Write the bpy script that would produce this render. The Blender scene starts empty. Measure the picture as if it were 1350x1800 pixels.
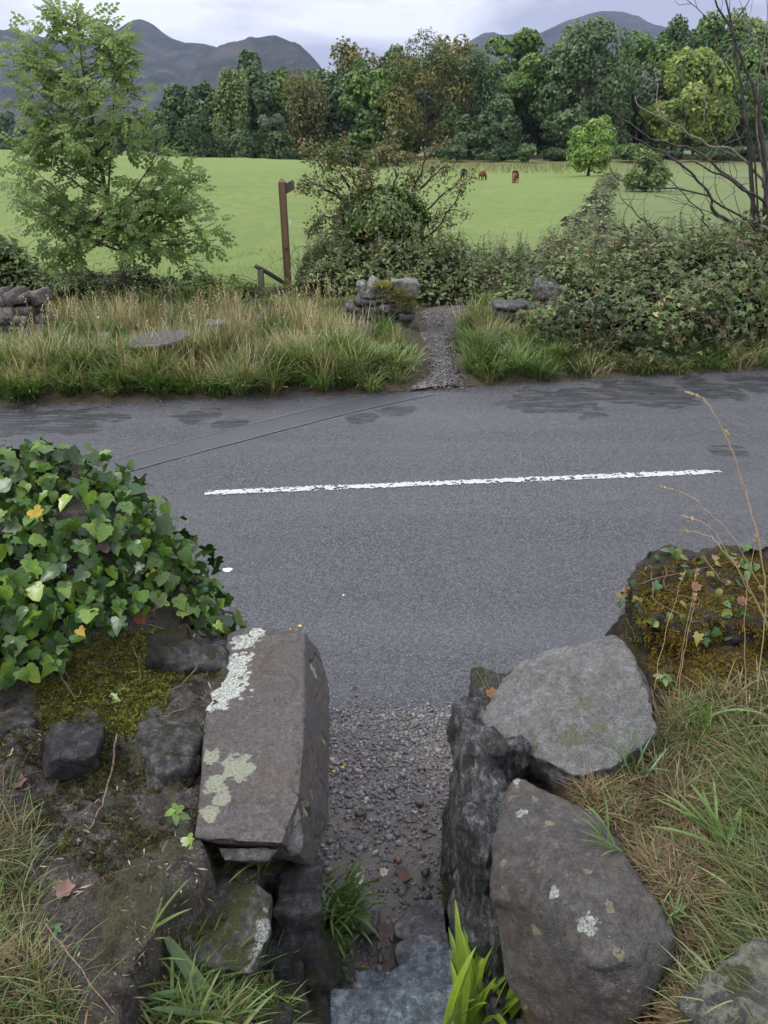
import bpy, bmesh, math, random
import numpy as np
from mathutils import Vector, Matrix

# ---------------------------------------------------------------- camera, sky, sun, exposure
S = bpy.context.scene
COL = S.collection
PITCH = math.radians(26.2)
HAZE = 0.00007
EYE = np.array([0.0, 0.0, 2.8])
cam = bpy.data.cameras.new('camera')
cam.sensor_width = 36.0
cam.lens = 27.0
cam.clip_start = 0.05
cam.clip_end = 20000
cam_ob = bpy.data.objects.new('camera', cam)
COL.objects.link(cam_ob)
cam_ob.location = EYE
cam_ob.rotation_euler = (math.radians(90) - PITCH, 0, 0)
S.camera = cam_ob

SUN_EL, SUN_AZ = math.radians(52), math.radians(-60)
sun = bpy.data.lights.new('sun', 'SUN')
sun.energy = 1.5
sun.angle = math.radians(14)
sun.color = (1.0, 0.97, 0.92)
sun_ob = bpy.data.objects.new('sun', sun)
COL.objects.link(sun_ob)
sun_ob.rotation_euler = (math.radians(90) - SUN_EL, 0, math.radians(-78))

W = bpy.data.worlds.new('World')
S.world = W
W.use_nodes = True
wn, wl = W.node_tree.nodes, W.node_tree.links
wn.clear()
w_out = wn.new('ShaderNodeOutputWorld')
w_bg = wn.new('ShaderNodeBackground')
w_bg.inputs['Strength'].default_value = 0.1
w_sky = wn.new('ShaderNodeTexSky')
w_sky.sky_type = 'NISHITA'
w_sky.sun_disc = False
w_sky.sun_elevation = SUN_EL
w_sky.sun_rotation = SUN_AZ
w_tc = wn.new('ShaderNodeTexCoord')
w_map = wn.new('ShaderNodeMapping')
w_map.inputs['Scale'].default_value = (1.0, 1.0, 3.6)
w_map.inputs['Location'].default_value = (0.35, 0.2, 0.1)
w_n = wn.new('ShaderNodeTexNoise')
w_n.inputs['Scale'].default_value = 4.0
w_n.inputs['Detail'].default_value = 7
w_n.inputs['Roughness'].default_value = 0.5
w_n.inputs['Distortion'].default_value = 0.25
w_rp = wn.new('ShaderNodeValToRGB')
w_rp.color_ramp.elements[0].position = 0.41
w_rp.color_ramp.elements[0].color = (3.1, 3.2, 4.0, 1)
w_rp.color_ramp.elements[1].position = 0.60
w_rp.color_ramp.elements[1].color = (7.4, 7.5, 8.0, 1)
w_sep = wn.new('ShaderNodeSeparateXYZ')
w_el = wn.new('ShaderNodeMapRange')          # overcast sky: zenith about three times the horizon
w_el.inputs['From Min'].default_value = 0.12
w_el.inputs['From Max'].default_value = 1.0
w_el.inputs['To Min'].default_value = 1.0
w_el.inputs['To Max'].default_value = 2.9
w_mul = wn.new('ShaderNodeVectorMath'); w_mul.operation = 'SCALE'
w_mix = wn.new('ShaderNodeMix'); w_mix.data_type = 'RGBA'
w_mix.inputs[0].default_value = 0.93
wl.new(w_tc.outputs['Generated'], w_map.inputs['Vector'])
wl.new(w_map.outputs[0], w_n.inputs['Vector'])
wl.new(w_n.outputs['Fac'], w_rp.inputs['Fac'])
wl.new(w_tc.outputs['Generated'], w_sep.inputs[0])
wl.new(w_sep.outputs['Z'], w_el.inputs['Value'])
wl.new(w_rp.outputs[0], w_mul.inputs[0])
wl.new(w_el.outputs[0], w_mul.inputs['Scale'])
wl.new(w_sky.outputs[0], w_mix.inputs[6])
wl.new(w_mul.outputs[0], w_mix.inputs[7])
wl.new(w_mix.outputs[2], w_bg.inputs['Color'])
wl.new(w_bg.outputs[0], w_out.inputs['Surface'])

S.view_settings.view_transform = 'Standard'
S.view_settings.look = 'None'
S.view_settings.gamma = 1
S.view_settings.exposure = 0.65
S.view_settings.use_curve_mapping = False
S.cycles.use_denoising = True
S.cycles.max_bounces = 6
S.cycles.diffuse_bounces = 3
S.cycles.glossy_bounces = 2
S.cycles.transmission_bounces = 3
S.cycles.transparent_max_bounces = 6
S.cycles.volume_bounces = 0
S.cycles.use_adaptive_sampling = True
S.cycles.adaptive_threshold = 0.02

# ---------------------------------------------------------------- helpers
FPX, CX, CY = 1350.0, 675.0, 900.0
CAMF = np.array([0, math.cos(PITCH), -math.sin(PITCH)])
CAMU = np.array([0, math.sin(PITCH), math.cos(PITCH)])
CAMR = np.array([1.0, 0, 0])


def ray(x, y):
    return CAMR * (x - CX) / FPX - CAMU * (y - CY) / FPX + CAMF


def pz(x, y, z=0.0):
    d = ray(x, y)
    return EYE + d * (z - EYE[2]) / d[2]


def py(x, y, dist):
    d = ray(x, y)
    return EYE + d * dist / d[1]


rng = np.random.default_rng(7)
random.seed(7)


def U(a, b, n=None):
    return rng.uniform(a, b, n)


def norm(v):
    v = np.asarray(v, float)
    return v / (np.linalg.norm(v, axis=-1, keepdims=True) + 1e-9)


def sstep(a, b, x):
    t = np.clip((np.asarray(x, float) - a) / (b - a), 0, 1)
    return t * t * (3 - 2 * t)


def _hash(ix, iy, iz, seed):
    h = (ix * 374761393 + iy * 668265263 + iz * 2147483647 + seed * 974634777) & 0xFFFFFFFF
    h = ((h ^ (h >> 13)) * 1274126177) & 0xFFFFFFFF
    h = ((h ^ (h >> 16)) * 2246822519) & 0xFFFFFFFF
    return ((h ^ (h >> 15)) & 0xFFFFFF) / float(0xFFFFFF)


def vnoise(P, scale=1.0, seed=0):
    """Smooth value noise, -1..1, of an (n,3) array."""
    P = np.asarray(P, float) * scale
    I = np.floor(P).astype(np.int64)
    T = P - I
    T = T * T * (3 - 2 * T)
    out = 0
    for dx in (0, 1):
        wx = T[:, 0] if dx else 1 - T[:, 0]
        for dy in (0, 1):
            wy = T[:, 1] if dy else 1 - T[:, 1]
            for dz in (0, 1):
                wz = T[:, 2] if dz else 1 - T[:, 2]
                out = out + wx * wy * wz * _hash(I[:, 0] + dx, I[:, 1] + dy, I[:, 2] + dz, seed)
    return out * 2 - 1


def fbm(P, scale=1.0, oct=4, seed=0, gain=0.5):
    a, s, o = 1.0, scale, 0
    for k in range(oct):
        o = o + a * vnoise(P, s, seed + k * 17)
        a *= gain
        s *= 2.07
    return o


def xyz(x, y, z=0):
    x, y = np.broadcast_arrays(x, y)
    return np.stack([x, y, np.broadcast_to(z, x.shape)], -1).reshape(-1, 3).astype(float)


def tag(o, label=None, cat=None, group=None, kind=None):
    if label: o['label'] = label
    if cat: o['category'] = cat
    if group: o['group'] = group
    if kind: o['kind'] = kind
    return o


def empty(name, loc, label, cat, group=None):
    o = bpy.data.objects.new(name, None)
    o.empty_display_size = 0.1
    COL.objects.link(o)
    o.location = tuple(float(v) for v in loc)
    o['origin'] = [float(v) for v in loc]
    return tag(o, label, cat, group)


def org(o):
    v = np.zeros(3)
    while o is not None:
        v = v + np.array(o.location)
        o = o.parent
    return v


def raw_mesh(name, V, F, tint=None, smooth=False):
    """V (n,3); F (m,k) int array, or a list of index lists."""
    me = bpy.data.meshes.new(name)
    V = np.asarray(V, np.float32)
    if isinstance(F, np.ndarray):
        m, k = F.shape
        me.vertices.add(len(V))
        me.vertices.foreach_set('co', V.ravel())
        me.loops.add(m * k)
        me.loops.foreach_set('vertex_index', F.astype(np.int32).ravel())
        me.polygons.add(m)
        me.polygons.foreach_set('loop_start', np.arange(0, m * k, k, dtype=np.int32))
        me.update(calc_edges=True)
    else:
        me.from_pydata([tuple(map(float, v)) for v in V], [], [list(map(int, f)) for f in F])
        me.update()
    if tint is not None:
        a = me.attributes.new('tint', 'FLOAT_COLOR', 'POINT')
        c = np.ones((len(V), 4), np.float32)
        c[:, :3] = tint
        a.data.foreach_set('color', c.ravel())
    if smooth:
        me.polygons.foreach_set('use_smooth', np.ones(len(me.polygons), bool))
    me.validate(verbose=False)
    return me


def mk(name, V, F, mat, parent=None, at=None, tint=None, smooth=False):
    """One mesh object from world-space vertices; its origin goes to `at` (default: base centre)."""
    V = np.asarray(V, float)
    if at is None:
        at = np.array([V[:, 0].mean(), V[:, 1].mean(), V[:, 2].min()]) if parent is None else org(parent)
    at = np.asarray(at, float)
    me = raw_mesh(name, V - at, F, tint, smooth)
    me.materials.append(mat)
    o = bpy.data.objects.new(name, me)
    COL.objects.link(o)
    if parent is not None:
        o.parent = parent
        o.location = tuple(at - org(parent))
    else:
        o.location = tuple(at)
    return o


def place(name, me, parent, pos, R=None, scale=1.0):
    """A part that shares mesh data. pos is in world space."""
    o = bpy.data.objects.new(name, me)
    COL.objects.link(o)
    o.parent = parent
    p = np.asarray(pos) - (org(parent) if parent is not None else 0)
    M = Matrix.Translation(Vector(p))
    if R is not None:
        M = M @ Matrix([[float(v) for v in row] for row in R]).to_4x4()
    M = M @ Matrix.Diagonal((scale, scale, scale, 1))
    o.matrix_basis = M
    return o


def frames(n, tip):
    """Rotation matrices whose columns are x, y=tip projected, z=normal."""
    n = norm(n)
    t = tip - (tip * n).sum(-1, keepdims=True) * n
    bad = np.linalg.norm(t, axis=-1) < 1e-4
    t[bad] = np.cross(n[bad], [0.3, 0.5, 0.8])
    t = norm(t)
    x = np.cross(t, n)
    return np.stack([x, t, n], -1)


def scatter(T, pos, R, scale, tint=None, tv=None):
    """Merged copies of the template T=(V,F); returns V, F, tint per vertex."""
    TV, TF = T
    n = len(pos)
    sc = np.asarray(scale, float)
    if sc.ndim == 0: sc = np.full(n, float(sc))
    if sc.ndim == 1: sc = np.repeat(sc[:, None], 3, 1)
    V = np.einsum('nij,nvj->nvi', R, TV[None] * sc[:, None, :]) + pos[:, None, :]
    F = TF[None] + (np.arange(n) * len(TV))[:, None, None]
    c = None
    if tint is not None:
        c = np.repeat(tint[:, None, :], len(TV), 1)
        if tv is not None: c = c * tv[None, :, None]
        c = c.reshape(-1, 3)
    return V.reshape(-1, 3), F.reshape(-1, TF.shape[1]), c


def rand_dirs(n):
    return norm(rng.normal(size=(n, 3)))


def palette(cols, n, var=0.12, w=None):
    cols = np.array(cols, float)
    i = rng.choice(len(cols), n, p=None if w is None else np.array(w) / sum(w))
    c = cols[i] * (1 + rng.normal(0, var, (n, 1))) * (1 + rng.normal(0, var * 0.35, (n, 3)))
    return np.clip(c, 0.003, 0.9)


def blades(base, length, width, az, th0, bend, seg=3, tint=None, twist=0.0):
    """Curved grass blades. th0: first angle from the vertical, bend: what is added to it by the tip."""
    n = len(base)
    s = np.linspace(0, 1, seg + 1)
    d = np.stack([np.cos(az), np.sin(az)], -1)
    P = [base.copy()]
    th_mid = (s[:-1] + s[1:]) / 2
    for k in range(seg):
        th = th0 + bend * th_mid[k]
        st = length / seg
        P.append(P[-1] + np.stack([d[:, 0] * np.sin(th) * st, d[:, 1] * np.sin(th) * st, np.cos(th) * st], -1))
    saz = az + math.pi / 2 + twist * rng.normal(size=n)
    side = np.stack([np.cos(saz), np.sin(saz), np.zeros(n)], -1)
    rows = []
    for k in range(seg):
        w = width * (1.0 if k else 0.7) * (1 - (s[k] ** 2.2) * 0.75) * 0.5
        rows += [P[k] - side * w[:, None], P[k] + side * w[:, None]]
    rows.append(P[seg])
    V = np.stack(rows, 1)
    nv = V.shape[1]
    F = []
    for k in range(seg - 1):
        a = 2 * k
        F += [[a, a + 1, a + 3], [a, a + 3, a + 2]]
    F.append([2 * seg - 2, 2 * seg - 1, 2 * seg])
    F = np.array(F)[None] + (np.arange(n) * nv)[:, None, None]
    c = None if tint is None else np.repeat(tint[:, None, :], nv, 1).reshape(-1, 3)
    return V.reshape(-1, 3), F.reshape(-1, 3), c


def join(*parts):
    V, F, C, o = [], [], [], 0
    for p in parts:
        V.append(p[0]); F.append(p[1] + o); o += len(p[0])
        if len(p) > 2 and p[2] is not None: C.append(p[2])
    return np.concatenate(V), np.concatenate(F), (np.concatenate(C) if len(C) == len(parts) else None)


def tube(pts, rad, sides=6, cap=True):
    """Tapered tube along a polyline, quads (caps collapse to a point)."""
    pts = np.asarray(pts, float)
    n = len(pts)
    rad = np.broadcast_to(np.asarray(rad, float), (n,)) if np.ndim(rad) else np.full(n, rad)
    T = norm(np.gradient(pts, axis=0))
    up = np.array([0.13, 0.27, 0.95]) if abs(T[0] @ np.array([0.13, 0.27, 0.95])) < 0.9 else np.array([1.0, 0.1, 0])
    A = norm(np.cross(T, up))
    B = np.cross(T, A)
    a = np.arange(sides) * 2 * math.pi / sides
    V = pts[:, None] + rad[:, None, None] * (A[:, None] * np.cos(a)[None, :, None] + B[:, None] * np.sin(a)[None, :, None])
    V = V.reshape(-1, 3)
    i = np.arange(n - 1)[:, None] * sides
    j = np.arange(sides)[None]
    q = np.stack([i + j, i + (j + 1) % sides, i + sides + (j + 1) % sides, i + sides + j], -1).reshape(-1, 4)
    tri = np.concatenate([q[:, [0, 1, 2]], q[:, [0, 2, 3]]])
    if cap:
        m = len(V)
        V = np.concatenate([V, pts[:1], pts[-1:]])
        jj = np.arange(sides)
        c0 = np.stack([np.full(sides, m), (jj + 1) % sides, jj], -1)
        e = (n - 1) * sides
        c1 = np.stack([np.full(sides, m + 1), e + jj, e + (jj + 1) % sides], -1)
        tri = np.concatenate([tri, c0, c1])
    return V, tri


def smooth_path(pts, n=10, wob=0.0, seed=0):
    """Catmull-Rom through the points, with a little wobble."""
    pts = np.asarray(pts, float)
    P = np.concatenate([[2 * pts[0] - pts[1]], pts, [2 * pts[-1] - pts[-2]]])
    out = []
    for i in range(1, len(P) - 2):
        for t in np.linspace(0, 1, n, endpoint=False):
            a, b, c, d = P[i - 1], P[i], P[i + 1], P[i + 2]
            out.append(0.5 * ((2 * b) + (-a + c) * t + (2 * a - 5 * b + 4 * c - d) * t * t + (-a + 3 * b - 3 * c + d) * t ** 3))
    out.append(pts[-1])
    out = np.array(out)
    if wob:
        k = np.arange(len(out))[:, None] * 0.45
        off = np.concatenate([vnoise(np.concatenate([k, k * 0 + seed * 3.1 + 9.7 * j, k * 0], 1))[:, None] for j in range(3)], 1)
        env = np.sin(np.linspace(0, math.pi, len(out)))[:, None] ** 0.5
        out = out + off * wob * env
    return out


# ---------------------------------------------------------------- materials
class Mat:
    def __init__(s, name):
        s.m = bpy.data.materials.new(name)
        s.m.use_nodes = True
        s.t = s.m.node_tree
        s.N, s.L = s.t.nodes, s.t.links
        s.b = s.N['Principled BSDF']
        s.out = s.N['Material Output']
        g = s.N.new('ShaderNodeNewGeometry')
        s.pos = g.outputs['Position']
        s.nrm = g.outputs['Normal']

    def set(s, inp, v):
        if isinstance(v, bpy.types.NodeSocket): s.L.new(v, inp)
        elif isinstance(v, (tuple, list)) and len(v) == 3 and inp.type == 'RGBA': inp.default_value = (*v, 1)
        else: inp.default_value = v

    def node(s, t, **props):
        n = s.N.new(t)
        for k, v in props.items(): setattr(n, k, v)
        return n

    def vec(s, scale=(1, 1, 1), rot=(0, 0, 0), src=None, loc=(0, 0, 0)):
        n = s.node('ShaderNodeMapping')
        s.L.new(src or s.pos, n.inputs[0])
        n.inputs['Scale'].default_value = scale
        n.inputs['Rotation'].default_value = rot
        n.inputs['Location'].default_value = loc
        return n.outputs[0]

    def noise(s, scale, detail=4, rough=0.55, vec=None, dist=0.0):
        n = s.node('ShaderNodeTexNoise')
        s.L.new(vec or s.pos, n.inputs['Vector'])
        n.inputs['Scale'].default_value = scale
        n.inputs['Detail'].default_value = detail
        n.inputs['Roughness'].default_value = rough
        n.inputs['Distortion'].default_value = dist
        return n.outputs['Fac']

    def voro(s, scale, feature='F1', vec=None, out='Distance'):
        n = s.node('ShaderNodeTexVoronoi', feature=feature)
        s.L.new(vec or s.pos, n.inputs['Vector'])
        n.inputs['Scale'].default_value = scale
        return n.outputs[out]

    def ramp(s, fac, stops):
        n = s.node('ShaderNodeValToRGB')
        s.L.new(fac, n.inputs[0])
        e = n.color_ramp.elements
        while len(e) < len(stops): e.new(0.5)
        for k, (p, c) in enumerate(stops):
            e[k].position = p
            e[k].color = (c, c, c, 1) if not isinstance(c, (tuple, list)) else (*c, 1)
        return n.outputs[0]

    def mix(s, fac, a, b, mode='MIX'):
        n = s.node('ShaderNodeMix', data_type='RGBA', blend_type=mode)
        s.set(n.inputs[0], fac); s.set(n.inputs[6], a); s.set(n.inputs[7], b)
        return n.outputs[2]

    def math(s, op, a, b=0.0, c=None, clamp=False):
        n = s.node('ShaderNodeMath', operation=op, use_clamp=clamp)
        s.set(n.inputs[0], a); s.set(n.inputs[1], b)
        if c is not None: s.set(n.inputs[2], c)
        return n.outputs[0]

    def rng(s, v, a, b, c=0.0, d=1.0):
        n = s.node('ShaderNodeMapRange')
        s.set(n.inputs['Value'], v)
        for k, x in zip(('From Min', 'From Max', 'To Min', 'To Max'), (a, b, c, d)): n.inputs[k].default_value = x
        return n.outputs[0]

    def sep(s, v=None):
        n = s.node('ShaderNodeSeparateXYZ')
        s.L.new(v or s.pos, n.inputs[0])
        return n.outputs

    def attr(s, name='tint'):
        n = s.node('ShaderNodeAttribute')
        n.attribute_name = name
        return n.outputs['Color']

    def bump(s, h, strength=0.5, dist=0.01, prev=None):
        n = s.node('ShaderNodeBump')
        n.inputs['Strength'].default_value = strength
        n.inputs['Distance'].default_value = dist
        s.L.new(h, n.inputs['Height'])
        if prev is not None: s.L.new(prev, n.inputs['Normal'])
        return n.outputs[0]

    def spots(s, items, wob=0.5, ns=45.0):
        """0..1 mask of blobs at world positions: items = [(centre, radius)], edges broken by noise."""
        nz = s.noise(ns, 4, 0.6)
        out = None
        for c, r in items:
            d = s.node('ShaderNodeVectorMath', operation='DISTANCE')
            s.L.new(s.pos, d.inputs[0])
            d.inputs[1].default_value = tuple(float(v) for v in c)
            e = s.math('DIVIDE', d.outputs['Value'], r)
            e = s.math('ADD', e, s.rng(nz, 0.3, 0.7, -wob, wob))
            k = s.rng(e, 0.9, 1.0, 1.0, 0.0)
            out = k if out is None else s.math('MAXIMUM', out, k)
        return out

    def fin(s, col, rough=0.6, normal=None, spec=0.5):
        s.set(s.b.inputs['Base Color'], col)
        s.set(s.b.inputs['Roughness'], rough)
        s.set(s.b.inputs['Specular IOR Level'], spec)
        if normal is not None: s.L.new(normal, s.b.inputs['Normal'])
        return s.m

    def translucent(s, col, fac):
        t = s.node('ShaderNodeBsdfTranslucent')
        s.set(t.inputs['Color'], col)
        mx = s.node('ShaderNodeMixShader')
        s.set(mx.inputs[0], fac)
        s.L.new(s.b.outputs[0], mx.inputs[1])
        s.L.new(t.outputs[0], mx.inputs[2])
        s.L.new(mx.outputs[0], s.out.inputs['Surface'])
        return s.m


def m_leaf(name, rough=0.45, trans=0.28, gain=1.0, var=0.5, vs=9.0, tinted=True, col=(0.06, 0.11, 0.02), spec=0.45):
    M = Mat(name)
    c = M.attr() if tinted else col
    v = M.rng(M.noise(vs, 3), 0.25, 0.75, (1 - var * 0.5) * gain, (1 + var * 0.5) * gain)
    cc = M.mix(1.0, c, v, 'MULTIPLY')
    M.fin(cc, rough, None, spec)
    return M.translucent(M.mix(1.0, cc, (1.1, 1.15, 0.6), 'MULTIPLY'), trans)


def m_bark(name, a=(0.035, 0.028, 0.02), b=(0.11, 0.10, 0.085), s=14):
    M = Mat(name)
    v = M.vec((1, 1, 0.25))
    n = M.noise(s, 6, 0.65, v)
    c = M.ramp(n, [(0.3, a), (0.65, b)])
    g = M.ramp(M.noise(s * 0.3, 3), [(0.5, 0.0), (0.62, 1.0)])
    c = M.mix(M.math('MULTIPLY', g, 0.35), c, (0.07, 0.08, 0.035))
    return M.fin(c, 0.8, M.bump(n, 0.7, 0.02), 0.3)


def m_rock(name, dark, light, wet=0.5, scale=1.0, lichen=None, lichen_col=(0.45, 0.47, 0.36), moss=0.0,
           moss_col=(0.07, 0.075, 0.012), speck=0.3, speck_col=(0.30, 0.30, 0.24), white=None, strata=None, bump=0.6, brown=0.0, mott=0.0, even=0.0):
    M = Mat(name)
    v = M.vec(strata[0], strata[1]) if strata else M.pos
    big = M.noise(5 * scale, 5, 0.6, v)
    mid = M.noise(28 * scale, 7, 0.65, v, 0.3)
    fine = M.noise(190 * scale, 4, 0.7)
    h = M.math('ADD', M.math('MULTIPLY', big, 0.35), M.math('ADD', M.math('MULTIPLY', mid, 0.45), M.math('MULTIPLY', fine, 0.3)))
    hc = M.math('ADD', M.math('MULTIPLY', h, 1 - even), M.math('MULTIPLY', M.math('ADD', M.math('MULTIPLY', M.noise(80 * scale, 6, 0.75), 0.7), 0.17), even))
    c = M.ramp(hc, [(0.44, dark), (0.54, tuple((p_ * q_) ** 0.5 for p_, q_ in zip(dark, light))), (0.65, light)])
    if brown:
        bn = M.ramp(M.noise(3.7 * scale, 4), [(0.42, 0.0), (0.6, 1.0)])
        c = M.mix(M.math('MULTIPLY', bn, brown), c, (0.085, 0.055, 0.035))
    # pores and grains
    pore = M.ramp(M.voro(230 * scale), [(0.1, 0.0), (0.38, 1.0)])
    c = M.mix(M.math('MULTIPLY', M.math('SUBTRACT', 1.0, pore), 0.5), c, tuple(x * 0.45 for x in dark))
    cell = M.sep(M.voro(310 * scale, out='Color'))[0]
    c = M.mix(1.0, c, M.math('MULTIPLY', M.rng(cell, 0.0, 1.0, 0.72, 1.30), M.rng(mid, 0.35, 0.65, 0.75 + even * .2, 1.25 - even * .2)), 'MULTIPLY')
    # small scattered lichen
    sp = M.ramp(M.noise(34 * scale, 5, 0.62), [(0.60 - 0.0, 0.0), (0.66, 1.0)])
    reg = M.ramp(M.noise(6 * scale, 3), [(0.42, 0.0), (0.6, 1.0)])
    sp = M.math('MULTIPLY', M.math('MULTIPLY', sp, reg), speck)
    c = M.mix(sp, c, M.mix(M.math('MULTIPLY', fine, 1.0), tuple(x * 0.6 for x in speck_col), tuple(x * 1.2 for x in speck_col)))
    if mott:
        mo = M.ramp(M.noise(11 * scale, 6, 0.7, None, 0.6), [(0.48, 0.0), (0.58, 1.0)])
        c = M.mix(M.math('MULTIPLY', mo, mott), c, M.mix(mid, (0.16, 0.16, 0.11), (0.27, 0.27, 0.20)))
    rough = M.rng(M.noise(4 * scale, 3), 0.35, 0.65, 0.62 - wet * 0.38, 0.85 - wet * 0.38)
    if lichen:
        lm = M.spots(lichen, 0.45, 38)
        cr = M.ramp(M.noise(150, 4, 0.6), [(0.35, tuple(x * 0.62 for x in lichen_col)), (0.6, lichen_col)])
        lm2 = M.math('MULTIPLY', lm, M.ramp(M.noise(95, 3), [(0.27, 0.2), (0.4, 1.0)]))
        c = M.mix(lm2, c, cr)
        rough = M.math('MAXIMUM', rough, M.math('MULTIPLY', lm2, 0.85))
        h = M.math('ADD', h, M.math('MULTIPLY', lm2, 0.12))
    if white:
        lm = M.spots(white, 0.6, 30)
        cr = M.ramp(M.noise(130, 5, 0.7), [(0.38, (0.17, 0.18, 0.14)), (0.52, (0.40, 0.42, 0.37)), (0.66, (0.60, 0.62, 0.57))])
        lm = M.math('MULTIPLY', lm, M.ramp(M.noise(75, 5, 0.7), [(0.36, 0.0), (0.46, 1.0)]))
        c = M.mix(lm, c, cr)
        rough = M.math('MAXIMUM', rough, M.math('MULTIPLY', lm, 0.85))
        h = M.math('ADD', h, M.math('MULTIPLY', lm, 0.12))
    if moss:
        up = M.sep(M.nrm)[2]
        mm = M.math('ADD', M.math('MULTIPLY', M.rng(up, 0.0, 1.0, 0.0, 0.35), 1.0), M.noise(12, 5, 0.65))
        mm = M.ramp(mm, [(0.95 - moss * 0.4, 0.0), (1.02 - moss * 0.4, 1.0)])
        mc = M.ramp(M.noise(160, 5, 0.7), [(0.35, tuple(x * 0.3 for x in moss_col)), (0.65, moss_col)])
        c = M.mix(mm, c, mc)
        rough = M.math('MAXIMUM', rough, M.math('MULTIPLY', mm, 0.9))
    nb = M.bump(h, bump, 0.05 / scale ** 0.5)
    nb = M.bump(M.math('ADD', fine, M.math('MULTIPLY', pore, 0.6)), 0.6, 0.006, nb)
    return M.fin(c, rough, nb, 0.5)


# ---------------------------------------------------------------- rock shapes
def hull_mesh(pts_sets, voxel=0.012, smooth=3, amp=0.02, ns=7.0, fine=0.004, seed=0, sm_fac=0.5, strata=None, chips=0.0):
    """Union of convex hulls of world points, remeshed, softened and roughened. Returns V, F (quads)."""
    me = bpy.data.meshes.new('tmp')
    bm = bmesh.new()
    for pts in pts_sets:
        b2 = bmesh.new()
        for p in pts: b2.verts.new([float(v) for v in p])
        r = bmesh.ops.convex_hull(b2, input=b2.verts)
        bad = list({g for g in r['geom_interior'] + r['geom_unused'] if isinstance(g, bmesh.types.BMVert) and g.is_valid and not g.link_faces})
        bmesh.ops.delete(b2, geom=bad, context='VERTS')
        bmesh.ops.recalc_face_normals(b2, faces=b2.faces)
        m2 = bpy.data.meshes.new('t2'); b2.to_mesh(m2); b2.free()
        bm.from_mesh(m2); bpy.data.meshes.remove(m2)
    bm.to_mesh(me); bm.free()
    o = bpy.data.objects.new('tmp', me)
    COL.objects.link(o)
    m = o.modifiers.new('r', 'REMESH'); m.mode = 'VOXEL'; m.voxel_size = voxel
    if smooth:
        m = o.modifiers.new('s', 'SMOOTH'); m.iterations = smooth; m.factor = sm_fac
    dg = bpy.context.evaluated_depsgraph_get()
    ev = o.evaluated_get(dg)
    em = ev.to_mesh()
    n = len(em.vertices)
    V = np.empty(n * 3, np.float32); em.vertices.foreach_get('co', V); V = V.reshape(-1, 3).astype(float)
    Nn = np.empty(n * 3, np.float32); em.vertices.foreach_get('normal', Nn); Nn = Nn.reshape(-1, 3).astype(float)
    F = np.empty(len(em.loops), np.int32); em.loops.foreach_get('vertex_index', F)
    cnt = np.empty(len(em.polygons), np.int32); em.polygons.foreach_get('loop_total', cnt)
    if (cnt == 4).all(): F = F.reshape(-1, 4)
    else:
        em.calc_loop_triangles()
        F = np.empty(len(em.loop_triangles) * 3, np.int32); em.loop_triangles.foreach_get('vertices', F); F = F.reshape(-1, 3)
    ev.to_mesh_clear()
    bpy.data.objects.remove(o); bpy.data.meshes.remove(me)
    d = fbm(V, ns, 3, seed) * amp + fbm(V, ns * 6, 3, seed + 5) * fine
    if chips:
        q = fbm(V, ns * 1.6, 2, seed + 31)
        d = d - chips * (np.abs(q) < 0.09) * (1 - np.abs(q) / 0.09)
    if strata is not None:
        ax, fr, am = strata
        ph = V @ np.asarray(ax, float) * fr + fbm(V, 4, 2, seed + 9) * 1.3
        d = d + (np.abs((ph % 1.0) - 0.5) * 2 - 0.5) * am
    return V + Nn * d[:, None], F


def box_pts(c, s, rz=0.0, tilt=(0, 0), jit=0.12, seed=0):
    r = np.random.default_rng(seed)
    P = []
    for x in (-1, 1):
        for y in (-1, 1):
            for z in (-1, 1):
                P.append(np.array([x, y, z]) * (1 + r.uniform(-jit, jit, 3)))
    for k in range(5):
        d = r.normal(size=3); d /= np.abs(d).max()
        P.append(d * r.uniform(0.9, 1.12))
    P = np.array(P) * np.array(s) / 2
    R = np.array(Matrix.Rotation(rz, 3, 'Z') @ Matrix.Rotation(tilt[0], 3, 'X') @ Matrix.Rotation(tilt[1], 3, 'Y'))
    return P @ R.T + np.array(c)


def stone(name, c, s, mat, parent, rz=0.0, tilt=(0, 0), vox=None, seed=0, jit=0.14, sm=3, amp=None, **k):
    vox = vox or max(0.012, max(s) / 28)
    V, F = hull_mesh([box_pts(c, s, rz, tilt, jit, seed)], vox, sm, amp if amp is not None else min(s) * 0.10, 2.2 / max(s), min(s) * 0.02, seed, **k)
    o = mk(name, V, F, mat, parent, at=(c[0], c[1], c[2] - s[2] / 2), smooth=True)
    return o
# ---------------------------------------------------------------- ground
FE_X = [-90, -40, -20, -8, -4.42, -2.51, 0.17, 1.61, 3.3, 5.08, 12, 40, 90]
FE_Y = [0, 4.6, 6.9, 8.15, 8.48, 8.69, 8.98, 9.33, 9.70, 10.02, 11.3, 17, 28]
NE_X = [-90, -40, -20, -4.4, 0, 5, 12, 40, 90]
NE_Y = [-6, -1.2, 1.1, 2.75, 3.22, 3.95, 5.2, 11, 22]


def far_edge(x): return np.interp(x, FE_X, FE_Y)
def near_edge(x): return np.interp(x, NE_X, NE_Y)


def path_cx(y): return np.interp(y, [8.5, 9.3, 11.9, 13.2, 15, 18], [0.66, 0.74, 0.84, 0.95, 2.2, 3.5])
def path_hw(y): return np.interp(y, [8.5, 9.0, 9.8, 11.9, 13.2, 18], [0.72, 0.40, 0.20, 0.26, 0.45, 0.5])


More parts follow.
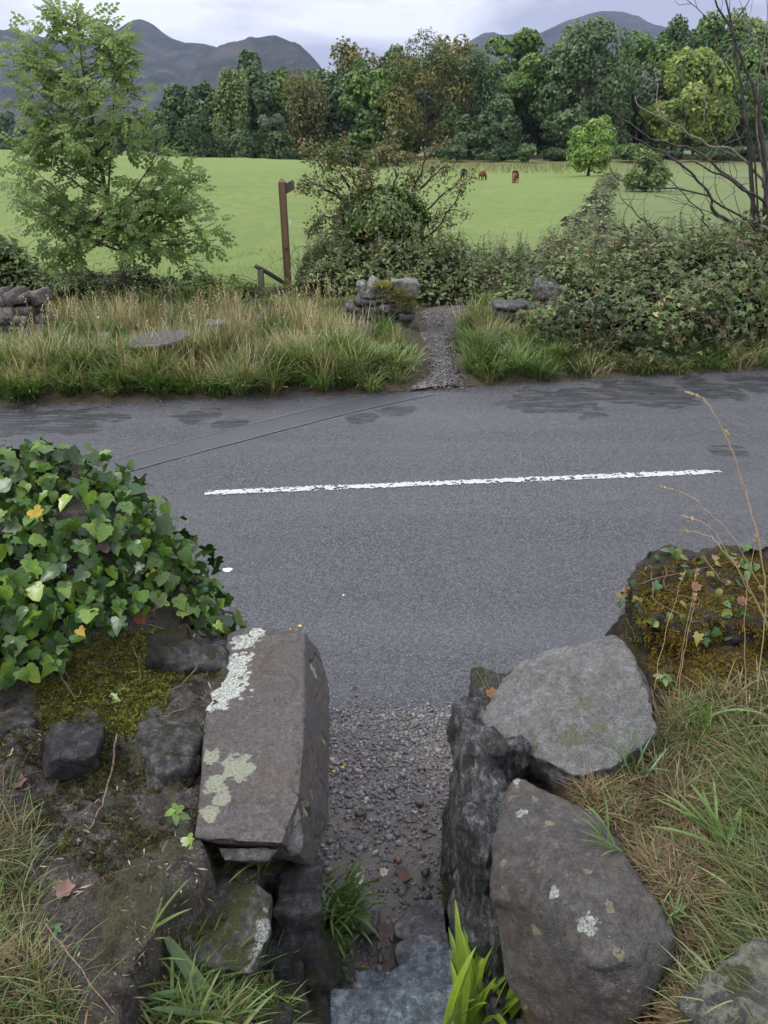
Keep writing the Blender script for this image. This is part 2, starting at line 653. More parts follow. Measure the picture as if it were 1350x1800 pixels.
def ground_z(x, y):
    x, y = np.broadcast_arrays(np.asarray(x, float), np.asarray(y, float))
    fe, ne = far_edge(x), near_edge(x)
    P = xyz(x, y).reshape(*x.shape, 3).reshape(-1, 3)
    n1 = fbm(P, 0.9, 3, 3).reshape(x.shape)
    z = np.full(x.shape, -0.07)
    onp = 1 - sstep(path_hw(y), path_hw(y) + 0.35, np.abs(x - path_cx(y)))
    verge = sstep(0.0, 0.9, y - fe) * (0.16 + 0.06 * n1) * (1 - 0.8 * onp) + 0.05 * sstep(-0.05, 0.1, y - fe)
    # the field: a low rise on the left, falling gently away to the right
    rise = np.interp(x / np.maximum(y, 1) * 85, [-60, -42, -26, -7, 8, 30], [1.7, 1.25, 0.55, 0.0, -1.0, -1.7])
    left = rise * sstep(12, 85, y) - 6.0 * sstep(86, 190, y)
    right = np.interp(y, [14, 30, 60, 115, 165, 260, 900, 7000], [0, -0.5, -1.3, -2.4, -1.5, -2.0, -14, -40])
    w = sstep(6, -8, x / np.maximum(y, 1) * 85)
    far = left * w + right * (1 - w)
    far = np.where(y > 260, np.minimum(far, right), far)
    far = far + sstep(16, 40, y) * 0.10 * fbm(P, 0.06, 3, 8).reshape(x.shape) * np.minimum(1, 60 / np.maximum(y, 1) + 0.4)
    # small bank that carries the field boundary on the right
    bx = np.interp(y, [15, 40, 105, 170], [3.0, 10.0, 28.5, 46])
    far = far + 0.12 * np.exp(-((x - bx) / (1.0 + y * 0.02)) ** 2) * sstep(15, 22, y)
    z = np.where(y > fe - 0.1, verge + far * sstep(12, 16, y), z)
    bank = sstep(0.0, 0.5, ne - 0.35 - y)
    out = sstep(3.4, 3.9, np.abs(x))
    z = np.where(y < ne, z + bank * out * 1.05, z)
    z = np.where((y < 0.75) & (out < 1), 0.95 * sstep(0.75, 0.4, y) * (1 - out) + z * 1.0, z)
    return z


def grid(xs, ys, zf, wrap=False):
    X, Y = np.meshgrid(xs, ys)
    Z = zf(X, Y)
    V = np.stack([X, Y, Z], -1).reshape(-1, 3)
    nx = len(xs)
    i, j = np.meshgrid(np.arange(len(ys) - 1), np.arange(nx - 1), indexing='ij')
    a = (i * nx + j).ravel()
    return V, np.stack([a, a + 1, a + nx + 1, a + nx], -1)


# verge and path ground
M = Mat('verge_soil')
n = M.noise(9, 6, 0.65)
c = M.ramp(n, [(0.35, (0.030, 0.024, 0.016)), (0.55, (0.060, 0.050, 0.032)), (0.7, (0.050, 0.062, 0.022))])
p = M.sep()
M.fin(c, 0.9, M.bump(n, 0.6, 0.04), 0.2)
soil = M.m
xs = np.unique(np.concatenate([np.linspace(-95, -10, 40), np.linspace(-10, 11, 120), np.linspace(11, 95, 40)]))
ys = np.unique(np.concatenate([np.linspace(-60, -2, 20), np.linspace(-2, 14.6, 100)]))
V, F = grid(xs, ys, ground_z)
tag(mk('ground', V, F, soil, at=(0, 0, 0), smooth=True), kind='structure')

M = Mat('pasture')
s1 = M.noise(0.10, 6, 0.6, M.vec((1, 0.35, 1)))
s2 = M.noise(2.2, 5, 0.6, M.vec((1, 0.45, 1)))
s3 = M.noise(22, 4, 0.7, M.vec((1, 0.5, 1)))
c = M.ramp(s1, [(0.3, (0.122, 0.180, 0.036)), (0.7, (0.188, 0.248, 0.056))])
s4 = M.ramp(M.noise(0.45, 5, 0.65, M.vec((0.5, 1.4, 1))), [(0.40, 0.0), (0.62, 0.5)])
c = M.mix(s4, c, (0.205, 0.235, 0.075))
c = M.mix(M.ramp(s2, [(0.35, 0.0), (0.65, 0.75)]), c, (0.105, 0.160, 0.040))
c = M.mix(M.ramp(s3, [(0.45, 0.0), (0.75, 0.5)]), c, (0.21, 0.27, 0.08))
yy = M.sep()
# rough pasture right of the boundary and along the wood's foot
rgh = M.math('SUBTRACT', yy[0], M.math('ADD', M.math('MULTIPLY', yy[1], 0.283), -1.2))
rm = M.rng(rgh, -1.5, 2.0)
rm = M.math('MULTIPLY', rm, M.ramp(M.noise(0.10, 5, 0.7), [(0.32, 0.35), (0.6, 1.0)]))
c = M.mix(rm, c, M.mix(s2, (0.095, 0.140, 0.045), (0.16, 0.185, 0.075)))
ed = M.math('MULTIPLY', M.rng(yy[1], 120, 146), M.ramp(M.noise(0.16, 5, 0.7), [(0.3, 0.3), (0.6, 1.0)]))
c = M.mix(ed, c, M.mix(s2, (0.10, 0.085, 0.04), (0.14, 0.15, 0.055)))
pud = M.spots([(np.array([44, 100, -2.0]), 8.0)], 0.5, 0.25)
pud = M.math('MULTIPLY', pud, M.ramp(M.noise(0.5, 4), [(0.45, 0.0), (0.5, 1.0)]))
c = M.mix(pud, c, (0.10, 0.09, 0.075))
M.fin(c, 0.85, M.bump(M.math('ADD', s2, s3), 0.8, 0.09), 0.25)
pasture = M.m
xs = np.unique(np.concatenate([-np.geomspace(45, 6500, 50), np.linspace(-45, 60, 80), np.geomspace(60, 6500, 50)]))
ys = np.unique(np.concatenate([np.linspace(14.3, 60, 70), np.linspace(60, 200, 60), np.geomspace(200, 7500, 50)]))
V, F = grid(xs, ys, ground_z)
V[V[:, 1] < 14.65, 2] -= 0.06
tag(mk('field', V, F, pasture, at=(0, 0, 0), smooth=True), kind='structure')

# ---------------------------------------------------------------- road
M = Mat('asphalt')
fine = M.noise(150, 4, 0.8)
chip = M.voro(85, out='Color')
chv = M.sep(chip)[0]
vd = M.voro(85)
big = M.noise(1.1, 4, 0.6)
c = M.ramp(M.math('ADD', M.math('MULTIPLY', fine, 0.6), M.math('MULTIPLY', chv, 0.4)),
           [(0.30, (0.014, 0.014, 0.016)), (0.50, (0.046, 0.046, 0.049)), (0.72, (0.110, 0.110, 0.112))])
c = M.mix(M.rng(big, 0.35, 0.65, 0.0, 0.35), c, (0.060, 0.062, 0.070))
# wheel tracks, rubbed paler along the road
tr = M.noise(0.9, 3, 0.5, M.vec((0.12, 1.6, 1), (0, 0, math.radians(-6))))
c = M.mix(M.rng(tr, 0.45, 0.7, 0, 0.25), c, (0.12, 0.122, 0.13))
# pale chippings standing out of the tar
wc = M.math('MULTIPLY', M.rng(M.sep(M.voro(75, out='Color'))[1], 0.945, 0.95), M.rng(M.voro(75), 0.18, 0.26, 1.0, 0.0))
c = M.mix(M.math('MULTIPLY', wc, 0.8), c, (0.42, 0.42, 0.42))
# damp seeping along the far edge and in low patches
wet_items = [(pz(*q), r) for q, r in [((1000, 705), 0.55), ((1080, 695), 0.5), ((1160, 690), 0.5), ((930, 710), 0.35), ((1250, 683), 0.45), ((1340, 676), 0.5),
             ((700, 722), 0.22), ((640, 735), 0.16), ((60, 742), 0.55), ((0, 752), 0.5), ((140, 745), 0.35), ((-60, 745), 0.6), ((350, 733), 0.28), ((400, 744), 0.2), ((190, 735), 0.25), ((240, 857), 0.12), ((1280, 790), 0.2)]]
wv = M.vec((0.4, 2.6, 1), (0, 0, math.radians(-8)))
P2 = [(c_ * np.array([1, 1, 1]), r) for c_, r in wet_items]
sp = M.spots(P2, 0.55, 2.2)
wn_ = M.ramp(M.noise(6.0, 6, 0.7, wv), [(0.43, 0.0), (0.50, 1.0)])
wet = M.math('MULTIPLY', sp, wn_)
c = M.mix(M.math('MULTIPLY', wet, 0.80), c, (0.014, 0.015, 0.017))
rough = M.rng(M.noise(2.5, 4), 0.3, 0.7, 0.36, 0.55)
rough = M.math('SUBTRACT', rough, M.math('MULTIPLY', wet, 0.16))
nb = M.bump(M.math('ADD', fine, M.rng(vd, 0.0, 0.6, 0.8, 0.0)), 0.75, 0.006)
M.fin(c, rough, nb, 0.55)
asphalt = M.m
sx = np.unique(np.concatenate([np.linspace(-90, -10, 40), np.linspace(-10, 11, 200), np.linspace(11, 90, 40)]))
nv = 24
V = []
for x in sx:
    a, b = near_edge(x), far_edge(x)
    r1 = 0.05 * vnoise(np.array([[x * 1.7, 3.3, 0]]))[0] + 0.02 * vnoise(np.array([[x * 9, 8.3, 0]]))[0]
    r2 = 0.05 * vnoise(np.array([[x * 1.3, 7.3, 5]]))[0] + 0.025 * vnoise(np.array([[x * 7, 1.3, 5]]))[0]
    for t in np.linspace(0, 1, nv + 1):
        a0 = a + r1 - 0.25
        V.append((x - (t * 0.12), a0 + (b + r2 - a0) * t, 0.035 * (4 * t * (1 - t)) * 0 + 0.0))
V = np.array(V)
i, j = np.meshgrid(np.arange(len(sx) - 1), np.arange(nv), indexing='ij')
a = (i * (nv + 1) + j).ravel()
F = np.stack([a, a + nv + 1, a + nv + 2, a + 1], -1)
road = tag(mk('road', V, F, asphalt, at=(0, 6, 0)), kind='structure')

# the trench patch across it: a smoother strip between two pale tar seams
M = Mat('trench_asphalt')
fine = M.noise(300, 3, 0.7)
c = M.ramp(fine, [(0.3, (0.030, 0.031, 0.036)), (0.75, (0.080, 0.082, 0.092))])
M.fin(c, 0.40, M.bump(fine, 0.4, 0.003), 0.5)
tr_m = M.m
M = Mat('tar_seam')
n = M.noise(60, 4, 0.7)
M.fin(M.ramp(n, [(0.35, (0.06, 0.06, 0.066)), (0.6, (0.15, 0.15, 0.155))]), 0.5, M.bump(n, 0.3, 0.003))
seam_m = M.m


def strip(name, px_pts, w0, w1, z, mat, jag=0.0, off=0.0, parent=None, seed=0, kind='structure', n=14):
    P = smooth_path([pz(x, y, 0.0) for x, y in px_pts], n)
    T = norm(np.gradient(P, axis=0)); Nn = np.stack([-T[:, 1], T[:, 0], 0 * T[:, 0]], -1)
    w = np.linspace(w0, w1, len(P))
    k = np.arange(len(P)) * 0.9
    j1 = vnoise(np.stack([k, k * 0 + seed, k * 0], -1), 1.3) * jag
    j2 = vnoise(np.stack([k, k * 0 + seed + 50, k * 0], -1), 1.3) * jag
    L = P + Nn * (off + w / 2 + j1)[:, None]
    R_ = P + Nn * (off - w / 2 + j2)[:, None]
    V = np.stack([R_, L], 1).reshape(-1, 3)
    V[:, 2] = z
    a = np.arange(len(P) - 1) * 2
    F = np.stack([a, a + 2, a + 3, a + 1], -1)
    o = mk(name, V, F, mat, parent=parent, at=None if parent else (P[:, 0].mean(), P[:, 1].mean(), z))
    if kind and parent is None: tag(o, kind=kind)
    return o


tp = [(-220, 930), (0, 878), (150, 836), (300, 795), (450, 756), (560, 728), (640, 709), (720, 692), (745, 687)]
strip('road_patch', tp, 0.34, 0.42, 0.004, tr_m, 0.006)
for k, of in ((0, 0.18), (1, -0.19)):
    strip('tar_seam', tp, 0.016, 0.013, 0.008, seam_m, 0.005, of, seed=k * 9 + 2, n=16)

# centre line: worn thermoplastic dash, broken up along its edges
M = Mat('road_paint')
n = M.noise(70, 5, 0.7)
M.fin(M.ramp(n, [(0.3, (0.27, 0.27, 0.26)), (0.6, (0.50, 0.50, 0.48))]), 0.55, M.bump(n, 0.5, 0.004))
paint = M.m


def worn_line(p0, p1, width, name):
    p0, p1 = np.array(p0), np.array(p1)
    L = np.linalg.norm(p1 - p0)
    t = (p1 - p0) / L
    q = np.array([-t[1], t[0], 0])
    st = 0.011
    nu, nvv = int(L / st), int(width * 1.3 / st)
    u, v = np.meshgrid(np.arange(nu), np.arange(nvv), indexing='ij')
    u, v = u.ravel(), v.ravel()
    c0 = p0 + t * (u * st)[:, None] + q * ((v - nvv / 2) * st)[:, None]
    nz = fbm(c0, 26, 3, 4)
    edge = np.abs((v - nvv / 2 + 0.5) * st) / (width / 2)
    ends = np.minimum(u, nu - u) * st / 0.25
    keep = (nz * 0.35 + 1.02 - edge + 0.10 * vnoise(c0, 2) > 0.10 + 0.35 * np.clip(1 - ends, 0, 1)) & (nz < 0.55)
    c0 = c0[keep]
    m = len(c0)
    V = np.stack([c0, c0 + t * st, c0 + t * st + q * st, c0 + q * st], 1).reshape(-1, 3)
    V[:, 2] = 0.005
    F = np.arange(m * 4).reshape(-1, 4)
    return mk(name, V, F, paint, at=tuple((p0 + p1) / 2))


a, b = pz(360, 867), pz(1268, 829)
tag(worn_line(a, b, 0.105, 'centre_line'), kind='structure')
d = (b - a); dn = norm(d)
tag(worn_line(b + dn * 2.6 + np.array([0, .15, 0]), b + dn * 7.1 + np.array([0, .9, 0]), 0.105, 'centre_line'), kind='structure')
tag(worn_line(a - dn * 7.1 - np.array([0, 0.15, 0]), a - dn * 2.6, 0.105, 'centre_line'), kind='structure')

# gravel path through the far gap
M = Mat('path_gravel')
v1 = M.voro(34, out='Color'); vd = M.voro(34)
n = M.noise(5, 5, 0.65)
g = M.sep(v1)[0]
c = M.ramp(M.math('ADD', M.math('MULTIPLY', g, 0.6), M.math('MULTIPLY', n, 0.4)), [(0.25, (0.035, 0.030, 0.027)), (0.6, (0.085, 0.076, 0.068)), (0.85, (0.17, 0.155, 0.145))])
M.fin(c, 0.7, M.bump(M.rng(vd, 0, 0.6, 1, 0), 0.8, 0.02), 0.4)
path_m = M.m
py_ = np.linspace(8.6, 13.6, 90)
V = []
for y in py_:
    for t in np.linspace(-1, 1, 13):
        hw = path_hw(y) + 0.12 * vnoise(np.array([[3.0 * np.sign(t), y * 2, 0]]))[0]
        x = path_cx(y) + hw * t
        V.append((x, max(y, far_edge(x) - 0.02 + 0.03 * vnoise(np.array([[x * 5, 2, 0]]))[0]), 0))
V = np.array(V)
V[:, 2] = ground_z(V[:, 0], V[:, 1]) + 0.03 - 0.05 * (np.abs(np.tile(np.linspace(-1, 1, 13), 90)) ** 4)
V[:, 2] = np.maximum(V[:, 2], 0.006)
i, j = np.meshgrid(np.arange(89), np.arange(12), indexing='ij')
a = (i * 13 + j).ravel()
tag(mk('path', V, np.stack([a, a + 1, a + 14, a + 13], -1), path_m, at=(0.9, 11, 0.1), smooth=True), kind='structure')

# ---------------------------------------------------------------- fells
M = Mat('fell')
n1 = M.noise(0.0016, 6, 0.6)
n2 = M.noise(0.006, 7, 0.65, M.vec((1, 1, 2.2)))
c = M.ramp(n2, [(0.38, (0.008, 0.013, 0.008)), (0.5, (0.022, 0.028, 0.016)), (0.64, (0.060, 0.054, 0.040))])
c = M.mix(M.ramp(n1, [(0.50, 0.0), (0.66, 0.5)]), c, (0.045, 0.034, 0.030))
zz = M.sep()[2]
c = M.mix(M.math('MULTIPLY', M.rng(zz, 30, -30, 0, 1.0), 0.7), c, (0.030, 0.055, 0.022))
M.fin(c, 0.9, M.bump(n2, 1.0, 25.0), 0.1)
fell_m = M.m


def fell(prof, dist, front, back, name, seed, foot=-20.0, amp=40.0, mat=fell_m, spur=(), dip=()):
    P = np.array([py(x, y, dist) for x, y in prof])
    xs = np.linspace(P[0, 0], P[-1, 0], 180)
    t = np.concatenate([np.linspace(0, 1, 50), 1 + np.linspace(0, 1, 20)[1:]])
    X, T = np.meshgrid(xs, t)
    H = np.interp(X, P[:, 0], P[:, 2])
    G = np.where(T <= 1, np.clip(T, 0, 1) ** 1.25, 1 - (T - 1) * 0.9)
    Yc = np.where(T <= 1, dist - front * (1 - T), dist + back * (T - 1))
    Q = np.stack([X * 0.9 + Yc * 0.35, Yc * 0.35, 0 * X], -1).reshape(-1, 3)
    rid = 1 - np.abs(fbm(Q, 1 / 420.0, 5, seed)).reshape(X.shape)
    env = np.clip(np.where(T <= 1, T * (1 - T) * 4, 0), 0, 1)
    Z = foot + (H - foot) * G + (rid - 0.6) * amp * 2.0 * env + fbm(Q, 1 / 130.0, 5, seed + 3).reshape(X.shape) * 20 * np.where(T > 0.97, 0.22, 1)
    V = np.stack([X, Yc, Z], -1).reshape(-1, 3)
    nx = len(xs)
    i, j = np.meshgrid(np.arange(len(t) - 1), np.arange(nx - 1), indexing='ij')
    a = (i * nx + j).ravel()
    return tag(mk(name, V, np.stack([a, a + 1, a + nx + 1, a + nx], -1), mat, at=(P[:, 0].mean(), dist, foot), smooth=True), kind='structure')


fell([(-700, 120), (-300, 60), (-60, 52), (20, 57), (70, 66), (130, 72), (175, 63), (205, 52), (222, 38), (236, 32), (250, 31), (266, 38), (285, 56), (300, 66), (325, 75), (350, 77),
      (375, 81), (400, 96), (440, 130), (500, 190), (600, 230)], 3400, 1500, 1200, 'hill', 11, amp=70)
fell([(180, 240), (260, 215), (300, 175), (340, 130), (370, 100), (390, 83), (410, 78), (440, 70), (470, 63), (486, 63), (500, 70), (515, 77), (527, 79), (545, 95), (560, 112), (575, 132), (620, 165), (700, 200), (760, 240)],
     2700, 1100, 900, 'hill', 23, amp=60)
fell([(700, 160), (790, 100), (825, 72), (850, 57), (868, 55), (885, 60), (915, 57), (940, 61), (970, 48), (1000, 34), (1030, 26), (1060, 20), (1095, 22), (1120, 30), (1150, 43), (1175, 50), (1300, 60), (1600, 90)],
     4300, 1700, 1300, 'hill', 37, amp=60)
# low land at their foot, with the woods that lie on it
fell([(-900, 205), (-300, 214), (0, 208), (100, 203), (260, 212), (420, 205), (700, 215), (1000, 220), (1500, 215)], 1150, 600, 500, 'valley_side', 41, foot=-25, amp=8)

# ---------------------------------------------------------------- trees
BARK = m_bark('bark')
BARK_D = m_bark('bark_dark', (0.016, 0.014, 0.012), (0.06, 0.052, 0.044))
TREE_LEAF = m_leaf('tree_foliage', 0.55, 0.25, 2.05, 0.55, 0.9, spec=0.25)
# a clump: three small bent faces
_q = []
CL_V = np.array([[-.5, -.45, 0], [.5, -.4, .05], [.12, .1, .16], [-.45, .45, 0], [.4, .5, -.1]], float)
CL_F = np.array([[0, 1, 2], [0, 2, 3], [1, 4, 2]])
SPR_V = np.array([[0, 0, 0], [-.22, .45, .07], [0, 1.0, -.05], [.24, .5, .07]], float)
SPR_F = np.array([[0, 1, 2], [0, 2, 3]])


def crown_points(n, c, rad, shape=1.0, lobes=26, lobe_r=0.36, seed=0, droop=0.0):
    r = np.random.default_rng(seed)
    c, rad = np.array(c, float), np.array(rad, float)
    # lobe centres sit near the envelope
    d = norm(r.normal(size=(lobes, 3)))
    d = np.sign(d) * np.abs(d) ** 0.8
    k = r.uniform(0.5, 0.82, (lobes, 1))
    lc = d * k
    taper = 1 - 0.35 * shape * np.clip(lc[:, 2:3], 0, 1)
    lc[:, :2] *= taper
    lr = lobe_r * r.uniform(0.65, 1.25, lobes)
    w = lr ** 2
    li = r.choice(lobes, n, p=w / w.sum())
    dd = norm(r.normal(size=(n, 3)))
    dd[:, 2] = np.abs(dd[:, 2]) * np.where(r.random(n) < 0.75, 1, -1)
    dd = norm(dd)
    rr = lr[li][:, None] * (1 - 0.35 * r.random((n, 1)) ** 2)
    p = lc[li] + dd * rr * np.array([1, 1, 0.85])
    P = c + p * rad
    if droop: P[:, 2] -= droop * r.random(n) ** 2
    return P, norm(dd + 0.5 * norm(p) + np.array([0, 0, 0.25])), li


def far_tree(px, top, wpx, base_px, Y, cols, label, leaf=0.64, n=8000, lobes=56, lobe_r=0.29, shape=0.7, low=0.0, trunk=0.35, template=0, droop=0.0, group='trees of the wood beyond the field',
             name='tree', seed=None, gz=None, cat='tree', var=0.16):
    seed = seed or abs(int(px * 7 + top))
    r = np.random.default_rng(seed)
    T = py(px, top, Y)
    B = py(px, base_px, Y)
    g = ground_z(T[0], Y).item() if gz is None else gz
    h = T[2] - g
    w = wpx / FPX * (Y * math.cos(PITCH) + 0) * 1.0
    base = np.array([T[0], Y, g])
    lo = g + h * low
    cz = (T[2] + lo) / 2
    root = empty(name, base, label, cat, group)
    rad = np.array([w / 2 * 1.34, w / 2 * 1.1, (T[2] - lo) / 2 * 1.10])
    P, Nn, li = crown_points(n, (T[0], Y, cz), rad, shape, lobes, lobe_r, seed, droop)
    P[:, 2] = np.maximum(P[:, 2], g + 0.4)
    tip = norm(Nn * 0.4 + np.array([0, 0, -0.9 if droop else -0.3]) + r.normal(size=P.shape) * 0.6)
    nn = norm(Nn + r.normal(size=P.shape) * 0.55)
    R = frames(nn, tip)
    cc = np.array(cols, float)
    lt = r.choice(len(cc), lobes)
    pick = np.where(r.random(n) < 0.7, lt[li], r.choice(len(cc), n))
    tint = np.clip(cc[pick] * (1 + r.normal(0, var, (n, 1))), 0.004, 0.6)
    tpl = (CL_V, CL_F) if template == 0 else (SPR_V * np.array([1, 1.3, 1]), SPR_F)
    V, F, C = scatter(tpl, P, R, leaf * r.uniform(0.6, 1.35, n), tint)
    tag(mk('crown', V, F, TREE_LEAF, root, tint=C), kind='stuff')
    # trunk and a few limbs
    tp_ = [base + np.array([0, 0, -0.3]), base + np.array([r.normal() * .2, 0, h * 0.3]), base + np.array([r.normal() * .6, 0, h * 0.62]), base + np.array([r.normal() * .5, 0, h * 0.9])]
    Vt, Ft = tube(smooth_path(tp_, 5), np.linspace(trunk, trunk * 0.12, 16), 7)
    mk('trunk', Vt, Ft, BARK, root, smooth=True)
    lv = []
    for k in range(6):
        z0 = h * r.uniform(0.28, 0.6)
        az = r.uniform(0, 6.28)
        e = np.array([math.cos(az) * rad[0] * 0.6, math.sin(az) * rad[1] * 0.6, z0 + h * r.uniform(0.12, 0.28)])
        lv.append(tube(smooth_path([base + [0, 0, z0], base + [e[0] * .45, e[1] * .45, z0 + (e[2] - z0) * .35], base + e], 3), np.linspace(trunk * 0.4, trunk * 0.08, 7), 5))
    Vt, Ft, _ = join(*lv)
    tag(mk('limb', Vt, Ft, BARK, root, smooth=True), kind='stuff')
    return root


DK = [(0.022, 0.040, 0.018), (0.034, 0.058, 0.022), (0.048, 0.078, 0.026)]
MID = [(0.040, 0.070, 0.022), (0.060, 0.100, 0.026), (0.075, 0.115, 0.030)]
BLU = [(0.034, 0.056, 0.026), (0.050, 0.078, 0.036), (0.066, 0.098, 0.042)]
GOLD = [(0.078, 0.080, 0.024), (0.060, 0.073, 0.024), (0.098, 0.090, 0.028), (0.05, 0.066, 0.022)]
BRN = [(0.070, 0.072, 0.026), (0.052, 0.066, 0.024), (0.088, 0.082, 0.030)]
PALE = [(0.085, 0.115, 0.040), (0.065, 0.095, 0.036), (0.105, 0.130, 0.050)]
YEL = [(0.115, 0.150, 0.036), (0.090, 0.130, 0.034), (0.135, 0.165, 0.045)]
LIME = [(0.10, 0.155, 0.036), (0.125, 0.175, 0.045), (0.075, 0.125, 0.030)]
GRY = [(0.052, 0.072, 0.040), (0.068, 0.090, 0.050)]

WOOD = [
    # px, top, width, Y, palette, label, extra
    (318, 152, 78, 172, DK, 'dark rounded tree standing at the left end of the wood', {}),
    (362, 146, 70, 168, DK, 'dark bushy tree second from the left end of the wood', {}),
    (404, 124, 62, 166, PALE, 'pale weeping tree with drooping foliage near the left end of the wood', dict(template=1, droop=3.5, leaf=0.6, lobes=30)),
    (437, 102, 66, 170, BLU, 'tall pointed dark tree beside the pale weeping one', dict(shape=2.0)),
    (468, 160, 46, 160, GRY, 'thin pine with a bare reddish trunk at the front of the wood', dict(low=0.45, n=1800, lobes=12, trunk=0.28)),
    (500, 124, 62, 172, MID, 'green tree in the wood just right of the thin pine', {}),
    (536, 120, 78, 164, BRN, 'olive brown drooping beech left of the middle of the wood', dict(template=1, droop=2.5, leaf=0.6)),
    (588, 118, 80, 168, BLU, 'blue green tree between the brown beech and the domed tree', {}),
    (630, 74, 92, 186, BRN, 'tall domed tree with a brownish rounded top behind its neighbours', dict(n=4500)),
    (652, 104, 96, 166, MID, 'fresh green rounded tree in front of the brown domed one', {}),
    (700, 96, 70, 184, BLU, 'narrow blue green tree left of the golden beech', {}),
    (752, 72, 138, 164, GOLD, 'big golden brown beech turning colour in the middle of the wood', dict(n=11000, lobes=44, lobe_r=0.30, template=1, leaf=0.55)),
    (800, 62, 84, 190, GOLD, 'rusty topped tree behind the big golden beech', dict(n=4200)),
    (835, 88, 84, 162, BLU, 'grey green feathery tree right of the golden beech', dict(template=1, leaf=0.55)),
    (872, 120, 80, 178, DK, 'dark tree in shade between the feathery tree and the tall oak', {}),
    (915, 60, 128, 168, MID, 'tall oak with its bare lower trunk showing below the crown', dict(n=7500, low=0.36, trunk=0.75, lobes=30)),
    (880, 165, 62, 158, BLU, 'layered blue green tree at the foot of the tall oak', dict(shape=1.6)),
    (1005, 44, 84, 182, PALE, 'tree with a pale yellow green crown above the dark sycamore', dict(n=4200)),
    (1046, 45, 158, 160, BLU, 'huge dark blue green sycamore with heavy domed masses', dict(n=10000, lobes=56, lobe_r=0.25, leaf=0.55)),
    (1138, 52, 92, 184, MID, 'mid green tree behind and right of the huge sycamore', {}),
    (1150, 100, 84, 168, GRY, 'loose grey green tree between the sycamore and the yellow green tree', {}),
    (1228, 76, 120, 160, YEL, 'light yellow green rounded tree near the right end of the wood', dict(n=8000, lobes=36, lobe_r=0.28)),
    (1200, 34, 84, 200, DK, 'dark conifer topped tree on the rise behind the yellow green one', dict(shape=1.6, gz=4)),
    (1262, 22, 92, 205, MID, 'tall green tree on the skyline at the right of the wood', dict(gz=5)),
    (1322, 14, 110, 208, PALE, 'olive tree on the skyline at the right edge of the photo', dict(gz=6)),
    (1316, 70, 120, 176, DK, 'dark mass of a tree below the skyline at the right edge', dict(n=6500, gz=0)),
    (1370, 60, 130, 170, MID, 'green tree standing partly outside the right edge of the wood', dict(gz=0)),
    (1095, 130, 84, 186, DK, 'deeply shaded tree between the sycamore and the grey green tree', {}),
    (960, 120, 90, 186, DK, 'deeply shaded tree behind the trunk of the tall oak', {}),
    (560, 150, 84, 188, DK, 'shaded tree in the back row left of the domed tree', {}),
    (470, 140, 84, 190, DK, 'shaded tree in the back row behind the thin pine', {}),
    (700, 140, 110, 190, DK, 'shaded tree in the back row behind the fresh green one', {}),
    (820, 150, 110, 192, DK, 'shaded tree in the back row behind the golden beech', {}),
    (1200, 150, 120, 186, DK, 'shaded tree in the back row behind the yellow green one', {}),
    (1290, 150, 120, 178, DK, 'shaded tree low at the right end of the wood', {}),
]
for px, top, w, Y, cols, lab, ex in WOOD:
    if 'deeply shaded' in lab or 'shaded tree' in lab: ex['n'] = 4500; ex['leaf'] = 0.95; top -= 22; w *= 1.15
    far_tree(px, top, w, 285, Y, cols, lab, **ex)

# shrubs along the foot of the wood
k = 0
for px, top, w, Y, cols, lab in [
    (345, 225, 80, 150, DK, 'dark shrub at the left foot of the wood'), (420, 232, 80, 148, BLU, 'blue green shrub under the weeping tree'),
    (500, 236, 90, 148, DK, 'dark shrub below the thin pine'), (590, 238, 90, 150, DK, 'dark shrub below the blue green tree'),
    (680, 240, 90, 150, BRN, 'brownish shrub left of the golden beech foot'), (775, 256, 60, 150, BLU, 'pale shrub in the dark hollow under the golden beech'),
    (832, 240, 70, 150, BLU, 'feathery shrub right of the dark hollow'), (885, 258, 60, 148, DK, 'low dark shrub left of the oak trunk'),
    (925, 266, 40, 146, MID, 'low green shrub at the foot of the oak trunk'), (980, 262, 70, 148, DK, 'low dark shrub left of the lone lime tree'),
    (1112, 256, 56, 140, MID, 'round green shrub just right of the lone lime tree'), (1170, 262, 70, 150, DK, 'low dark shrub below the yellow green tree'),
    (1235, 258, 80, 150, DK, 'dark shrub right of the yellow green tree foot'), (1310, 255, 90, 150, BLU, 'blue green shrub at the right foot of the wood'),
    (1375, 255, 90, 150, DK, 'dark shrub past the right foot of the wood')]:
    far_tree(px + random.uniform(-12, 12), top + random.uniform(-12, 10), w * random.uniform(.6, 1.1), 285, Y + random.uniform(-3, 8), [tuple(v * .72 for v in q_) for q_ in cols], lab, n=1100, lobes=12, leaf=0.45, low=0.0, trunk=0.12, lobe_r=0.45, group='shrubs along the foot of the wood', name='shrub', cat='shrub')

# distant woods on the left, seen past the ash
for px, top, w, Y, cols, lab in [
    (-30, 196, 60, 330, DK, 'distant dark tree at the far left of the valley'), (12, 190, 46, 320, DK, 'distant round tree at the left edge above the field'), (45, 214, 40, 300, GRY, 'small distant tree above the left of the field'),
    (90, 205, 56, 330, DK, 'distant tree behind the left of the ash'), (140, 208, 50, 330, GRY, 'distant grey tree behind the middle of the ash'), (190, 204, 56, 330, DK, 'distant tree behind the right of the ash'),
    (240, 198, 46, 330, DK, 'distant tree right of the ash crown'), (272, 190, 40, 300, DK, 'distant tree between the ash and the wood'), (300, 205, 44, 300, GRY, 'distant low tree against the left end of the wood')]:
    far_tree(px, top, w, 262, Y, cols, lab, n=1800, lobes=14, leaf=1.0, low=0.0, trunk=0.3, gz=-4.5, group='distant trees across the valley')

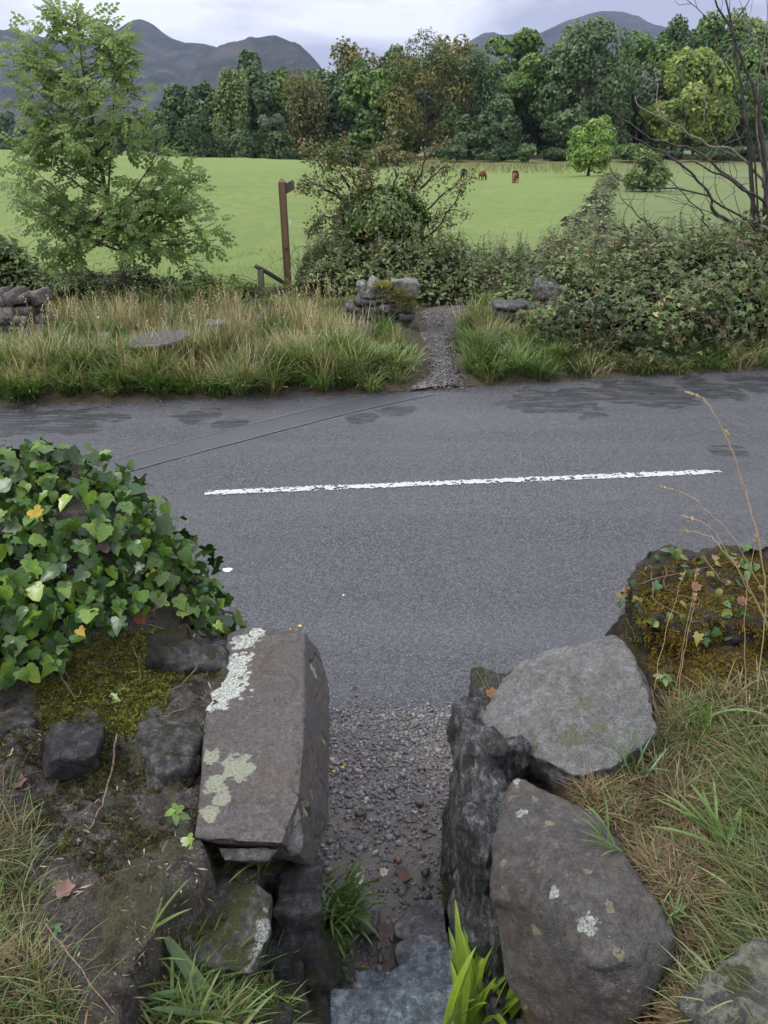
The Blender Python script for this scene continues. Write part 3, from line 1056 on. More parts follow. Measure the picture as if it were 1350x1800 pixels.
# trees standing in the open
far_tree(1045, 201, 66, 296, 105, LIME, 'small bright lime green tree standing alone at the field boundary', n=8000, lobes=60, lobe_r=0.30, leaf=0.30, low=0.02, trunk=0.22, shape=0.9, group='', name='lime_tree')
far_tree(1143, 262, 56, 345, 62, PALE, 'grey green willowy bush in the rough pasture right of the lime tree', n=2600, lobes=16, leaf=0.34, low=0.0, trunk=0.07, template=1, lobe_r=0.4, shape=1.8, group='', name='willow_bush', cat='bush')

# ---------------------------------------------------------------- cattle
def m_hide(name, col):
    M = Mat(name)
    n = M.noise(6, 4)
    return M.fin(M.ramp(n, [(0.3, tuple(x * .6 for x in col)), (0.7, col)]), 0.7, None, 0.3)


HB, HR, HT = m_hide('black_hide', (0.014, 0.013, 0.013)), m_hide('red_hide', (0.16, 0.055, 0.022)), m_hide('brown_hide', (0.09, 0.05, 0.028))


def cow(px, pyy, hide, heading, label, s=1.0):
    g = pz(px, pyy, -2.3)
    for _ in range(4): g = pz(px, pyy, ground_z(g[0], g[1]).item())
    root = empty('cow', g, label, 'cow', 'cattle grazing at the far side of the field')
    me = bpy.data.meshes.new('body')
    # one skinned body: hips, back, shoulders, neck lowered to the grass, head; legs from hips and shoulders
    vs = {'hip': (0, -.75, 1.12, .33), 'mid': (0, 0, 1.05, .38), 'sh': (0, .62, 1.1, .34), 'nk': (0, 1.0, .95, .2), 'nk2': (0, 1.22, .58, .14), 'hd': (0, 1.38, .30, .13), 'mz': (0, 1.5, .1, .08),
          'rump': (0, -.98, 1.1, .2)}
    for sx_ in (-1, 1):
        vs['h1%d' % sx_] = (sx_ * .2, -.82, .78, .17); vs['h2%d' % sx_] = (sx_ * .2, -.95, .48, .08); vs['h3%d' % sx_] = (sx_ * .2, -.85, .06, .07)
        vs['f1%d' % sx_] = (sx_ * .18, .62, .72, .13); vs['f2%d' % sx_] = (sx_ * .18, .66, .4, .07); vs['f3%d' % sx_] = (sx_ * .18, .64, .06, .07)
        vs['e%d' % sx_] = (sx_ * .2, 1.22, .5, .05)
    ed = [('hip', 'mid'), ('mid', 'sh'), ('sh', 'nk'), ('nk', 'nk2'), ('nk2', 'hd'), ('hd', 'mz'), ('hip', 'rump')]
    for sx_ in (-1, 1):
        ed += [('hip', 'h1%d' % sx_), ('h1%d' % sx_, 'h2%d' % sx_), ('h2%d' % sx_, 'h3%d' % sx_), ('sh', 'f1%d' % sx_), ('f1%d' % sx_, 'f2%d' % sx_), ('f2%d' % sx_, 'f3%d' % sx_), ('nk2', 'e%d' % sx_)]
    ks = list(vs)
    me.from_pydata([vs[k_][:3] for k_ in ks], [(ks.index(a_), ks.index(b_)) for a_, b_ in ed], [])
    o = bpy.data.objects.new('t', me); COL.objects.link(o)
    md = o.modifiers.new('s', 'SKIN')
    for i_, k_ in enumerate(ks):
        me.skin_vertices[0].data[i_].radius = (vs[k_][3], vs[k_][3])
    me.skin_vertices[0].data[ks.index('mid')].use_root = True
    sb = o.modifiers.new('b', 'SUBSURF'); sb.levels = 1
    ev = o.evaluated_get(bpy.context.evaluated_depsgraph_get())
    nm = bpy.data.meshes.new_from_object(ev)
    nm.name = 'body'
    bpy.data.objects.remove(o)
    nm.materials.clear(); nm.materials.append(hide)
    for p_ in nm.polygons: p_.use_smooth = True
    Rz = np.array(Matrix.Rotation(heading, 3, 'Z')) 
    place('body', nm, root, g, Rz, s)
    tl = np.array([(0, -1.12, 1.15), (0, -1.22, 0.9), (0, -1.2, 0.45)]) * s @ Rz.T + g
    Vt, Ft = tube(smooth_path(tl, 4), np.linspace(.035, .03, 9) * s, 5)
    mk('tail', Vt, Ft, hide, root, smooth=True)


cow(760, 309, HB, math.radians(172), 'black cow grazing, leftmost of the five', 0.8)
cow(781, 311, HT, math.radians(12), 'dull brown cow grazing just right of the leftmost black one', 0.75)
cow(815, 316, HB, math.radians(160), 'black calf sized cow between two brown ones', 0.8)
cow(848, 318, HR, math.radians(-28), 'reddish cow seen from behind, second from the right', 0.75)
cow(905, 323, HR, math.radians(163), 'bright red brown cow, rightmost of the five', 0.85)
# ---------------------------------------------------------------- verge grass
GRASS = m_leaf('grass', 0.5, 0.28, 1.15, 0.35, 3.0, spec=0.3)
STRAW = m_leaf('dry_grass', 0.6, 0.2, 1.0, 0.3, 3.0, spec=0.2)
GCOL = [(0.075, 0.125, 0.028), (0.105, 0.165, 0.040), (0.15, 0.21, 0.070), (0.055, 0.095, 0.024), (0.19, 0.22, 0.095)]
TCOL = [(0.40, 0.32, 0.17), (0.48, 0.40, 0.25), (0.27, 0.20, 0.10), (0.19, 0.21, 0.085), (0.45, 0.40, 0.27), (0.15, 0.19, 0.06)]


def off_path(x, y, m=0.0):
    return np.abs(x - path_cx(y)) > path_hw(y) + m


def z_at(x, y):
    return ground_z(x, y)


# stones that poke out of the verge keep the grass off their tops
FRONT = [(-.75, .55, 10.8, 12.4), (-9, -4.9, 10.5, 11.9), (-3.75, -2.85, 10.55, 11.5), (1.5, 2.0, 10.9, 11.7), (-2.3, -1.6, 11.6, 12.3)]
KEEP = [(-3.22, 11.05, 0.42), (0.02, 11.9, 0.50), (1.85, 11.5, 0.35), (-1.95, 12.3, 0.4)]


def clumps(n, xr, dy, per, L, w, cols, lean=(0.15, 0.9), bend=(0.6, 1.5), rad=0.10, seg=3, toward=0.35, wts=None, mask=None):
    r = rng
    cx = r.uniform(*xr, n)
    cy = far_edge(cx) + r.uniform(*dy, n)
    ok = off_path(cx, cy, 0.10) | (cy < far_edge(cx))
    for a, b, c in KEEP: ok &= np.hypot(cx - a, cy - b) > c
    for x0_, x1_, y0_, y1_ in FRONT: ok &= ~((cx > x0_) & (cx < x1_) & (cy > y0_) & (cy < y1_))
    if mask is not None: ok &= mask(cx, cy)
    cx, cy = cx[ok], cy[ok]
    m = len(cx)
    cl = r.uniform(0.6, 1.3, m) * (1 + 0.30 * vnoise(xyz(cx, cy), 1.9, 44))
    cc = palette(cols, m, 0.14, wts) * (1 + 0.25 * vnoise(xyz(cx, cy), 1.1, 45)[:, None])
    az0 = r.uniform(0, 6.28, m)
    i = np.repeat(np.arange(m), per)
    N = len(i)
    a = r.uniform(0, 6.28, N)
    rr = rad * np.sqrt(r.random(N))
    x, y = cx[i] + np.cos(a) * rr, cy[i] + np.sin(a) * rr
    az = a + r.normal(0, 0.4, N)
    tw = r.random(N) < toward
    az[tw] = -math.pi / 2 + r.normal(0, 0.7, tw.sum())
    base = np.stack([x, y, z_at(x, y) - 0.01], -1)
    ln = r.uniform(*L, N) * cl[i]
    tint = np.clip(cc[i] * (1 + r.normal(0, 0.18, (N, 1))), 0.01, 0.8)
    return blades(base, ln, w * r.uniform(0.7, 1.3, N), az, r.uniform(*lean, N) * 0.6, r.uniform(*bend, N), seg, tint, 0.5)


B = []
# left of the path: lush arching clumps along the road, straw behind
B.append(clumps(300, (-8, 0.35), (0.05, 1.1), 78, (0.22, 0.44), 0.014, GCOL))
B.append(clumps(260, (-8, 0.35), (0.8, 2.8), 46, (0.18, 0.36), 0.010, GCOL, bend=(0.4, 1.3)))
B.append(clumps(300, (-9, 0.6), (2.4, 5.6), 36, (0.10, 0.24), 0.010, GCOL + [(0.20, 0.25, 0.07)] * 2))
# right of the path
B.append(clumps(120, (1.1, 2.6), (0.05, 2.4), 85, (0.22, 0.42), 0.011, GCOL))
B.append(clumps(110, (2.6, 7), (0.6, 1.4), 60, (0.2, 0.4), 0.011, GCOL, bend=(0.7, 1.6)))
B.append(clumps(300, (2.2, 10), (0.02, 0.95), 56, (0.16, 0.34), 0.010, GCOL + [(0.22, 0.22, 0.10)] * 2, bend=(0.9, 1.8), lean=(0.3, 1.2)))
B.append(clumps(70, (0.9, 3.4), (2.6, 4.6), 60, (0.2, 0.4), 0.011, GCOL))
V, F, C = join(*B)
tag(mk('verge_grass', V, F, GRASS, at=(0, 10, 0), tint=C), kind='stuff')
B = []
dm = lambda x, y: (vnoise(xyz(x, y), 1.3, 5) > -0.12 - 0.35 * (y > 10.8))
B.append(clumps(900, (-9, 0.2), (0.8, 3.7), 30, (0.20, 0.44), 0.0075, TCOL, lean=(0.02, 0.45), bend=(0.05, 0.7), rad=0.16, seg=3, toward=0.1, mask=dm))
B.append(clumps(420, (-9, -0.1), (0.1, 1.4), 16, (0.30, 0.55), 0.007, TCOL, lean=(0.1, 0.9), bend=(0.2, 1.2), seg=3))
B.append(clumps(60, (1.1, 2.3), (1.0, 2.8), 30, (0.25, 0.45), 0.008, TCOL, lean=(0.05, 0.6), bend=(0.2, 1.0), seg=3))
B.append(clumps(260, (2.2, 11), (0.0, 0.9), 14, (0.18, 0.36), 0.007, TCOL, lean=(0.5, 1.4), bend=(0.2, 1.0), seg=3))
V, F, C = join(*B)
tag(mk('dry_grass', V, F, STRAW, at=(-3, 11, 0), tint=C), kind='stuff')

# flowering grass stems with feathery heads standing over the verge
n = 900
x = U(-9, 0.1, n); y = far_edge(x) + U(1.2, 3.9, n)
ok = off_path(x, y, 0.2)
for a, b, c in KEEP: ok &= np.hypot(x - a, y - b) > c * 0.8
for x0_, x1_, y0_, y1_ in FRONT: ok &= ~((x > x0_) & (x < x1_) & (y > y0_ - .3) & (y < y1_))
x, y = x[ok], y[ok]; n = len(x)
h = U(0.35, 0.62, n)
az = U(0, 6.28, n)
base = xyz(x, y, 0); base[:, 2] = z_at(x, y)
th0, bd = U(0, .2, n), U(0.05, 0.5, n)
tc = palette(TCOL, n, 0.12)
st = blades(base, h, np.full(n, 0.006), az, th0, bd, 3, tc)
tips = st[0].reshape(n, 7, 3)[:, 6]
k = 9
tp = np.repeat(tips, k, 0); j = np.tile(np.arange(k), n)
dr = np.stack([np.cos(az) * 0.35, np.sin(az) * 0.35, np.full(n, 1.0)], -1); dr = norm(dr)
pos = tp - np.repeat(dr, k, 0) * (j * 0.018)[:, None]
tipd = norm(np.repeat(dr, k, 0) + rand_dirs(n * k) * 0.7)
hd = scatter((SPR_V * np.array([1, 1.0, 1]), SPR_F), pos, frames(rand_dirs(n * k), tipd), U(0.02, 0.04, n * k), np.repeat(tc, k, 0) * 1.05)
V, F, C = join(st, hd)
tag(mk('seeding_grass', V, F, STRAW, at=(-4, 11, 0), tint=C), kind='stuff')

# short rough grass merging into the pasture
n = 15000
x = U(-14, 14, n); y = 13.4 + U(0, 1, n) ** 1.8 * 7
x = x * (y / 13.4) ** 0.7
ok = off_path(x, y, 0.0) | (y > 13.8)
x, y = x[ok], y[ok]; n = len(x)
base = xyz(x, y, 0); base[:, 2] = z_at(x, y)
tc = palette([(0.13, 0.205, 0.042), (0.16, 0.235, 0.052), (0.12, 0.19, 0.04), (0.19, 0.25, 0.08)], n, 0.07)
s_ = 0.6 + y / 26
V, F, C = blades(base, U(0.03, 0.065, n) * s_, U(0.010, 0.02, n) * s_, U(0, 6.28, n), U(0.1, 0.8, n), U(0.3, 1.2, n), 2, tc)
tag(mk('pasture_grass', V, F, GRASS, at=(0, 20, 0), tint=C), kind='stuff')

# low broad-leaved weeds at the field edge on the left
LEAF4_V = np.array([[0, 0, 0], [-.30, .38, .10], [0, .42, 0], [.30, .38, .10], [-.20, .76, .05], [0, 1.05, -.14], [.20, .76, .05]], float)
LEAF4_F = np.array([[0, 2, 1], [0, 3, 2], [1, 2, 4], [2, 5, 4], [2, 6, 5], [3, 6, 2]])
LEAF2_V = np.array([[0, 0, 0], [-.27, .45, .10], [0, 1.0, -.08], [.27, .45, .10]], float)
LEAF2_F = np.array([[0, 2, 1], [0, 3, 2]])
BRAM = m_leaf('bramble_leaves', 0.42, 0.25, 1.35, 0.5, 2.2, spec=0.45)
BC = [(0.045, 0.070, 0.020), (0.065, 0.095, 0.028), (0.095, 0.130, 0.042), (0.12, 0.155, 0.052), (0.14, 0.14, 0.045), (0.12, 0.07, 0.038)]
BW = [4, 5, 4, 1.8, 1.0, .6]
BCL = [(0.13, 0.175, 0.06), (0.16, 0.21, 0.075), (0.10, 0.14, 0.05)]
UNDER = None
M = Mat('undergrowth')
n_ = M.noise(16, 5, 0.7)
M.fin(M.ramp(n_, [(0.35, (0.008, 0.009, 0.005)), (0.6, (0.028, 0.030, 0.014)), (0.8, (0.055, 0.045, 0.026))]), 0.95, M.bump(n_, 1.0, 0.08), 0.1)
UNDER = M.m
STEM = m_bark('stems', (0.05, 0.03, 0.022), (0.16, 0.11, 0.07), 30)


def mound(name, label, cat, xr, yr, top, mat=UNDER, leaf=(0.05, 0.09), n=9000, cols=BC, wts=BW, step=0.07, group=None, canes=60, cane_col=None, parent=None, tri=True, lift=0.10, upb=0.55, front=None):
    """A thicket: a dark tangled core under a shell of leaves on arching canes. top(x,y) = height of the growth over z=0."""
    xs_, ys_ = np.arange(xr[0], xr[1], step), np.arange(yr[0], yr[1], step)
    cx, cyy = np.mean(xr), np.mean(yr)
    root = empty(name, (cx, cyy, 0.0), label, cat, group)

    def zf(X, Y):
        g = ground_z(X, Y)
        t = top(X, Y)
        nz = fbm(xyz(X, Y), 2.6, 3, 21).reshape(X.shape)
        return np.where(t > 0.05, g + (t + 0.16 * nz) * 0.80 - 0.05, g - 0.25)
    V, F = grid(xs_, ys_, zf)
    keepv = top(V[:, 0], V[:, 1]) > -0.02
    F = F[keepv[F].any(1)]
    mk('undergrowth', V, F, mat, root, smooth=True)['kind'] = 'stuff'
    # leaves
    m = n * 3
    x, y = U(*xr, m), U(*yr, m)
    t = top(x, y)
    e = 0.06
    gx = (top(x + e, y) - top(x - e, y)) / (2 * e)
    gy = (top(x, y + e) - top(x, y - e)) / (2 * e)
    area = np.sqrt(1 + np.minimum(gx ** 2 + gy ** 2, 30))
    ok = (t > 0.03) & (rng.random(m) < area / area.max() * 2.2)
    x, y, t, gx, gy = x[ok][:n], y[ok][:n], t[ok][:n], gx[ok][:n], gy[ok][:n]
    m = len(x)
    nz = fbm(xyz(x, y), 2.6, 3, 21)
    z = ground_z(x, y) + t * rng.uniform(0.72, 1.0, m) ** 1.0 + 0.16 * nz + U(-0.04, lift, m)
    nn = norm(np.stack([-gx, -gy, np.ones(m)], -1))
    P = np.stack([x, y, z], -1) + nn * U(-0.05, 0.06, m)[:, None]
    nn = norm(nn * (1 - upb) + np.array([0, -0.12, 1]) * upb + rng.normal(size=(m, 3)) * 0.38)
    tip = norm(rng.normal(size=(m, 3)) + np.array([0, -0.4, -0.35]))
    if front is not None:
        k = front[1]
        fx = U(front[2], xr[1], k)
        fy = front[0](fx) + rng.normal(0, .10, k)
        ft = top(fx, fy + .7)
        fz = ground_z(fx, fy) + .04 + ft * rng.random(k) * .95
        kk = (ft > .1) & off_path(fx, fy, .25)
        Pf = np.stack([fx, fy - .12 * (1 - fz / 1.2), fz], -1)[kk]
        P = np.concatenate([P, Pf])
        nn = np.concatenate([nn, norm(np.array([0, -.55, .8]) + rng.normal(size=(len(Pf), 3)) * .45)])
        tip = np.concatenate([tip, norm(rng.normal(size=(len(Pf), 3)) + [0, -.3, -.6])])
        x, y, z = P[:, 0], P[:, 1], P[:, 2]
        m = len(P)
    cc = palette(cols, m, 0.14, wts)
    pf = fbm(P, 1.3, 3, 77)[:, None]
    patch = 0.95 + 0.5 * pf  # patchy leaf colour; its dark patches stand in for shaded hollows
    cc = cc * patch
    R = frames(nn, tip)
    L = U(*leaf, m)
    parts = [scatter((LEAF4_V, LEAF4_F), P, R, L, cc)]
    if tri:
        for a in (-1.15, 1.15):
            c_, s_ = math.cos(a), math.sin(a)
            Rz = np.array([[c_, -s_, 0], [s_, c_, 0], [0, 0, 1]])
            parts.append(scatter((LEAF2_V, LEAF2_F), P, R @ Rz, L * 0.9, cc * 0.95))
    V, F, C = join(*parts)
    mk('foliage', V, F, BRAM, root, tint=C)['kind'] = 'stuff'
    if canes:
        ps = []
        sel = rng.choice(m, canes)
        for i_ in sel:
            a = U(0, 6.28)
            b0 = np.array([x[i_], y[i_], z[i_] - 0.25])
            L_ = U(0.5, 1.2)
            d_ = np.array([math.cos(a), math.sin(a) * 0.7 - 0.3, 0])
            pp = smooth_path([b0, b0 + d_ * L_ * 0.4 + [0, 0, 0.42], b0 + d_ * L_ * 0.8 + [0, 0, 0.40], b0 + d_ * L_ * 1.1 + [0, 0, 0.12]], 4, 0.02, int(i_))
            ps.append(tube(pp, np.linspace(0.006, 0.0025, len(pp)), 4, False))
        V, F, _ = join(*ps)
        mk('canes', V, F, STEM, root)['kind'] = 'stuff'
    return root


def bump2(x, y, cx, cy, rx, ry, p=1.0):
    d = ((x - cx) / rx) ** 2 + ((y - cy) / ry) ** 2
    return np.clip(1 - d, 0, 1) ** p


def right_front(x):
    return np.interp(x, [1.6, 2.1, 2.6, 3.6, 5, 8, 12], [11.3, 10.75, 10.2, 10.15, 10.6, 11.2, 12]) + 0.18 * vnoise(xyz(x, 0 * x), 2.3, 15).reshape(np.shape(x))


def right_top(x, y):
    x, y = np.broadcast_arrays(x, y)
    f = right_front(x)
    t = np.interp(x, [1.25, 1.6, 2.1, 2.8, 3.6, 5.0, 6.5, 12], [-.2, 0.28, 0.62, 0.92, 1.0, 1.25, 1.5, 1.75])
    w = np.clip((y - f) / 1.15, 0, 1) ** 0.45
    back = np.clip((16.2 - y) / 3.2, 0, 1) ** 0.8
    pth = sstep(0.30, 0.8, x - path_cx(y) - path_hw(y))
    return np.where((y > f) & (y < 16.2), (t * w * back + 0.22 * vnoise(xyz(x, y), 1.5, 9).reshape(x.shape)) * pth, -0.1)


def mid_top(x, y):
    x, y = np.broadcast_arrays(x, y)
    f = 13.55 + 0.15 * vnoise(xyz(x, y * 0), 1.4, 5).reshape(x.shape)
    t = np.interp(x, [-1.65, -1.35, -0.9, 0.5, 2.0, 3.0, 3.8], [-.1, 0.55, 0.80, 0.85, 0.75, 0.65, -.1])
    w = np.clip((y - f) / 0.8, 0, 1) ** 0.45 * np.clip((16.4 - y) / 1.2, 0, 1) ** 0.6
    return np.where((y > f) & (y < 16.4) & (t > 0), t * w + 0.10 * vnoise(xyz(x, y), 1.6, 9).reshape(x.shape), -0.1)


mound('bramble_thicket', 'big bramble thicket on the right, sprawling over the wall beside the road', 'bramble', (1.3, 11), (10.5, 16.4), right_top, n=18500, canes=420, leaf=(0.034, 0.086), front=(right_front, 5000, 1.9))
mound('bramble_thicket', 'bramble bank behind the mossy wall stub, below the hawthorn', 'bramble', (-2.1, 3.9), (13.3, 16.6), mid_top, n=10500, canes=90, leaf=(0.035, 0.065))
# herb-grown strip that follows the field boundary up to the lime tree
def strip_top(x, y):
    x, y = np.broadcast_arrays(x, y)
    bx = np.interp(y, [15, 40, 105], [3.6, 10.3, 28.5])
    wd = np.interp(y, [15, 25, 40, 105], [1.8, 1.2, 0.9, 1.3])
    return np.clip(1 - ((x - bx) / wd) ** 2, -0.1, 1) * np.interp(y, [15, 22, 40, 105], [0.18, 0.18, 0.22, 0.5]) * (y > 15.6) + np.where(np.abs(x - bx) < wd, 0.12 * vnoise(xyz(x, y), 0.9, 9).reshape(x.shape), 0)


mound('weedy_bank', 'pale green weedy bank running along the field boundary to the lime tree', 'weeds', (1.5, 31), (15.6, 104), strip_top, n=6000, leaf=(0.06, 0.13), cols=BCL + [(0.20, 0.22, 0.11)] * 2, wts=None, step=0.5, canes=0)

# tall herbs: pale willowherb with fluffed seed standing in the brambles
HERB = m_leaf('herb', 0.6, 0.25, 1.0, 0.4, 4.0, spec=0.25)


def herbs(n, xr, yr, hr, cols, zf, leaf=0.05, per=26, tipc=None):
    x, y = U(*xr, n), U(*yr, n)
    ok = zf(x, y) > 0.1
    x, y = x[ok], y[ok]; n = len(x)
    h = U(*hr, n)
    z = ground_z(x, y) + zf(x, y) * 0.8
    base = np.stack([x, y, z], -1)
    cc = palette(cols, n, 0.12)
    az = U(0, 6.28, n)
    st = blades(base, h, np.full(n, 0.012), az, U(0, 0.12, n), U(0, 0.35, n), 3, cc * 0.9)
    b, m1, m2, tt = [st[0].reshape(n, 7, 3)[:, q] for q in (0, 2, 4, 6)]
    u = rng.random((n, per))
    i = np.repeat(np.arange(n), per); u = u.ravel()
    P = b[i] * (1 - u)[:, None] + tt[i] * u[:, None] + (m1[i] - (b[i] * .67 + tt[i] * .33)) * (np.sin(u * 3.14) ** 1)[:, None]
    dr = norm(rand_dirs(len(i)) * np.array([1, 1, 0.3]) + np.array([0, 0, 0.75]))
    col = cc[i]
    if tipc is not None:
        col = np.where((u > 0.6)[:, None], np.array(tipc) * (1 + rng.normal(0, .15, (len(i), 1))), col)
    lf = scatter((SPR_V * np.array([0.55, 1, 1]), SPR_F), P, frames(rand_dirs(len(i)) + [0, 0, 0.5], dr), leaf * (1.25 - 0.7 * u) * U(0.7, 1.3, len(i)), col)
    return join(st, lf)


HC = [(0.13, 0.17, 0.075), (0.17, 0.21, 0.105), (0.10, 0.14, 0.055)]
V, F, C = join(
    herbs(150, (-1.8, 3.6), (13.9, 15.6), (0.25, 0.7), HC, mid_top, 0.09, 34, (0.30, 0.30, 0.22)),
    herbs(160, (2.0, 9), (10.4, 12.0), (0.2, 0.5), HC + [(0.10, 0.13, 0.05), (0.16, 0.12, 0.07)], right_top, 0.08, 30),
    herbs(260, (2.4, 11), (12.2, 16), (0.2, 0.6), HC + [(0.14, 0.13, 0.05)], right_top, 0.09, 30, (0.26, 0.26, 0.17)),
    herbs(420, (2, 12), (16, 30), (0.2, 0.55), [(.19, .23, .11), (.23, .26, .14)], strip_top, 0.14, 24, (0.26, 0.29, 0.17)),
    herbs(600, (4, 28), (30, 95), (0.4, 0.9), [(.19, .23, .11), (.23, .26, .14)], strip_top, 0.22, 14, (0.24, 0.27, 0.15)))
tag(mk('willowherb', V, F, HERB, at=(2, 15, 1), tint=C), kind='stuff')
# docks and rusty stems in the rough ground by the wood's foot
n = 1500
x, y = U(4, 34, n), 116 + 22 * U(0, 1, n)
base = np.stack([x, y, ground_z(x, y)], -1)
V, F, C = blades(base, U(0.3, 0.9, n), U(0.03, 0.08, n), U(0, 6.28, n), U(0, 0.3, n), U(0, 0.6, n), 2, palette([(0.12, 0.07, 0.035), (0.13, 0.13, 0.05), (0.18, 0.16, 0.08)], n))
tag(mk('dock_stems', V, F, HERB, at=(20, 126, -2), tint=C), kind='stuff')

# ---------------------------------------------------------------- ash sapling
YA = 13.8
ASH_LEAF = m_leaf('ash_leaves', 0.5, 0.36, 1.35, 0.4, 3.0, spec=0.25)
BARK_B = m_bark('ash_bark', (0.030, 0.024, 0.018), (0.10, 0.08, 0.06), 40)
# one compound leaf, unit length: stalk with paired leaflets and a terminal one
_V, _F = [], []


def _leaflet(o, d, L, w):
    d = norm(np.array(d, float)); sd = np.array([d[1], -d[0], 0])
    k = len(_V)
    _V.extend([o, o + d * L * .5 - sd * w + [0, 0, .02], o + d * L + [0, 0, -.05], o + d * L * .5 + sd * w + [0, 0, .02]])
    _F.extend([[k, k + 1, k + 2], [k, k + 2, k + 3]])


for t_, L_ in ((0.30, .32), (0.52, .40), (0.74, .38)):
    for s_ in (-1, 1):
        _leaflet(np.array([0, t_, -0.12 * t_ ** 2]), (s_ * 0.9, 0.45, -0.1), L_, 0.125)
_leaflet(np.array([0, 0.92, -0.12]), (0, 1, -0.1), 0.36, 0.12)
k = len(_V); _V.extend([np.array([-.012, 0, 0]), np.array([.012, 0, 0]), np.array([0, .95, -.12])]); _F.append([k, k + 1, k + 2])
ASH_T = (np.array(_V, float), np.array(_F))

base = py(220, 545, YA)
gz_ = ground_z(base[0], YA).item()
base[2] = gz_ - 0.05
ash = empty('ash_sapling', (base[0], YA, gz_), 'slender young ash tree with feathery bright green leaves, left of the signpost', 'tree')


def PX(pts, Y0, dy=None):
    return [py(x, y, Y0 + (dy[i] if dy is not None else 0)) for i, (x, y) in enumerate(pts)]


trunk_px = [(219, 500), (214, 450), (207, 415), (190, 350), (180, 300), (168, 250), (158, 190), (146, 120), (138, 60), (133, 15)]
tr_pts = [base] + PX(trunk_px, YA)
TP = smooth_path(tr_pts, 6, 0.015)
rad = np.interp(np.linspace(0, 1, len(TP)), [0, .1, .3, .55, .8, 1], [.072, .052, .042, .028, .013, .004])
V, F = tube(TP, rad, 8)
mk('trunk', V, F, BARK_B, ash, smooth=True)
# crown edge in the photo: y -> (left, right)
EY = [8, 40, 70, 100, 150, 200, 240, 290, 340, 390, 430, 465, 500]
EL = [122, 66, 48, 38, 34, 62, 44, 34, 26, 66, 96, 92, 120]
ER = [142, 180, 218, 205, 236, 240, 260, 326, 340, 362, 384, 350, 280]
limbs, twig_ends = [], []
r_ = np.random.default_rng(5)
spec = []
for i_, yy_ in enumerate(np.linspace(22, 470, 38)):
    for sd in (-1, 1):
        spec.append((yy_, sd))
for yy_, sd in spec:
    e = np.interp(yy_, EY, EL if sd < 0 else ER) + r_.uniform(-4, 12) * -sd
    dep = r_.uniform(-0.75, 0.75) * min(1, (yy_ + 60) / 260)
    if r_.random() < 0.35: e = CX * 0 + np.interp(yy_, EY, [(a + b) / 2 for a, b in zip(EL, ER)]) + r_.uniform(-30, 30); dep *= 1.5
    end = py(e, yy_, YA + dep)
    # leaves the trunk lower down
    zt = end[2] - abs(end[0] - base[0] + 0.0) * r_.uniform(0.35, 0.8) - 0.15
    k_ = int(np.argmin(np.abs(TP[:, 2] - max(zt, gz_ + r_.uniform(.7, 1.7)))))
    k_ = min(k_, len(TP) - 3)
    st = TP[k_]
    mid = st * 0.5 + end * 0.5 + np.array([0, 0, -0.04 * np.linalg.norm(end - st)])
    pp = smooth_path([st, mid, end], 7, 0.035, int(yy_) + sd)
    L_ = np.linalg.norm(end - st)
    rr0 = min(0.026, rad[k_] * 0.6) * min(1, L_ / 0.7)
    limbs.append(tube(pp, np.linspace(rr0, 0.003, len(pp)), 5))
    twig_ends.append((pp, L_))
# the strong right-hand fork low on the trunk and two on the left
for pts, dy, r0 in [([(207, 417), (230, 402), (247, 380), (262, 350), (285, 300), (300, 262)], [0, -.05, -.1, -.15, -.1, 0], .032),
                    ([(184, 330), (150, 315), (118, 270), (92, 230)], [0, .1, .2, .3], .020),
                    ([(207, 420), (170, 395), (150, 380), (120, 372)], [0, .1, .1, .2], .018),
                    ([(190, 350), (198, 200), (206, 110), (205, 75)], [0, -.1, -.1, 0], .018),
                    ([(165, 245), (110, 180), (75, 130), (45, 118)], [0, .1, .1, .1], .015)]:
    pp = smooth_path(PX(pts, YA, dy), 6, 0.02, 3)
    V, F = tube(pp, np.linspace(r0, 0.004, len(pp)), 6)
    mk('limb', V, F, BARK_B, ash, smooth=True)
    twig_ends.append((pp, 1.2))
pos, tips = [], []
tw_tubes = []
for pp, L_ in twig_ends:
    m = int(12 + 15 * L_)
    u = 0.28 + 0.72 * r_.random(m) ** 0.8
    idx = np.clip((u * (len(pp) - 1)).astype(int), 0, len(pp) - 1)
    p0 = pp[idx]
    out = norm(pp[-1] - pp[0])
    d_ = norm(out * 0.7 + rand_dirs(m) * 0.95 + np.array([0, 0, 0.25]))
    off = r_.uniform(0.0, 0.34, (m, 1)) * (0.4 + 0.6 * min(1, L_))
    pos.append(p0 + d_ * off); tips.append(norm(d_ + rand_dirs(m) * 0.5 + np.array([0, 0, 0.15])))
    for k_ in range(0, m, 4):
        tw_tubes.append(tube(np.array([p0[k_], p0[k_] + d_[k_] * off[k_] + 1e-3]), np.array([.004, .002]), 4, False))
V, F, _ = join(*limbs)
mk('branches', V, F, BARK_B, ash, smooth=True)['kind'] = 'stuff'
V, F, _ = join(*tw_tubes)
mk('twigs', V, F, BARK_B, ash)['kind'] = 'stuff'
P = np.concatenate(pos); Tp = np.concatenate(tips)
kp = ~((P[:, 2] < 1.15) & (np.abs(P[:, 0] - base[0]) < .38)) & (P[:, 2] > .55)
P, Tp = P[kp], Tp[kp]
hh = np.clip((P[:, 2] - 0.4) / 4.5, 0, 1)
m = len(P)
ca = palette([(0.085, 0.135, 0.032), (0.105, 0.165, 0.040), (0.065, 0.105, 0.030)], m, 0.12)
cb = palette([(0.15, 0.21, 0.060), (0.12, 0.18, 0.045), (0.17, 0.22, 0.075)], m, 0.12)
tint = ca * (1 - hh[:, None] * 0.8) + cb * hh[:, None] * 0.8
nn = norm(rand_dirs(m) * 0.6 + np.array([0, -0.45, 0.75]))
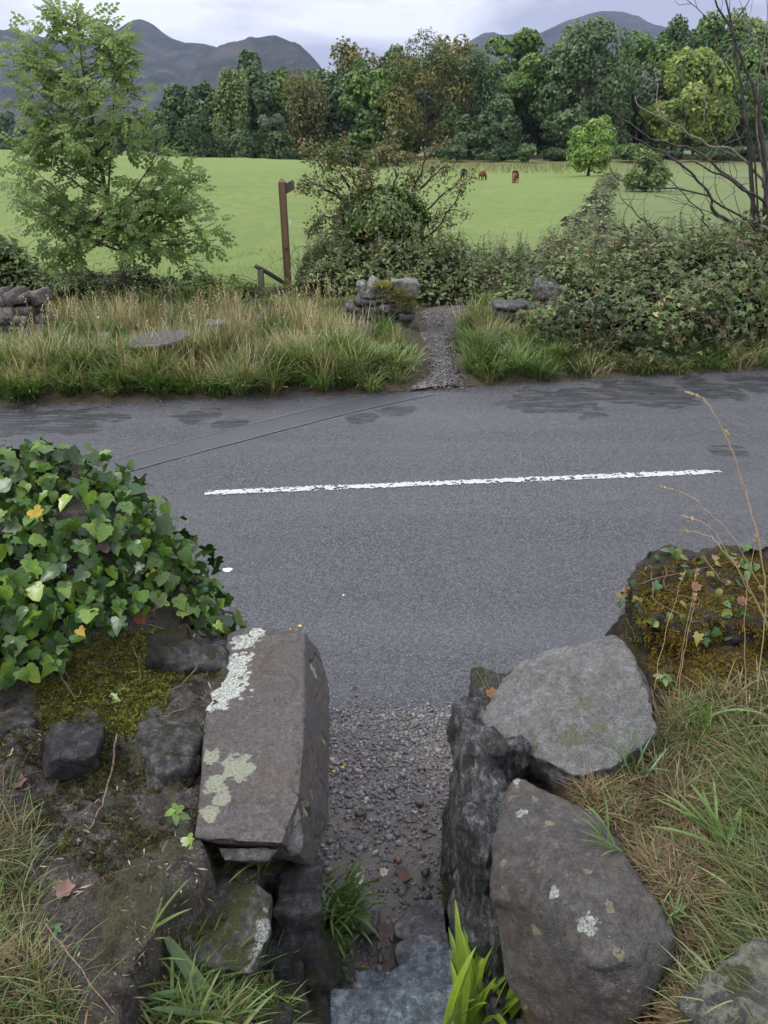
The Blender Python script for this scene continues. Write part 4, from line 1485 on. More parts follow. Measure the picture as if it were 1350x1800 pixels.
R = frames(nn, Tp + [0, 0, -.35]); Ls = U(0.17, 0.27, m)
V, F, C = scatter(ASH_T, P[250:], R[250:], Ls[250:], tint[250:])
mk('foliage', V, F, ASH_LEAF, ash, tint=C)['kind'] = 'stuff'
lm = []
for v in range(5):
    me = raw_mesh('leaf', ASH_T[0], ASH_T[1], tint=np.repeat(tint[v * 40][None], len(ASH_T[0]), 0)); me.materials.append(ASH_LEAF); lm.append(me)
for i_ in range(250):
    place('leaf', lm[i_ % 5], ash, P[i_], R[i_], Ls[i_])

# ---------------------------------------------------------------- hawthorn over the brambles
YH = 15.2
haw = empty('hawthorn', (0.2, YH, ground_z(0.2, YH).item()), 'leaning hawthorn with reddish berries and long arching shoots behind the signpost', 'tree')
HL = [
    [(660, 430), (620, 380), (585, 330), (560, 290), (545, 262), (530, 248)], [(600, 350), (570, 330), (545, 322), (524, 330)], [(640, 410), (590, 380), (560, 390), (540, 410)],
    [(665, 430), (640, 360), (615, 310), (600, 270), (606, 240)], [(670, 420), (660, 350), (650, 300), (660, 270)], [(680, 420), (690, 340), (695, 290), (690, 240), (685, 205)],
    [(680, 420), (720, 350), (740, 300), (760, 265), (790, 252)], [(690, 420), (750, 370), (790, 330), (820, 322), (835, 300)], [(690, 430), (740, 400), (790, 370), (830, 380)],
    [(700, 430), (760, 410), (800, 350), (810, 330)], [(660, 420), (690, 380), (730, 340), (715, 300)], [(640, 420), (610, 400), (580, 420), (560, 440)], [(700, 430), (720, 400), (770, 380), (800, 395)],
    [(615, 330), (590, 300), (575, 280), (580, 262)], [(740, 330), (770, 300), (800, 290)], [(650, 400), (630, 350), (640, 320), (625, 300)], [(700, 400), (700, 350), (730, 320), (750, 300)]]
hp, ht, hc = [], [], []
hcol = [(0.075, 0.10, 0.030), (0.10, 0.125, 0.040), (0.125, 0.13, 0.045), (0.16, 0.095, 0.05), (0.05, 0.075, 0.022)]
for q, pts in enumerate(HL):
    dy = np.linspace(0.3 * r_.normal(), 0.5 * r_.normal(), len(pts))
    pp = smooth_path(PX(pts, YH, dy), 7, 0.04, q)
    V, F = tube(pp, np.linspace(0.028, 0.004, len(pp)), 5)
    mk('branch', V, F, BARK_D, haw, smooth=True)
    m = 170 if pts[-1][0] > 735 else 380
    u = 0.15 + 0.85 * r_.random(m)
    p0 = pp[np.clip((u * (len(pp) - 1)).astype(int), 0, len(pp) - 1)]
    wd = 0.05 + 0.14 * (1 - u)
    hp.append(p0 + rng.normal(size=(m, 3)) * wd[:, None]); ht.append(rand_dirs(m))
    ww = [4, 4, 3, 1.2 if q % 3 else 3, 1]
    hc.append(palette(hcol, m, 0.14, ww))
P, Tp, Cc = np.concatenate(hp), np.concatenate(ht), np.concatenate(hc)
# the dense ivy-clad heart
m = 5200
dd = rand_dirs(m); dd[:, 2] = np.abs(dd[:, 2]) * np.where(rng.random(m) < .8, 1, -1)
cen = py(672, 398, YH + 0.1)
k3 = fbm(dd * 2.0, 1.3, 3, 3)[:, None]
Pi = cen + dd * np.array([0.98, 0.75, 0.72]) * (0.86 + 0.22 * k3) * (1 - 0.22 * rng.random((m, 1)) ** 2)
iv = palette([(0.045, 0.085, 0.016), (0.065, 0.115, 0.022), (0.09, 0.145, 0.03), (0.12, 0.155, 0.04), (0.15, 0.11, 0.05)], m, 0.14, [3, 3, 3, 1.5, .6])
V1 = scatter((LEAF4_V, LEAF4_F), P, frames(rand_dirs(len(P)) + [0, -.3, .8], Tp), U(0.045, 0.08, len(P)), Cc)
V2 = scatter((LEAF4_V, LEAF4_F), Pi, frames(norm(dd + rand_dirs(m) * .5), rand_dirs(m) + [0, 0, -.6]), U(0.06, 0.11, m), iv)
V, F, C = join(V1, V2)
mk('foliage', V, F, BRAM, haw, tint=C)['kind'] = 'stuff'
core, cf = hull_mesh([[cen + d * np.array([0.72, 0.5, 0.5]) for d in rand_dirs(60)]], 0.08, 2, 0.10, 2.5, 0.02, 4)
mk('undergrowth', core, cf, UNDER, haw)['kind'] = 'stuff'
M = Mat('haw_berry'); M.fin((0.28, 0.035, 0.02), 0.35); HAWB = M.m
ico = np.array([[0, 0, 1], [.9, 0, .2], [0, .9, .2], [-.9, 0, .2], [0, -.9, .2], [0, 0, -1]], float); icf = np.array([[0, 1, 2], [0, 2, 3], [0, 3, 4], [0, 4, 1], [5, 2, 1], [5, 3, 2], [5, 4, 3], [5, 1, 4]])
sel = rng.choice(len(P), 420)
V, F, C = scatter((ico, icf), P[sel] + rand_dirs(420) * 0.04, frames(rand_dirs(420), rand_dirs(420)), U(.010, .017, 420))
mk('berries', V, F, HAWB, haw)['kind'] = 'stuff'

# ---------------------------------------------------------------- dead branching shrub at the right
YD = 12.4
DEADW = m_bark('dead_wood', (0.016, 0.013, 0.012), (0.085, 0.075, 0.066), 26)
DEADP = m_bark('pale_dead_wood', (0.10, 0.085, 0.068), (0.26, 0.23, 0.19), 26)
dead = empty('dead_shrub', (6.4, YD, ground_z(6.4, YD).item()), 'bare dead shrub with many dark crooked stems rising from the brambles at the right edge', 'shrub')
DS = [
    ([(1330, 470), (1327, 400), (1321, 331), (1315, 254), (1308, 189), (1302, 150), (1290, 60), (1272, -20)], .050, DEADW),
    ([(1350, 470), (1345, 370), (1347, 318), (1340, 240), (1332, 184), (1318, 140), (1300, 90), (1285, 50), (1262, 10), (1250, -30)], .046, DEADW),
    ([(1335, 430), (1330, 330), (1322, 250), (1297, 165), (1275, 110), (1240, 35), (1200, -10)], .020, DEADW),
    ([(1340, 420), (1345, 363), (1311, 337), (1272, 311), (1249, 300), (1215, 285), (1187, 287)], .030, DEADW),
    ([(1350, 400), (1345, 331), (1321, 295), (1285, 261), (1246, 256), (1207, 233), (1161, 207), (1124, 189), (1117, 170)], .026, DEADP),
    ([(1340, 400), (1316, 342), (1272, 305), (1233, 272), (1187, 254), (1145, 243), (1098, 212), (1057, 178), (1043, 153)], .028, DEADW),
    ([(1320, 430), (1298, 401), (1275, 386), (1254, 373), (1249, 350), (1225, 316), (1197, 287), (1166, 267), (1130, 251), (1096, 236), (1047, 217)], .034, DEADW),
    ([(1310, 430), (1285, 414), (1259, 409), (1237, 388), (1238, 375), (1212, 352), (1181, 318), (1155, 300)], .020, DEADW),
    ([(1335, 420), (1321, 394), (1275, 365), (1249, 347), (1207, 337), (1166, 331), (1124, 328), (1088, 317), (1078, 303), (1066, 277)], .022, DEADW),
    ([(1180, 460), (1170, 438), (1145, 401), (1124, 381), (1098, 355), (1085, 329)], .022, DEADW),
    ([(1110, 440), (1107, 420), (1097, 378), (1114, 347), (1120, 324)], .011, DEADW),
    ([(1308, 267), (1285, 217), (1262, 171), (1259, 150), (1250, 105)], .010, DEADP),
    ([(1220, 215), (1202, 184), (1197, 150), (1195, 115)], .007, DEADP),
    ([(1237, 217), (1238, 185), (1236, 150)], .006, DEADP),
    ([(1163, 210), (1155, 176), (1156, 150), (1150, 118)], .009, DEADP),
    ([(1340, 330), (1352, 220), (1345, 120), (1322, 60), (1300, 0)], .016, DEADP),
    ([(1345, 330), (1330, 220), (1338, 110), (1350, 40), (1345, -20)], .016, DEADP),
    ([(1332, 184), (1350, 130), (1368, 60)], .018, DEADW),
    ([(1345, 300), (1310, 215), (1285, 200), (1262, 190)], .010, DEADW),
    ([(1262, 375), (1240, 340), (1235, 300), (1262, 260), (1310, 240)], .008, DEADP),
    ([(1300, 400), (1262, 340), (1258, 300), (1270, 270)], .007, DEADW),
    ([(1290, 395), (1240, 370), (1190, 352), (1150, 345)], .009, DEADW),
    ([(1310, 395), (1290, 350), (1296, 310), (1287, 285)], .008, DEADP),
    ([(1212, 352), (1195, 372), (1200, 400)], .006, DEADW),
    ([(1096, 236), (1084, 205), (1075, 185)], .006, DEADW),
    ([(1124, 328), (1118, 300), (1128, 285)], .005, DEADW),
    ([(1345, 380), (1400, 320), (1450, 200), (1480, 60)], .03, DEADW),
    ([(1345, 390), (1420, 360), (1500, 330)], .02, DEADW)]
for q, (pts, r0, mt) in enumerate(DS):
    rr_ = np.random.default_rng(q)
    d0, d1 = (0, rr_.uniform(-0.7, 0.7))
    pp = smooth_path(PX(pts, YD, np.linspace(d0, d1, len(pts))), 5, 0.025, q)
    V, F = tube(pp, np.linspace(r0 * 0.85, max(0.0035, r0 * 0.2), len(pp)), 7)
    mk('stem', V, F, mt, dead, smooth=True)
    tw = []
    for _ in range(7 if len(pts) > 5 else 3):
        i_ = rr_.integers(len(pp) // 4, len(pp) - 1)
        t_ = norm(pp[min(i_ + 1, len(pp) - 1)] - pp[i_ - 1])
        d_ = norm(t_ * 0.8 + rr_.normal(size=3) * np.array([.7, .5, .7]) + [0, 0, .3])
        l_ = rr_.uniform(0.15, 0.6)
        q2 = smooth_path([pp[i_], pp[i_] + d_ * l_ * .5 + [0, 0, -.02], pp[i_] + d_ * l_ + rr_.normal(size=3) * .08 + [0, 0, .06]], 4, 0.015, q + _)
        tw.append(tube(q2, np.linspace(max(.003, r0 * .22), .0018, len(q2)), 4, False))
    V, F, _ = join(*tw)
    mk('twigs', V, F, mt, dead)['kind'] = 'stuff'

# ---------------------------------------------------------------- bushes at the left, and under the ash
def left_top(x, y):
    return bump2(x, y, -8.0, 14.3, 1.9, 1.3, 0.6) * 1.25 + 0.1 * vnoise(xyz(x, y), 1.7, 3).reshape(np.shape(x)) - 0.03


mound('bush', 'leafy dark green bush at the left edge behind the broken wall', 'bush', (-10.2, -5.9), (12.9, 15.8), left_top, n=3600, canes=20, cols=BC[:4], wts=None, leaf=(0.06, 0.10))


def foot_top(x, y):
    return bump2(x, y, -5.2, 14.3, 1.4, 0.9, 0.6) * 0.28 + bump2(x, y, -3.5, 14.3, 0.6, 0.5, 0.6) * 0.15 + 0.08 * vnoise(xyz(x, y), 1.7, 3).reshape(np.shape(x)) - 0.04


mound('undergrowth_clump', 'low leafy undergrowth round the foot of the young ash', 'undergrowth', (-6.8, -2.9), (13.2, 15.4), foot_top, n=3000, canes=20, cols=BC[:4], wts=None, leaf=(0.05, 0.09))


def weed_top(x, y):
    return bump2(x, y, -3.1, 13.9, 0.9, 0.5, 0.6) * 0.18 + 0.06 * vnoise(xyz(x, y), 1.7, 3).reshape(np.shape(x)) - 0.04


mound('weed_patch', 'yellowish green weeds between the ash and the signpost', 'weeds', (-4.0, -1.0), (13.0, 14.9), weed_top, n=2200, canes=0, cols=[(0.12, 0.17, 0.035), (0.17, 0.20, 0.05), (0.09, 0.14, 0.035)], wts=None, leaf=(0.04, 0.07))

# ---------------------------------------------------------------- signpost and handrail
def m_wood(name, a, b, s=18, rough=0.6):
    M = Mat(name)
    n = M.noise(s, 6, 0.65, M.vec((1, 1, 0.06)), 0.4)
    return M.fin(M.ramp(n, [(0.3, a), (0.7, b)]), rough, M.bump(n, 0.5, 0.006), 0.4)


WOOD_B = m_wood('post_timber', (0.095, 0.055, 0.028), (0.20, 0.125, 0.07))
WOOD_G = m_wood('weathered_timber', (0.11, 0.095, 0.06), (0.22, 0.19, 0.13))
WOOD_D = m_wood('dark_timber', (0.040, 0.036, 0.030), (0.10, 0.088, 0.072))


def prism(name, pts, half, mat, parent, cap=0.0, bev=0.006):
    """Square bar along pts[0]->pts[1], optional pyramid tip."""
    a, b = np.array(pts[0], float), np.array(pts[1], float)
    t = norm(b - a)
    s = norm(np.cross(t, [0, 1, 0.001])) if abs(t[1]) < 0.9 else np.array([1.0, 0, 0])
    u = np.cross(s, t)
    c, h = half
    ring = []
    for x, y in ((-1, -1), (1, -1), (1, 1), (-1, 1)):
        for k in (0, 1):
            dx = bev if (k == 0) == (x * y > 0) else 0
            dy = bev if (k == 1) == (x * y > 0) else 0
            ring.append(s * x * (c - dx) + u * y * (h - dy))
    ring = np.array(ring)
    V = np.concatenate([a + ring, b + ring, b + ring * 0.15 + t * cap if cap else b + ring * 0.9 + t * 0.004])
    F = []
    for L in (0, 8):
        for k in range(8): F.append([L + k, L + (k + 1) % 8, L + 8 + (k + 1) % 8, L + 8 + k])
    F.append(list(range(7, -1, -1))); F.append(list(range(16, 24)))
    return mk(name, V, F, mat, parent)


g = py(508, 525, 14.9)
gz_ = ground_z(g[0], 14.9).item()
sign = empty('signpost', (g[0], 14.9, gz_), 'brown wooden footpath signpost with a single short arm, leaning slightly left', 'signpost')
top = py(495.5, 320, 14.9)
prism('post', [(g[0], 14.9, gz_ - 0.1), top], (0.062, 0.062), WOOD_B, sign, cap=0.06)
a = py(503, 331, 14.88); d = norm(np.array([0.12, 0.99, 0.06]))
arm = a + d * 0.55
V = []
for (p, w) in ((a, 0), (a + d * 0.5, 0)):
    for dx in (-1, 1):
        for dz in (-1, 1):
            V.append(p + np.array([0.99, -0.12, 0]) * 0.018 * dx + np.array([0, 0, 1]) * 0.085 * dz)
tipp = a + d * 0.62
V += [tipp + np.array([0.99, -0.12, 0]) * 0.018, tipp - np.array([0.99, -0.12, 0]) * 0.018]
F = [[0, 1, 3, 2], [0, 2, 6, 4], [1, 5, 7, 3], [0, 4, 5, 1], [2, 3, 7, 6], [4, 9, 5], [6, 7, 8], [6, 8, 9, 4], [7, 5, 9, 8]]
mk('arm', np.array(V), F, WOOD_D, sign)
M = Mat('waymark_white'); M.fin((0.7, 0.72, 0.72), 0.4); WHT = M.m
p = py(509, 391, 14.83)
mk('waymark', p + np.array([[0.0, 0, -.045], [.03, 0, -.045], [.03, 0, .045], [0, 0, .045], [0, .012, -.045], [.03, .012, -.045], [.03, .012, .045], [0, .012, .045]]),
   [[0, 1, 2, 3], [7, 6, 5, 4], [0, 4, 5, 1], [1, 5, 6, 2], [2, 6, 7, 3], [3, 7, 4, 0]], WHT, sign)
p = py(503, 436, 14.80)
V, F = tube(np.array([p + [0, .02, 0], p + [0, -.025, 0]]), np.array([.03, .026]), 10)
mk('bolt', V, F, WOOD_D, sign, smooth=True)

g = py(462, 545, 14.3); gz_ = ground_z(g[0], 14.3).item()
rail = empty('handrail', (g[0], 14.3, gz_), 'old wooden stile handrail sloping down from a short post to the signpost', 'handrail')
prism('post', [(g[0], 14.3, gz_ - .1), py(458, 474, 14.3)], (0.05, 0.045), WOOD_G, rail)
ra, rb = py(450, 468, 14.25), py(502, 499, 14.75)
V, F = tube(smooth_path([ra, ra * .6 + rb * .4 + [0, 0, .01], rb], 5), 0.042, 8)
mk('rail', V, F, WOOD_D, rail, smooth=True)

# ---------------------------------------------------------------- far walls
R_DARK = m_rock('dark_wall_stone', (0.020, 0.019, 0.018), (0.15, 0.143, 0.128), wet=0.2, scale=0.6, speck=0.4, moss=0.0)
R_PALE = m_rock('pale_wall_stone', (0.07, 0.068, 0.06), (0.28, 0.27, 0.235), wet=0.1, scale=0.6, speck=0.7)
R_MOSS = m_rock('mossy_wall_stone', (0.025, 0.024, 0.018), (0.11, 0.105, 0.085), wet=0.1, scale=0.6, moss=0.75, moss_col=(0.17, 0.16, 0.02))
R_BRN = m_rock('brown_wall_stone', (0.030, 0.024, 0.022), (0.16, 0.135, 0.12), wet=0.15, scale=0.6, speck=0.8)

stub = empty('wall_stub', (0.02, 11.9, 0.15), 'short mossy end of dry stone wall left of the path gap', 'stone wall')
rr_ = np.random.default_rng(9)
zz = 0.14
for row, (x0, x1, hh_) in enumerate([(-.62, .44, .13), (-.60, .45, .11), (-.56, .45, .10), (-.42, .44, .09), (-.30, .44, .08)]):
    x = x0
    while x < x1 - 0.05:
        w = min(rr_.uniform(0.16, 0.40), x1 - x)
        if x1 - x - w < 0.1: w = x1 - x
        stone('stone', (x + w / 2, 11.9 + rr_.uniform(-.04, .04), zz + hh_ / 2), (w * 1.02, rr_.uniform(.42, .5), hh_ * 1.08), R_DARK, stub, rr_.uniform(-.06, .06), (rr_.uniform(-.05, .05), rr_.uniform(-.08, .08)), seed=row * 20 + int(x * 50) % 17, vox=0.028, jit=.2, amp=.02)
        x += w
    zz += hh_
for c_, s_, mt, rz, tl in [((0.30, 11.9, 0.72), (.40, .36, .22), R_PALE, .1, (0, .1)), ((-0.02, 11.82, 0.68), (.28, .30, .24), R_MOSS, .2, (0, 0)), ((-.18, 11.9, .72), (.16, .34, .28), R_PALE, .1, (0, .5)),
                           ((-.32, 11.9, .67), (.12, .32, .30), R_PALE, 0, (0, -.25)), ((.18, 11.72, .60), (.36, .14, .12), R_MOSS, 0, (0, 0)), ((.30, 11.68, .46), (.24, .10, .16), R_MOSS, 0, (0, 0)), ((-.05, 11.70, .57), (.3, .1, .07), R_MOSS, 0, (0, 0))]:
    stone('coping_stone', c_, s_, mt, stub, rz, tl, seed=int(abs(c_[0]) * 100), vox=0.025, jit=.2, sm=4)

wr = empty('wall_stub', (2.0, 11.35, 0.1), 'dark dry stone wall end right of the path gap, swallowed by brambles', 'stone wall')
for q, (cx_, cz, w, h_) in enumerate([(1.86, .16, .5, .16), (2.3, .16, .45, .16), (1.84, .31, .45, .13), (2.25, .31, .42, .14), (1.85, .45, .46, .13), (2.3, .46, .5, .14), (1.78, .565, .34, .10), (2.1, .57, .34, .11), (2.45, .62, .3, .12), (2.35, .80, .34, .22), (2.6, .75, .4, .2), (2.7, .3, .4, .3), (2.75, .55, .4, .25)]):
    stone('stone', (cx_, 11.35, cz), (w, .5, h_), R_DARK, wr, seed=q + 40, vox=.028, jit=.22, amp=.025)

wl_ = empty('wall_stub', (-5.6, 11.4, 0.1), 'broken dry stone wall end with tumbled brown stones at the left edge', 'stone wall')
rr_ = np.random.default_rng(14)
for row in range(4):
    x = -8.6
    while x < -5.02 - row * 0.02:
        w = rr_.uniform(.16, .42)
        stone('stone', (x + w / 2, 11.45 + rr_.uniform(-.05, .05), .12 + row * .125), (w, .45, .15), R_BRN if rr_.random() < .7 else R_PALE, wl_, rr_.uniform(-.1, .1), (0, rr_.uniform(-.12, .12)), seed=row * 30 + int(x * -40) % 29, vox=.042, jit=.16)
        x += w
x = -8.6
while x < -5.05:
    w = rr_.uniform(.13, .3)
    stone('coping_stone', (x + w / 2, 11.45, .67), (w, .4, rr_.uniform(.14, .24)), R_BRN if rr_.random() < .6 else R_PALE, wl_, rr_.uniform(-.1, .1), (0, rr_.uniform(-.5, .1)), seed=int(x * -70) % 97, vox=.034, jit=.2)
    x += w * .95

# moss tufts on the far wall stub
n = 1500
mp = np.concatenate([np.array([[-.02, 11.72, .78]]) + rng.normal(size=(500, 3)) * [.10, .06, .03], np.array([[.2, 11.66, .64]]) + rng.normal(size=(600, 3)) * [.13, .02, .05], np.array([[.32, 11.64, .52]]) + rng.normal(size=(400, 3)) * [.07, .015, .05]])
V, F, C = scatter((SPR_V, SPR_F), mp, frames(rand_dirs(n), norm(rand_dirs(n) + [0, -.5, .6])), U(.02, .04, n), palette([(.17, .16, .02), (.12, .12, .02), (.21, .19, .03)], n, .15))
mk('moss', V, F, GRASS, stub, tint=C)['kind'] = 'stuff'

# flat round slab on a dark plinth, lying in the grass
M = Mat('slate_slab')
n = M.noise(14, 6, 0.65)
M.fin(M.ramp(n, [(0.3, (0.040, 0.038, 0.038)), (0.7, (0.10, 0.096, 0.095))]), 0.5, M.bump(n, 0.5, 0.012), 0.5)
SLATE = M.m
g = pz(275, 594, 0.50)
sl = empty('flat_slab', (g[0], g[1], .1), 'flat dark oval slab lying tilted on a low plinth in the verge grass', 'stone slab')
ang = np.linspace(0, 6.283, 15)[:-1]
ol = [np.array([math.cos(t_) * .38 * (1 + .07 * math.sin(3 * t_ + 1)), math.sin(t_) * .30 * (1 + .06 * math.cos(2 * t_)), 0]) for t_ in ang]
Rt = np.array(Matrix.Rotation(math.radians(6), 3, 'X') @ Matrix.Rotation(math.radians(-5), 3, 'Y'))
V, F = hull_mesh([[g + Rt @ (o_ + np.array([0, 0, dz])) for o_ in ol for dz in (-.05, .0)]], .02, 2, .008, 4, .003, 3)
mk('slab', V, F, SLATE, sl, smooth=True)
stone('plinth', (g[0] + .02, g[1] + .02, .28), (.50, .40, .34), R_DARK, sl, seed=5, vox=.025)
for q, (px, pyy, h_, s_, lab, mt) in enumerate([(405, 566, .42, (.62, .4, .22), 'pale flat stone half buried in straw grass left of the handrail', R_PALE), (178, 588, .40, (.22, .2, .2), 'small pale stone in the grass left of the oval slab', R_BRN),
                                              (598, 582, .35, (.32, .3, .3), 'small grey stone in the grass left of the mossy wall stub', R_PALE)]):
    g = pz(px, pyy, h_)
    V, F = hull_mesh([box_pts(g - [0, 0, s_[2] / 2], s_, .2, (0, .05), .2, q)], .022, 4, .02, 4, .005, q)
    tag(mk('stone', V, F, mt, smooth=True), lab, 'stone')
# ================================================================ foreground
def zl(x, y):
    """Top of the left wall and bank."""
    x, y = np.broadcast_arrays(np.asarray(x, float), np.asarray(y, float))
    P = xyz(x, y)
    n1 = fbm(P, 5.0, 4, 61).reshape(x.shape)
    n2 = fbm(P, 26.0, 3, 62).reshape(x.shape)
    z = 0.99 + 0.045 * n1 + 0.017 * n2
    z = z + 0.09 * sstep(1.75, 2.2, y) * sstep(-0.45, -0.75, x)
    top = np.interp(x, [-6, -3, -1.9, -1.45, -1.13, -0.98, -0.82, -0.70, -0.60], [1.5, 1.58, 1.60, 1.60, 1.56, 1.38, 1.16, 1.02, 0.95])
    y0 = np.interp(x, [-1.6, -0.9, -0.6], [2.02, 2.16, 2.3])
    s = np.clip((y - y0) / 0.42, 0, 1) ** 0.8
    z = np.where(s > 0, z * (1 - s) + np.maximum(top + 0.04 * n1, z) * s, z)
    # ground level under the end slab and the drop into the gap
    inn = np.interp(y, [0.5, 0.95, 1.2, 1.48, 1.6, 2.9], [-0.36, -0.36, -0.38, -0.50, -0.56, -0.58])
    z = z - sstep(0, 0.05, x - inn - 0.012 * n1) * 0.14
    inn2 = np.interp(y, [0.5, 1.2, 1.5, 2.9], [-0.26, -0.27, -0.36, -0.42])
    z = np.where(x > inn2, z - sstep(0, 0.03, x - inn2) * 1.2, z)
    # the broken near edge of the mortar crust
    xe = np.interp(y, [0.75, 0.95, 1.05, 1.20, 1.33, 1.40, 1.47, 1.50], [-0.50, -0.54, -0.60, -0.60, -0.575, -0.50, -0.43, 0.2])
    lowr = sstep(0.0, 0.014, x - xe - 0.03 * n1 - 0.012 * n2) * (y < 1.52) * sstep(1.52, 1.48, y)
    z = z - lowr * (0.17 + 0.02 * n1)
    ne = np.interp(x, [-6, -1.5, -0.8, -0.55], [2.55, 2.93, 2.86, 2.5])
    z = np.where(y > ne, z - sstep(0, 0.05, y - ne) * 2.2, z)
    return np.maximum(z, -0.1)


def zr(x, y):
    x, y = np.broadcast_arrays(np.asarray(x, float), np.asarray(y, float))
    P = xyz(x, y)
    n1 = fbm(P, 5.0, 4, 71).reshape(x.shape)
    n2 = fbm(P, 26.0, 3, 72).reshape(x.shape)
    z = 0.99 + 0.03 * n1 + 0.006 * n2 + 0.05 * sstep(0.7, 1.3, x)
    z = z + 0.10 * sstep(1.75, 2.1, y) * sstep(0.85, 1.1, x)
    inn = np.interp(y, [0.5, 1.3, 1.45, 1.8, 2.2, 3.0], [0.58, 0.74, 0.62, 0.60, 0.75, 0.9])
    z = z - sstep(0.02, -0.12, x - inn) * 0.26
    inn2 = np.interp(y, [0.5, 1.3, 2.0, 2.9], [0.36, 0.38, 0.34, 0.36])
    z = np.where(x < inn2, z - sstep(0.03, 0, x - inn2 + 0.03) * 1.2, z)
    ne = np.interp(x, [0.4, 0.9, 1.5, 6], [2.3, 2.5, 2.75, 3.3])
    z = np.where(y > ne, z - sstep(0, 0.05, y - ne) * 2.2, z)
    return np.maximum(z, -0.1)


def hit(px, pyy, zf, lo=0.75, hi=4.2, n=160):
    """First point of the surface zf seen through a pixel of the photograph."""
    d = ray(px, pyy)
    t = np.linspace(lo, hi, n)
    P = EYE + d[None] / d[1] * t[:, None]
    below = P[:, 2] < zf(P[:, 0], P[:, 1])
    if not below.any(): return None
    return P[int(np.argmax(below))]


def hits(px, pyy, zf, lo=0.75, hi=4.2, n=160):
    px, pyy = np.asarray(px, float), np.asarray(pyy, float)
    d = CAMR[None] * ((px - CX) / FPX)[:, None] - CAMU[None] * ((pyy - CY) / FPX)[:, None] + CAMF[None]
    d = d / d[:, 1:2]
    t = np.linspace(lo, hi, n)
    P = EYE + d[:, None, :] * t[None, :, None]
    b = P[..., 2] < zf(P[..., 0], P[..., 1])
    ok = b.any(1)
    return P[np.arange(len(px)), np.argmax(b, 1)], ok


def nrm_of(zf, P, e=0.02):
    gx = (zf(P[:, 0] + e, P[:, 1]) - zf(P[:, 0] - e, P[:, 1])) / (2 * e)
    gy = (zf(P[:, 0], P[:, 1] + e) - zf(P[:, 0], P[:, 1] - e)) / (2 * e)
    return norm(np.stack([-gx, -gy, np.ones(len(P))], -1))


def in_poly(px, pyy, poly):
    poly = np.array(poly, float)
    x, y = np.asarray(px), np.asarray(pyy)
    c = np.zeros(x.shape, bool)
    j = len(poly) - 1
    for i in range(len(poly)):
        xi, yi = poly[i]; xj, yj = poly[j]
        c ^= ((yi > y) != (yj > y)) & (x < (xj - xi) * (y - yi) / (yj - yi + 1e-9) + xi)
        j = i
    return c


# ---- banks
M = Mat('mossy_mortar')
big = M.noise(4.0, 5, 0.6); mid = M.noise(22, 7, 0.7); fine = M.noise(140, 5, 0.75)
h = M.math('ADD', M.math('MULTIPLY', mid, 0.5), M.math('MULTIPLY', fine, 0.5))
c = M.ramp(h, [(0.40, (0.012, 0.010, 0.008)), (0.50, (0.048, 0.041, 0.033)), (0.62, (0.17, 0.160, 0.14))])
grit = M.math('MULTIPLY', M.rng(M.sep(M.voro(110, out='Color'))[0], 0.80, 0.82), M.rng(M.voro(110), 0.25, 0.4, 1.0, 0.0))
c = M.mix(M.math('MULTIPLY', grit, 0.6), c, (0.17, 0.165, 0.15))
c = M.mix(M.ramp(M.noise(7, 4), [(0.5, 0.0), (0.65, 0.6)]), c, (0.040, 0.028, 0.018))
mm = M.ramp(M.math('ADD', M.math('MULTIPLY', big, 0.6), M.math('MULTIPLY', mid, 0.4)), [(0.49, 0.0), (0.57, 1.0)])
c = M.mix(M.math('MULTIPLY', mm, 0.75), c, M.ramp(fine, [(0.35, (0.012, 0.013, 0.004)), (0.65, (0.075, 0.075, 0.018))]))
M.fin(c, M.rng(mid, 0.3, 0.7, 0.45, 0.85), M.bump(fine, 0.8, 0.008, M.bump(mid, 0.8, 0.03)), 0.4)
MORTAR = M.m
M = Mat('turf_soil')
n = M.noise(40, 6, 0.7)
M.fin(M.ramp(n, [(0.35, (0.018, 0.013, 0.009)), (0.6, (0.065, 0.045, 0.026)), (0.8, (0.10, 0.075, 0.04))]), 0.85, M.bump(n, 0.9, 0.02), 0.2)
TURF = M.m

xs = np.unique(np.concatenate([np.linspace(-4.0, -1.6, 40), np.arange(-1.6, -0.24, 0.011)]))
ys = np.unique(np.concatenate([np.linspace(-2.0, 0.7, 26), np.arange(0.7, 3.06, 0.011)]))
V, F = grid(xs, ys, zl)
rgx = rng.normal(0, 0.0015, V.shape); V = V + rgx
left_wall = empty('stone_wall', (-1.2, 2.0, 0.0), 'mortared old stone wall top on the left of the stile, covered with ivy and moss', 'stone wall')
mk('mortar_capping', V, F, MORTAR, left_wall, smooth=True)
xs = np.unique(np.concatenate([np.arange(0.3, 1.6, 0.013), np.linspace(1.6, 4.0, 40)]))
ys = np.unique(np.concatenate([np.linspace(-2.0, 0.7, 26), np.arange(0.7, 3.0, 0.013)]))
V, F = grid(xs, ys, zr)
tag(mk('grass_bank', V, F, TURF, at=(1.2, 1.5, 0), smooth=True), kind='structure')

# ---- mud and gravel of the gap
def zg(x, y):
    x, y = np.broadcast_arrays(np.asarray(x, float), np.asarray(y, float))
    n = fbm(xyz(x, y), 6, 3, 81).reshape(x.shape)
    z = np.interp(y, [1.3, 1.6, 1.9, 2.4, 3.0, 3.35, 3.6], [0.22, 0.16, 0.085, 0.045, 0.022, 0.004, -0.02])
    e = 3.17 + 0.10 * fbm(xyz(x, y * 0), 5, 3, 3).reshape(x.shape) - y
    return z + 0.010 * n * sstep(3.4, 2.9, y) - 0.05 * sstep(0.0, -0.04, e)


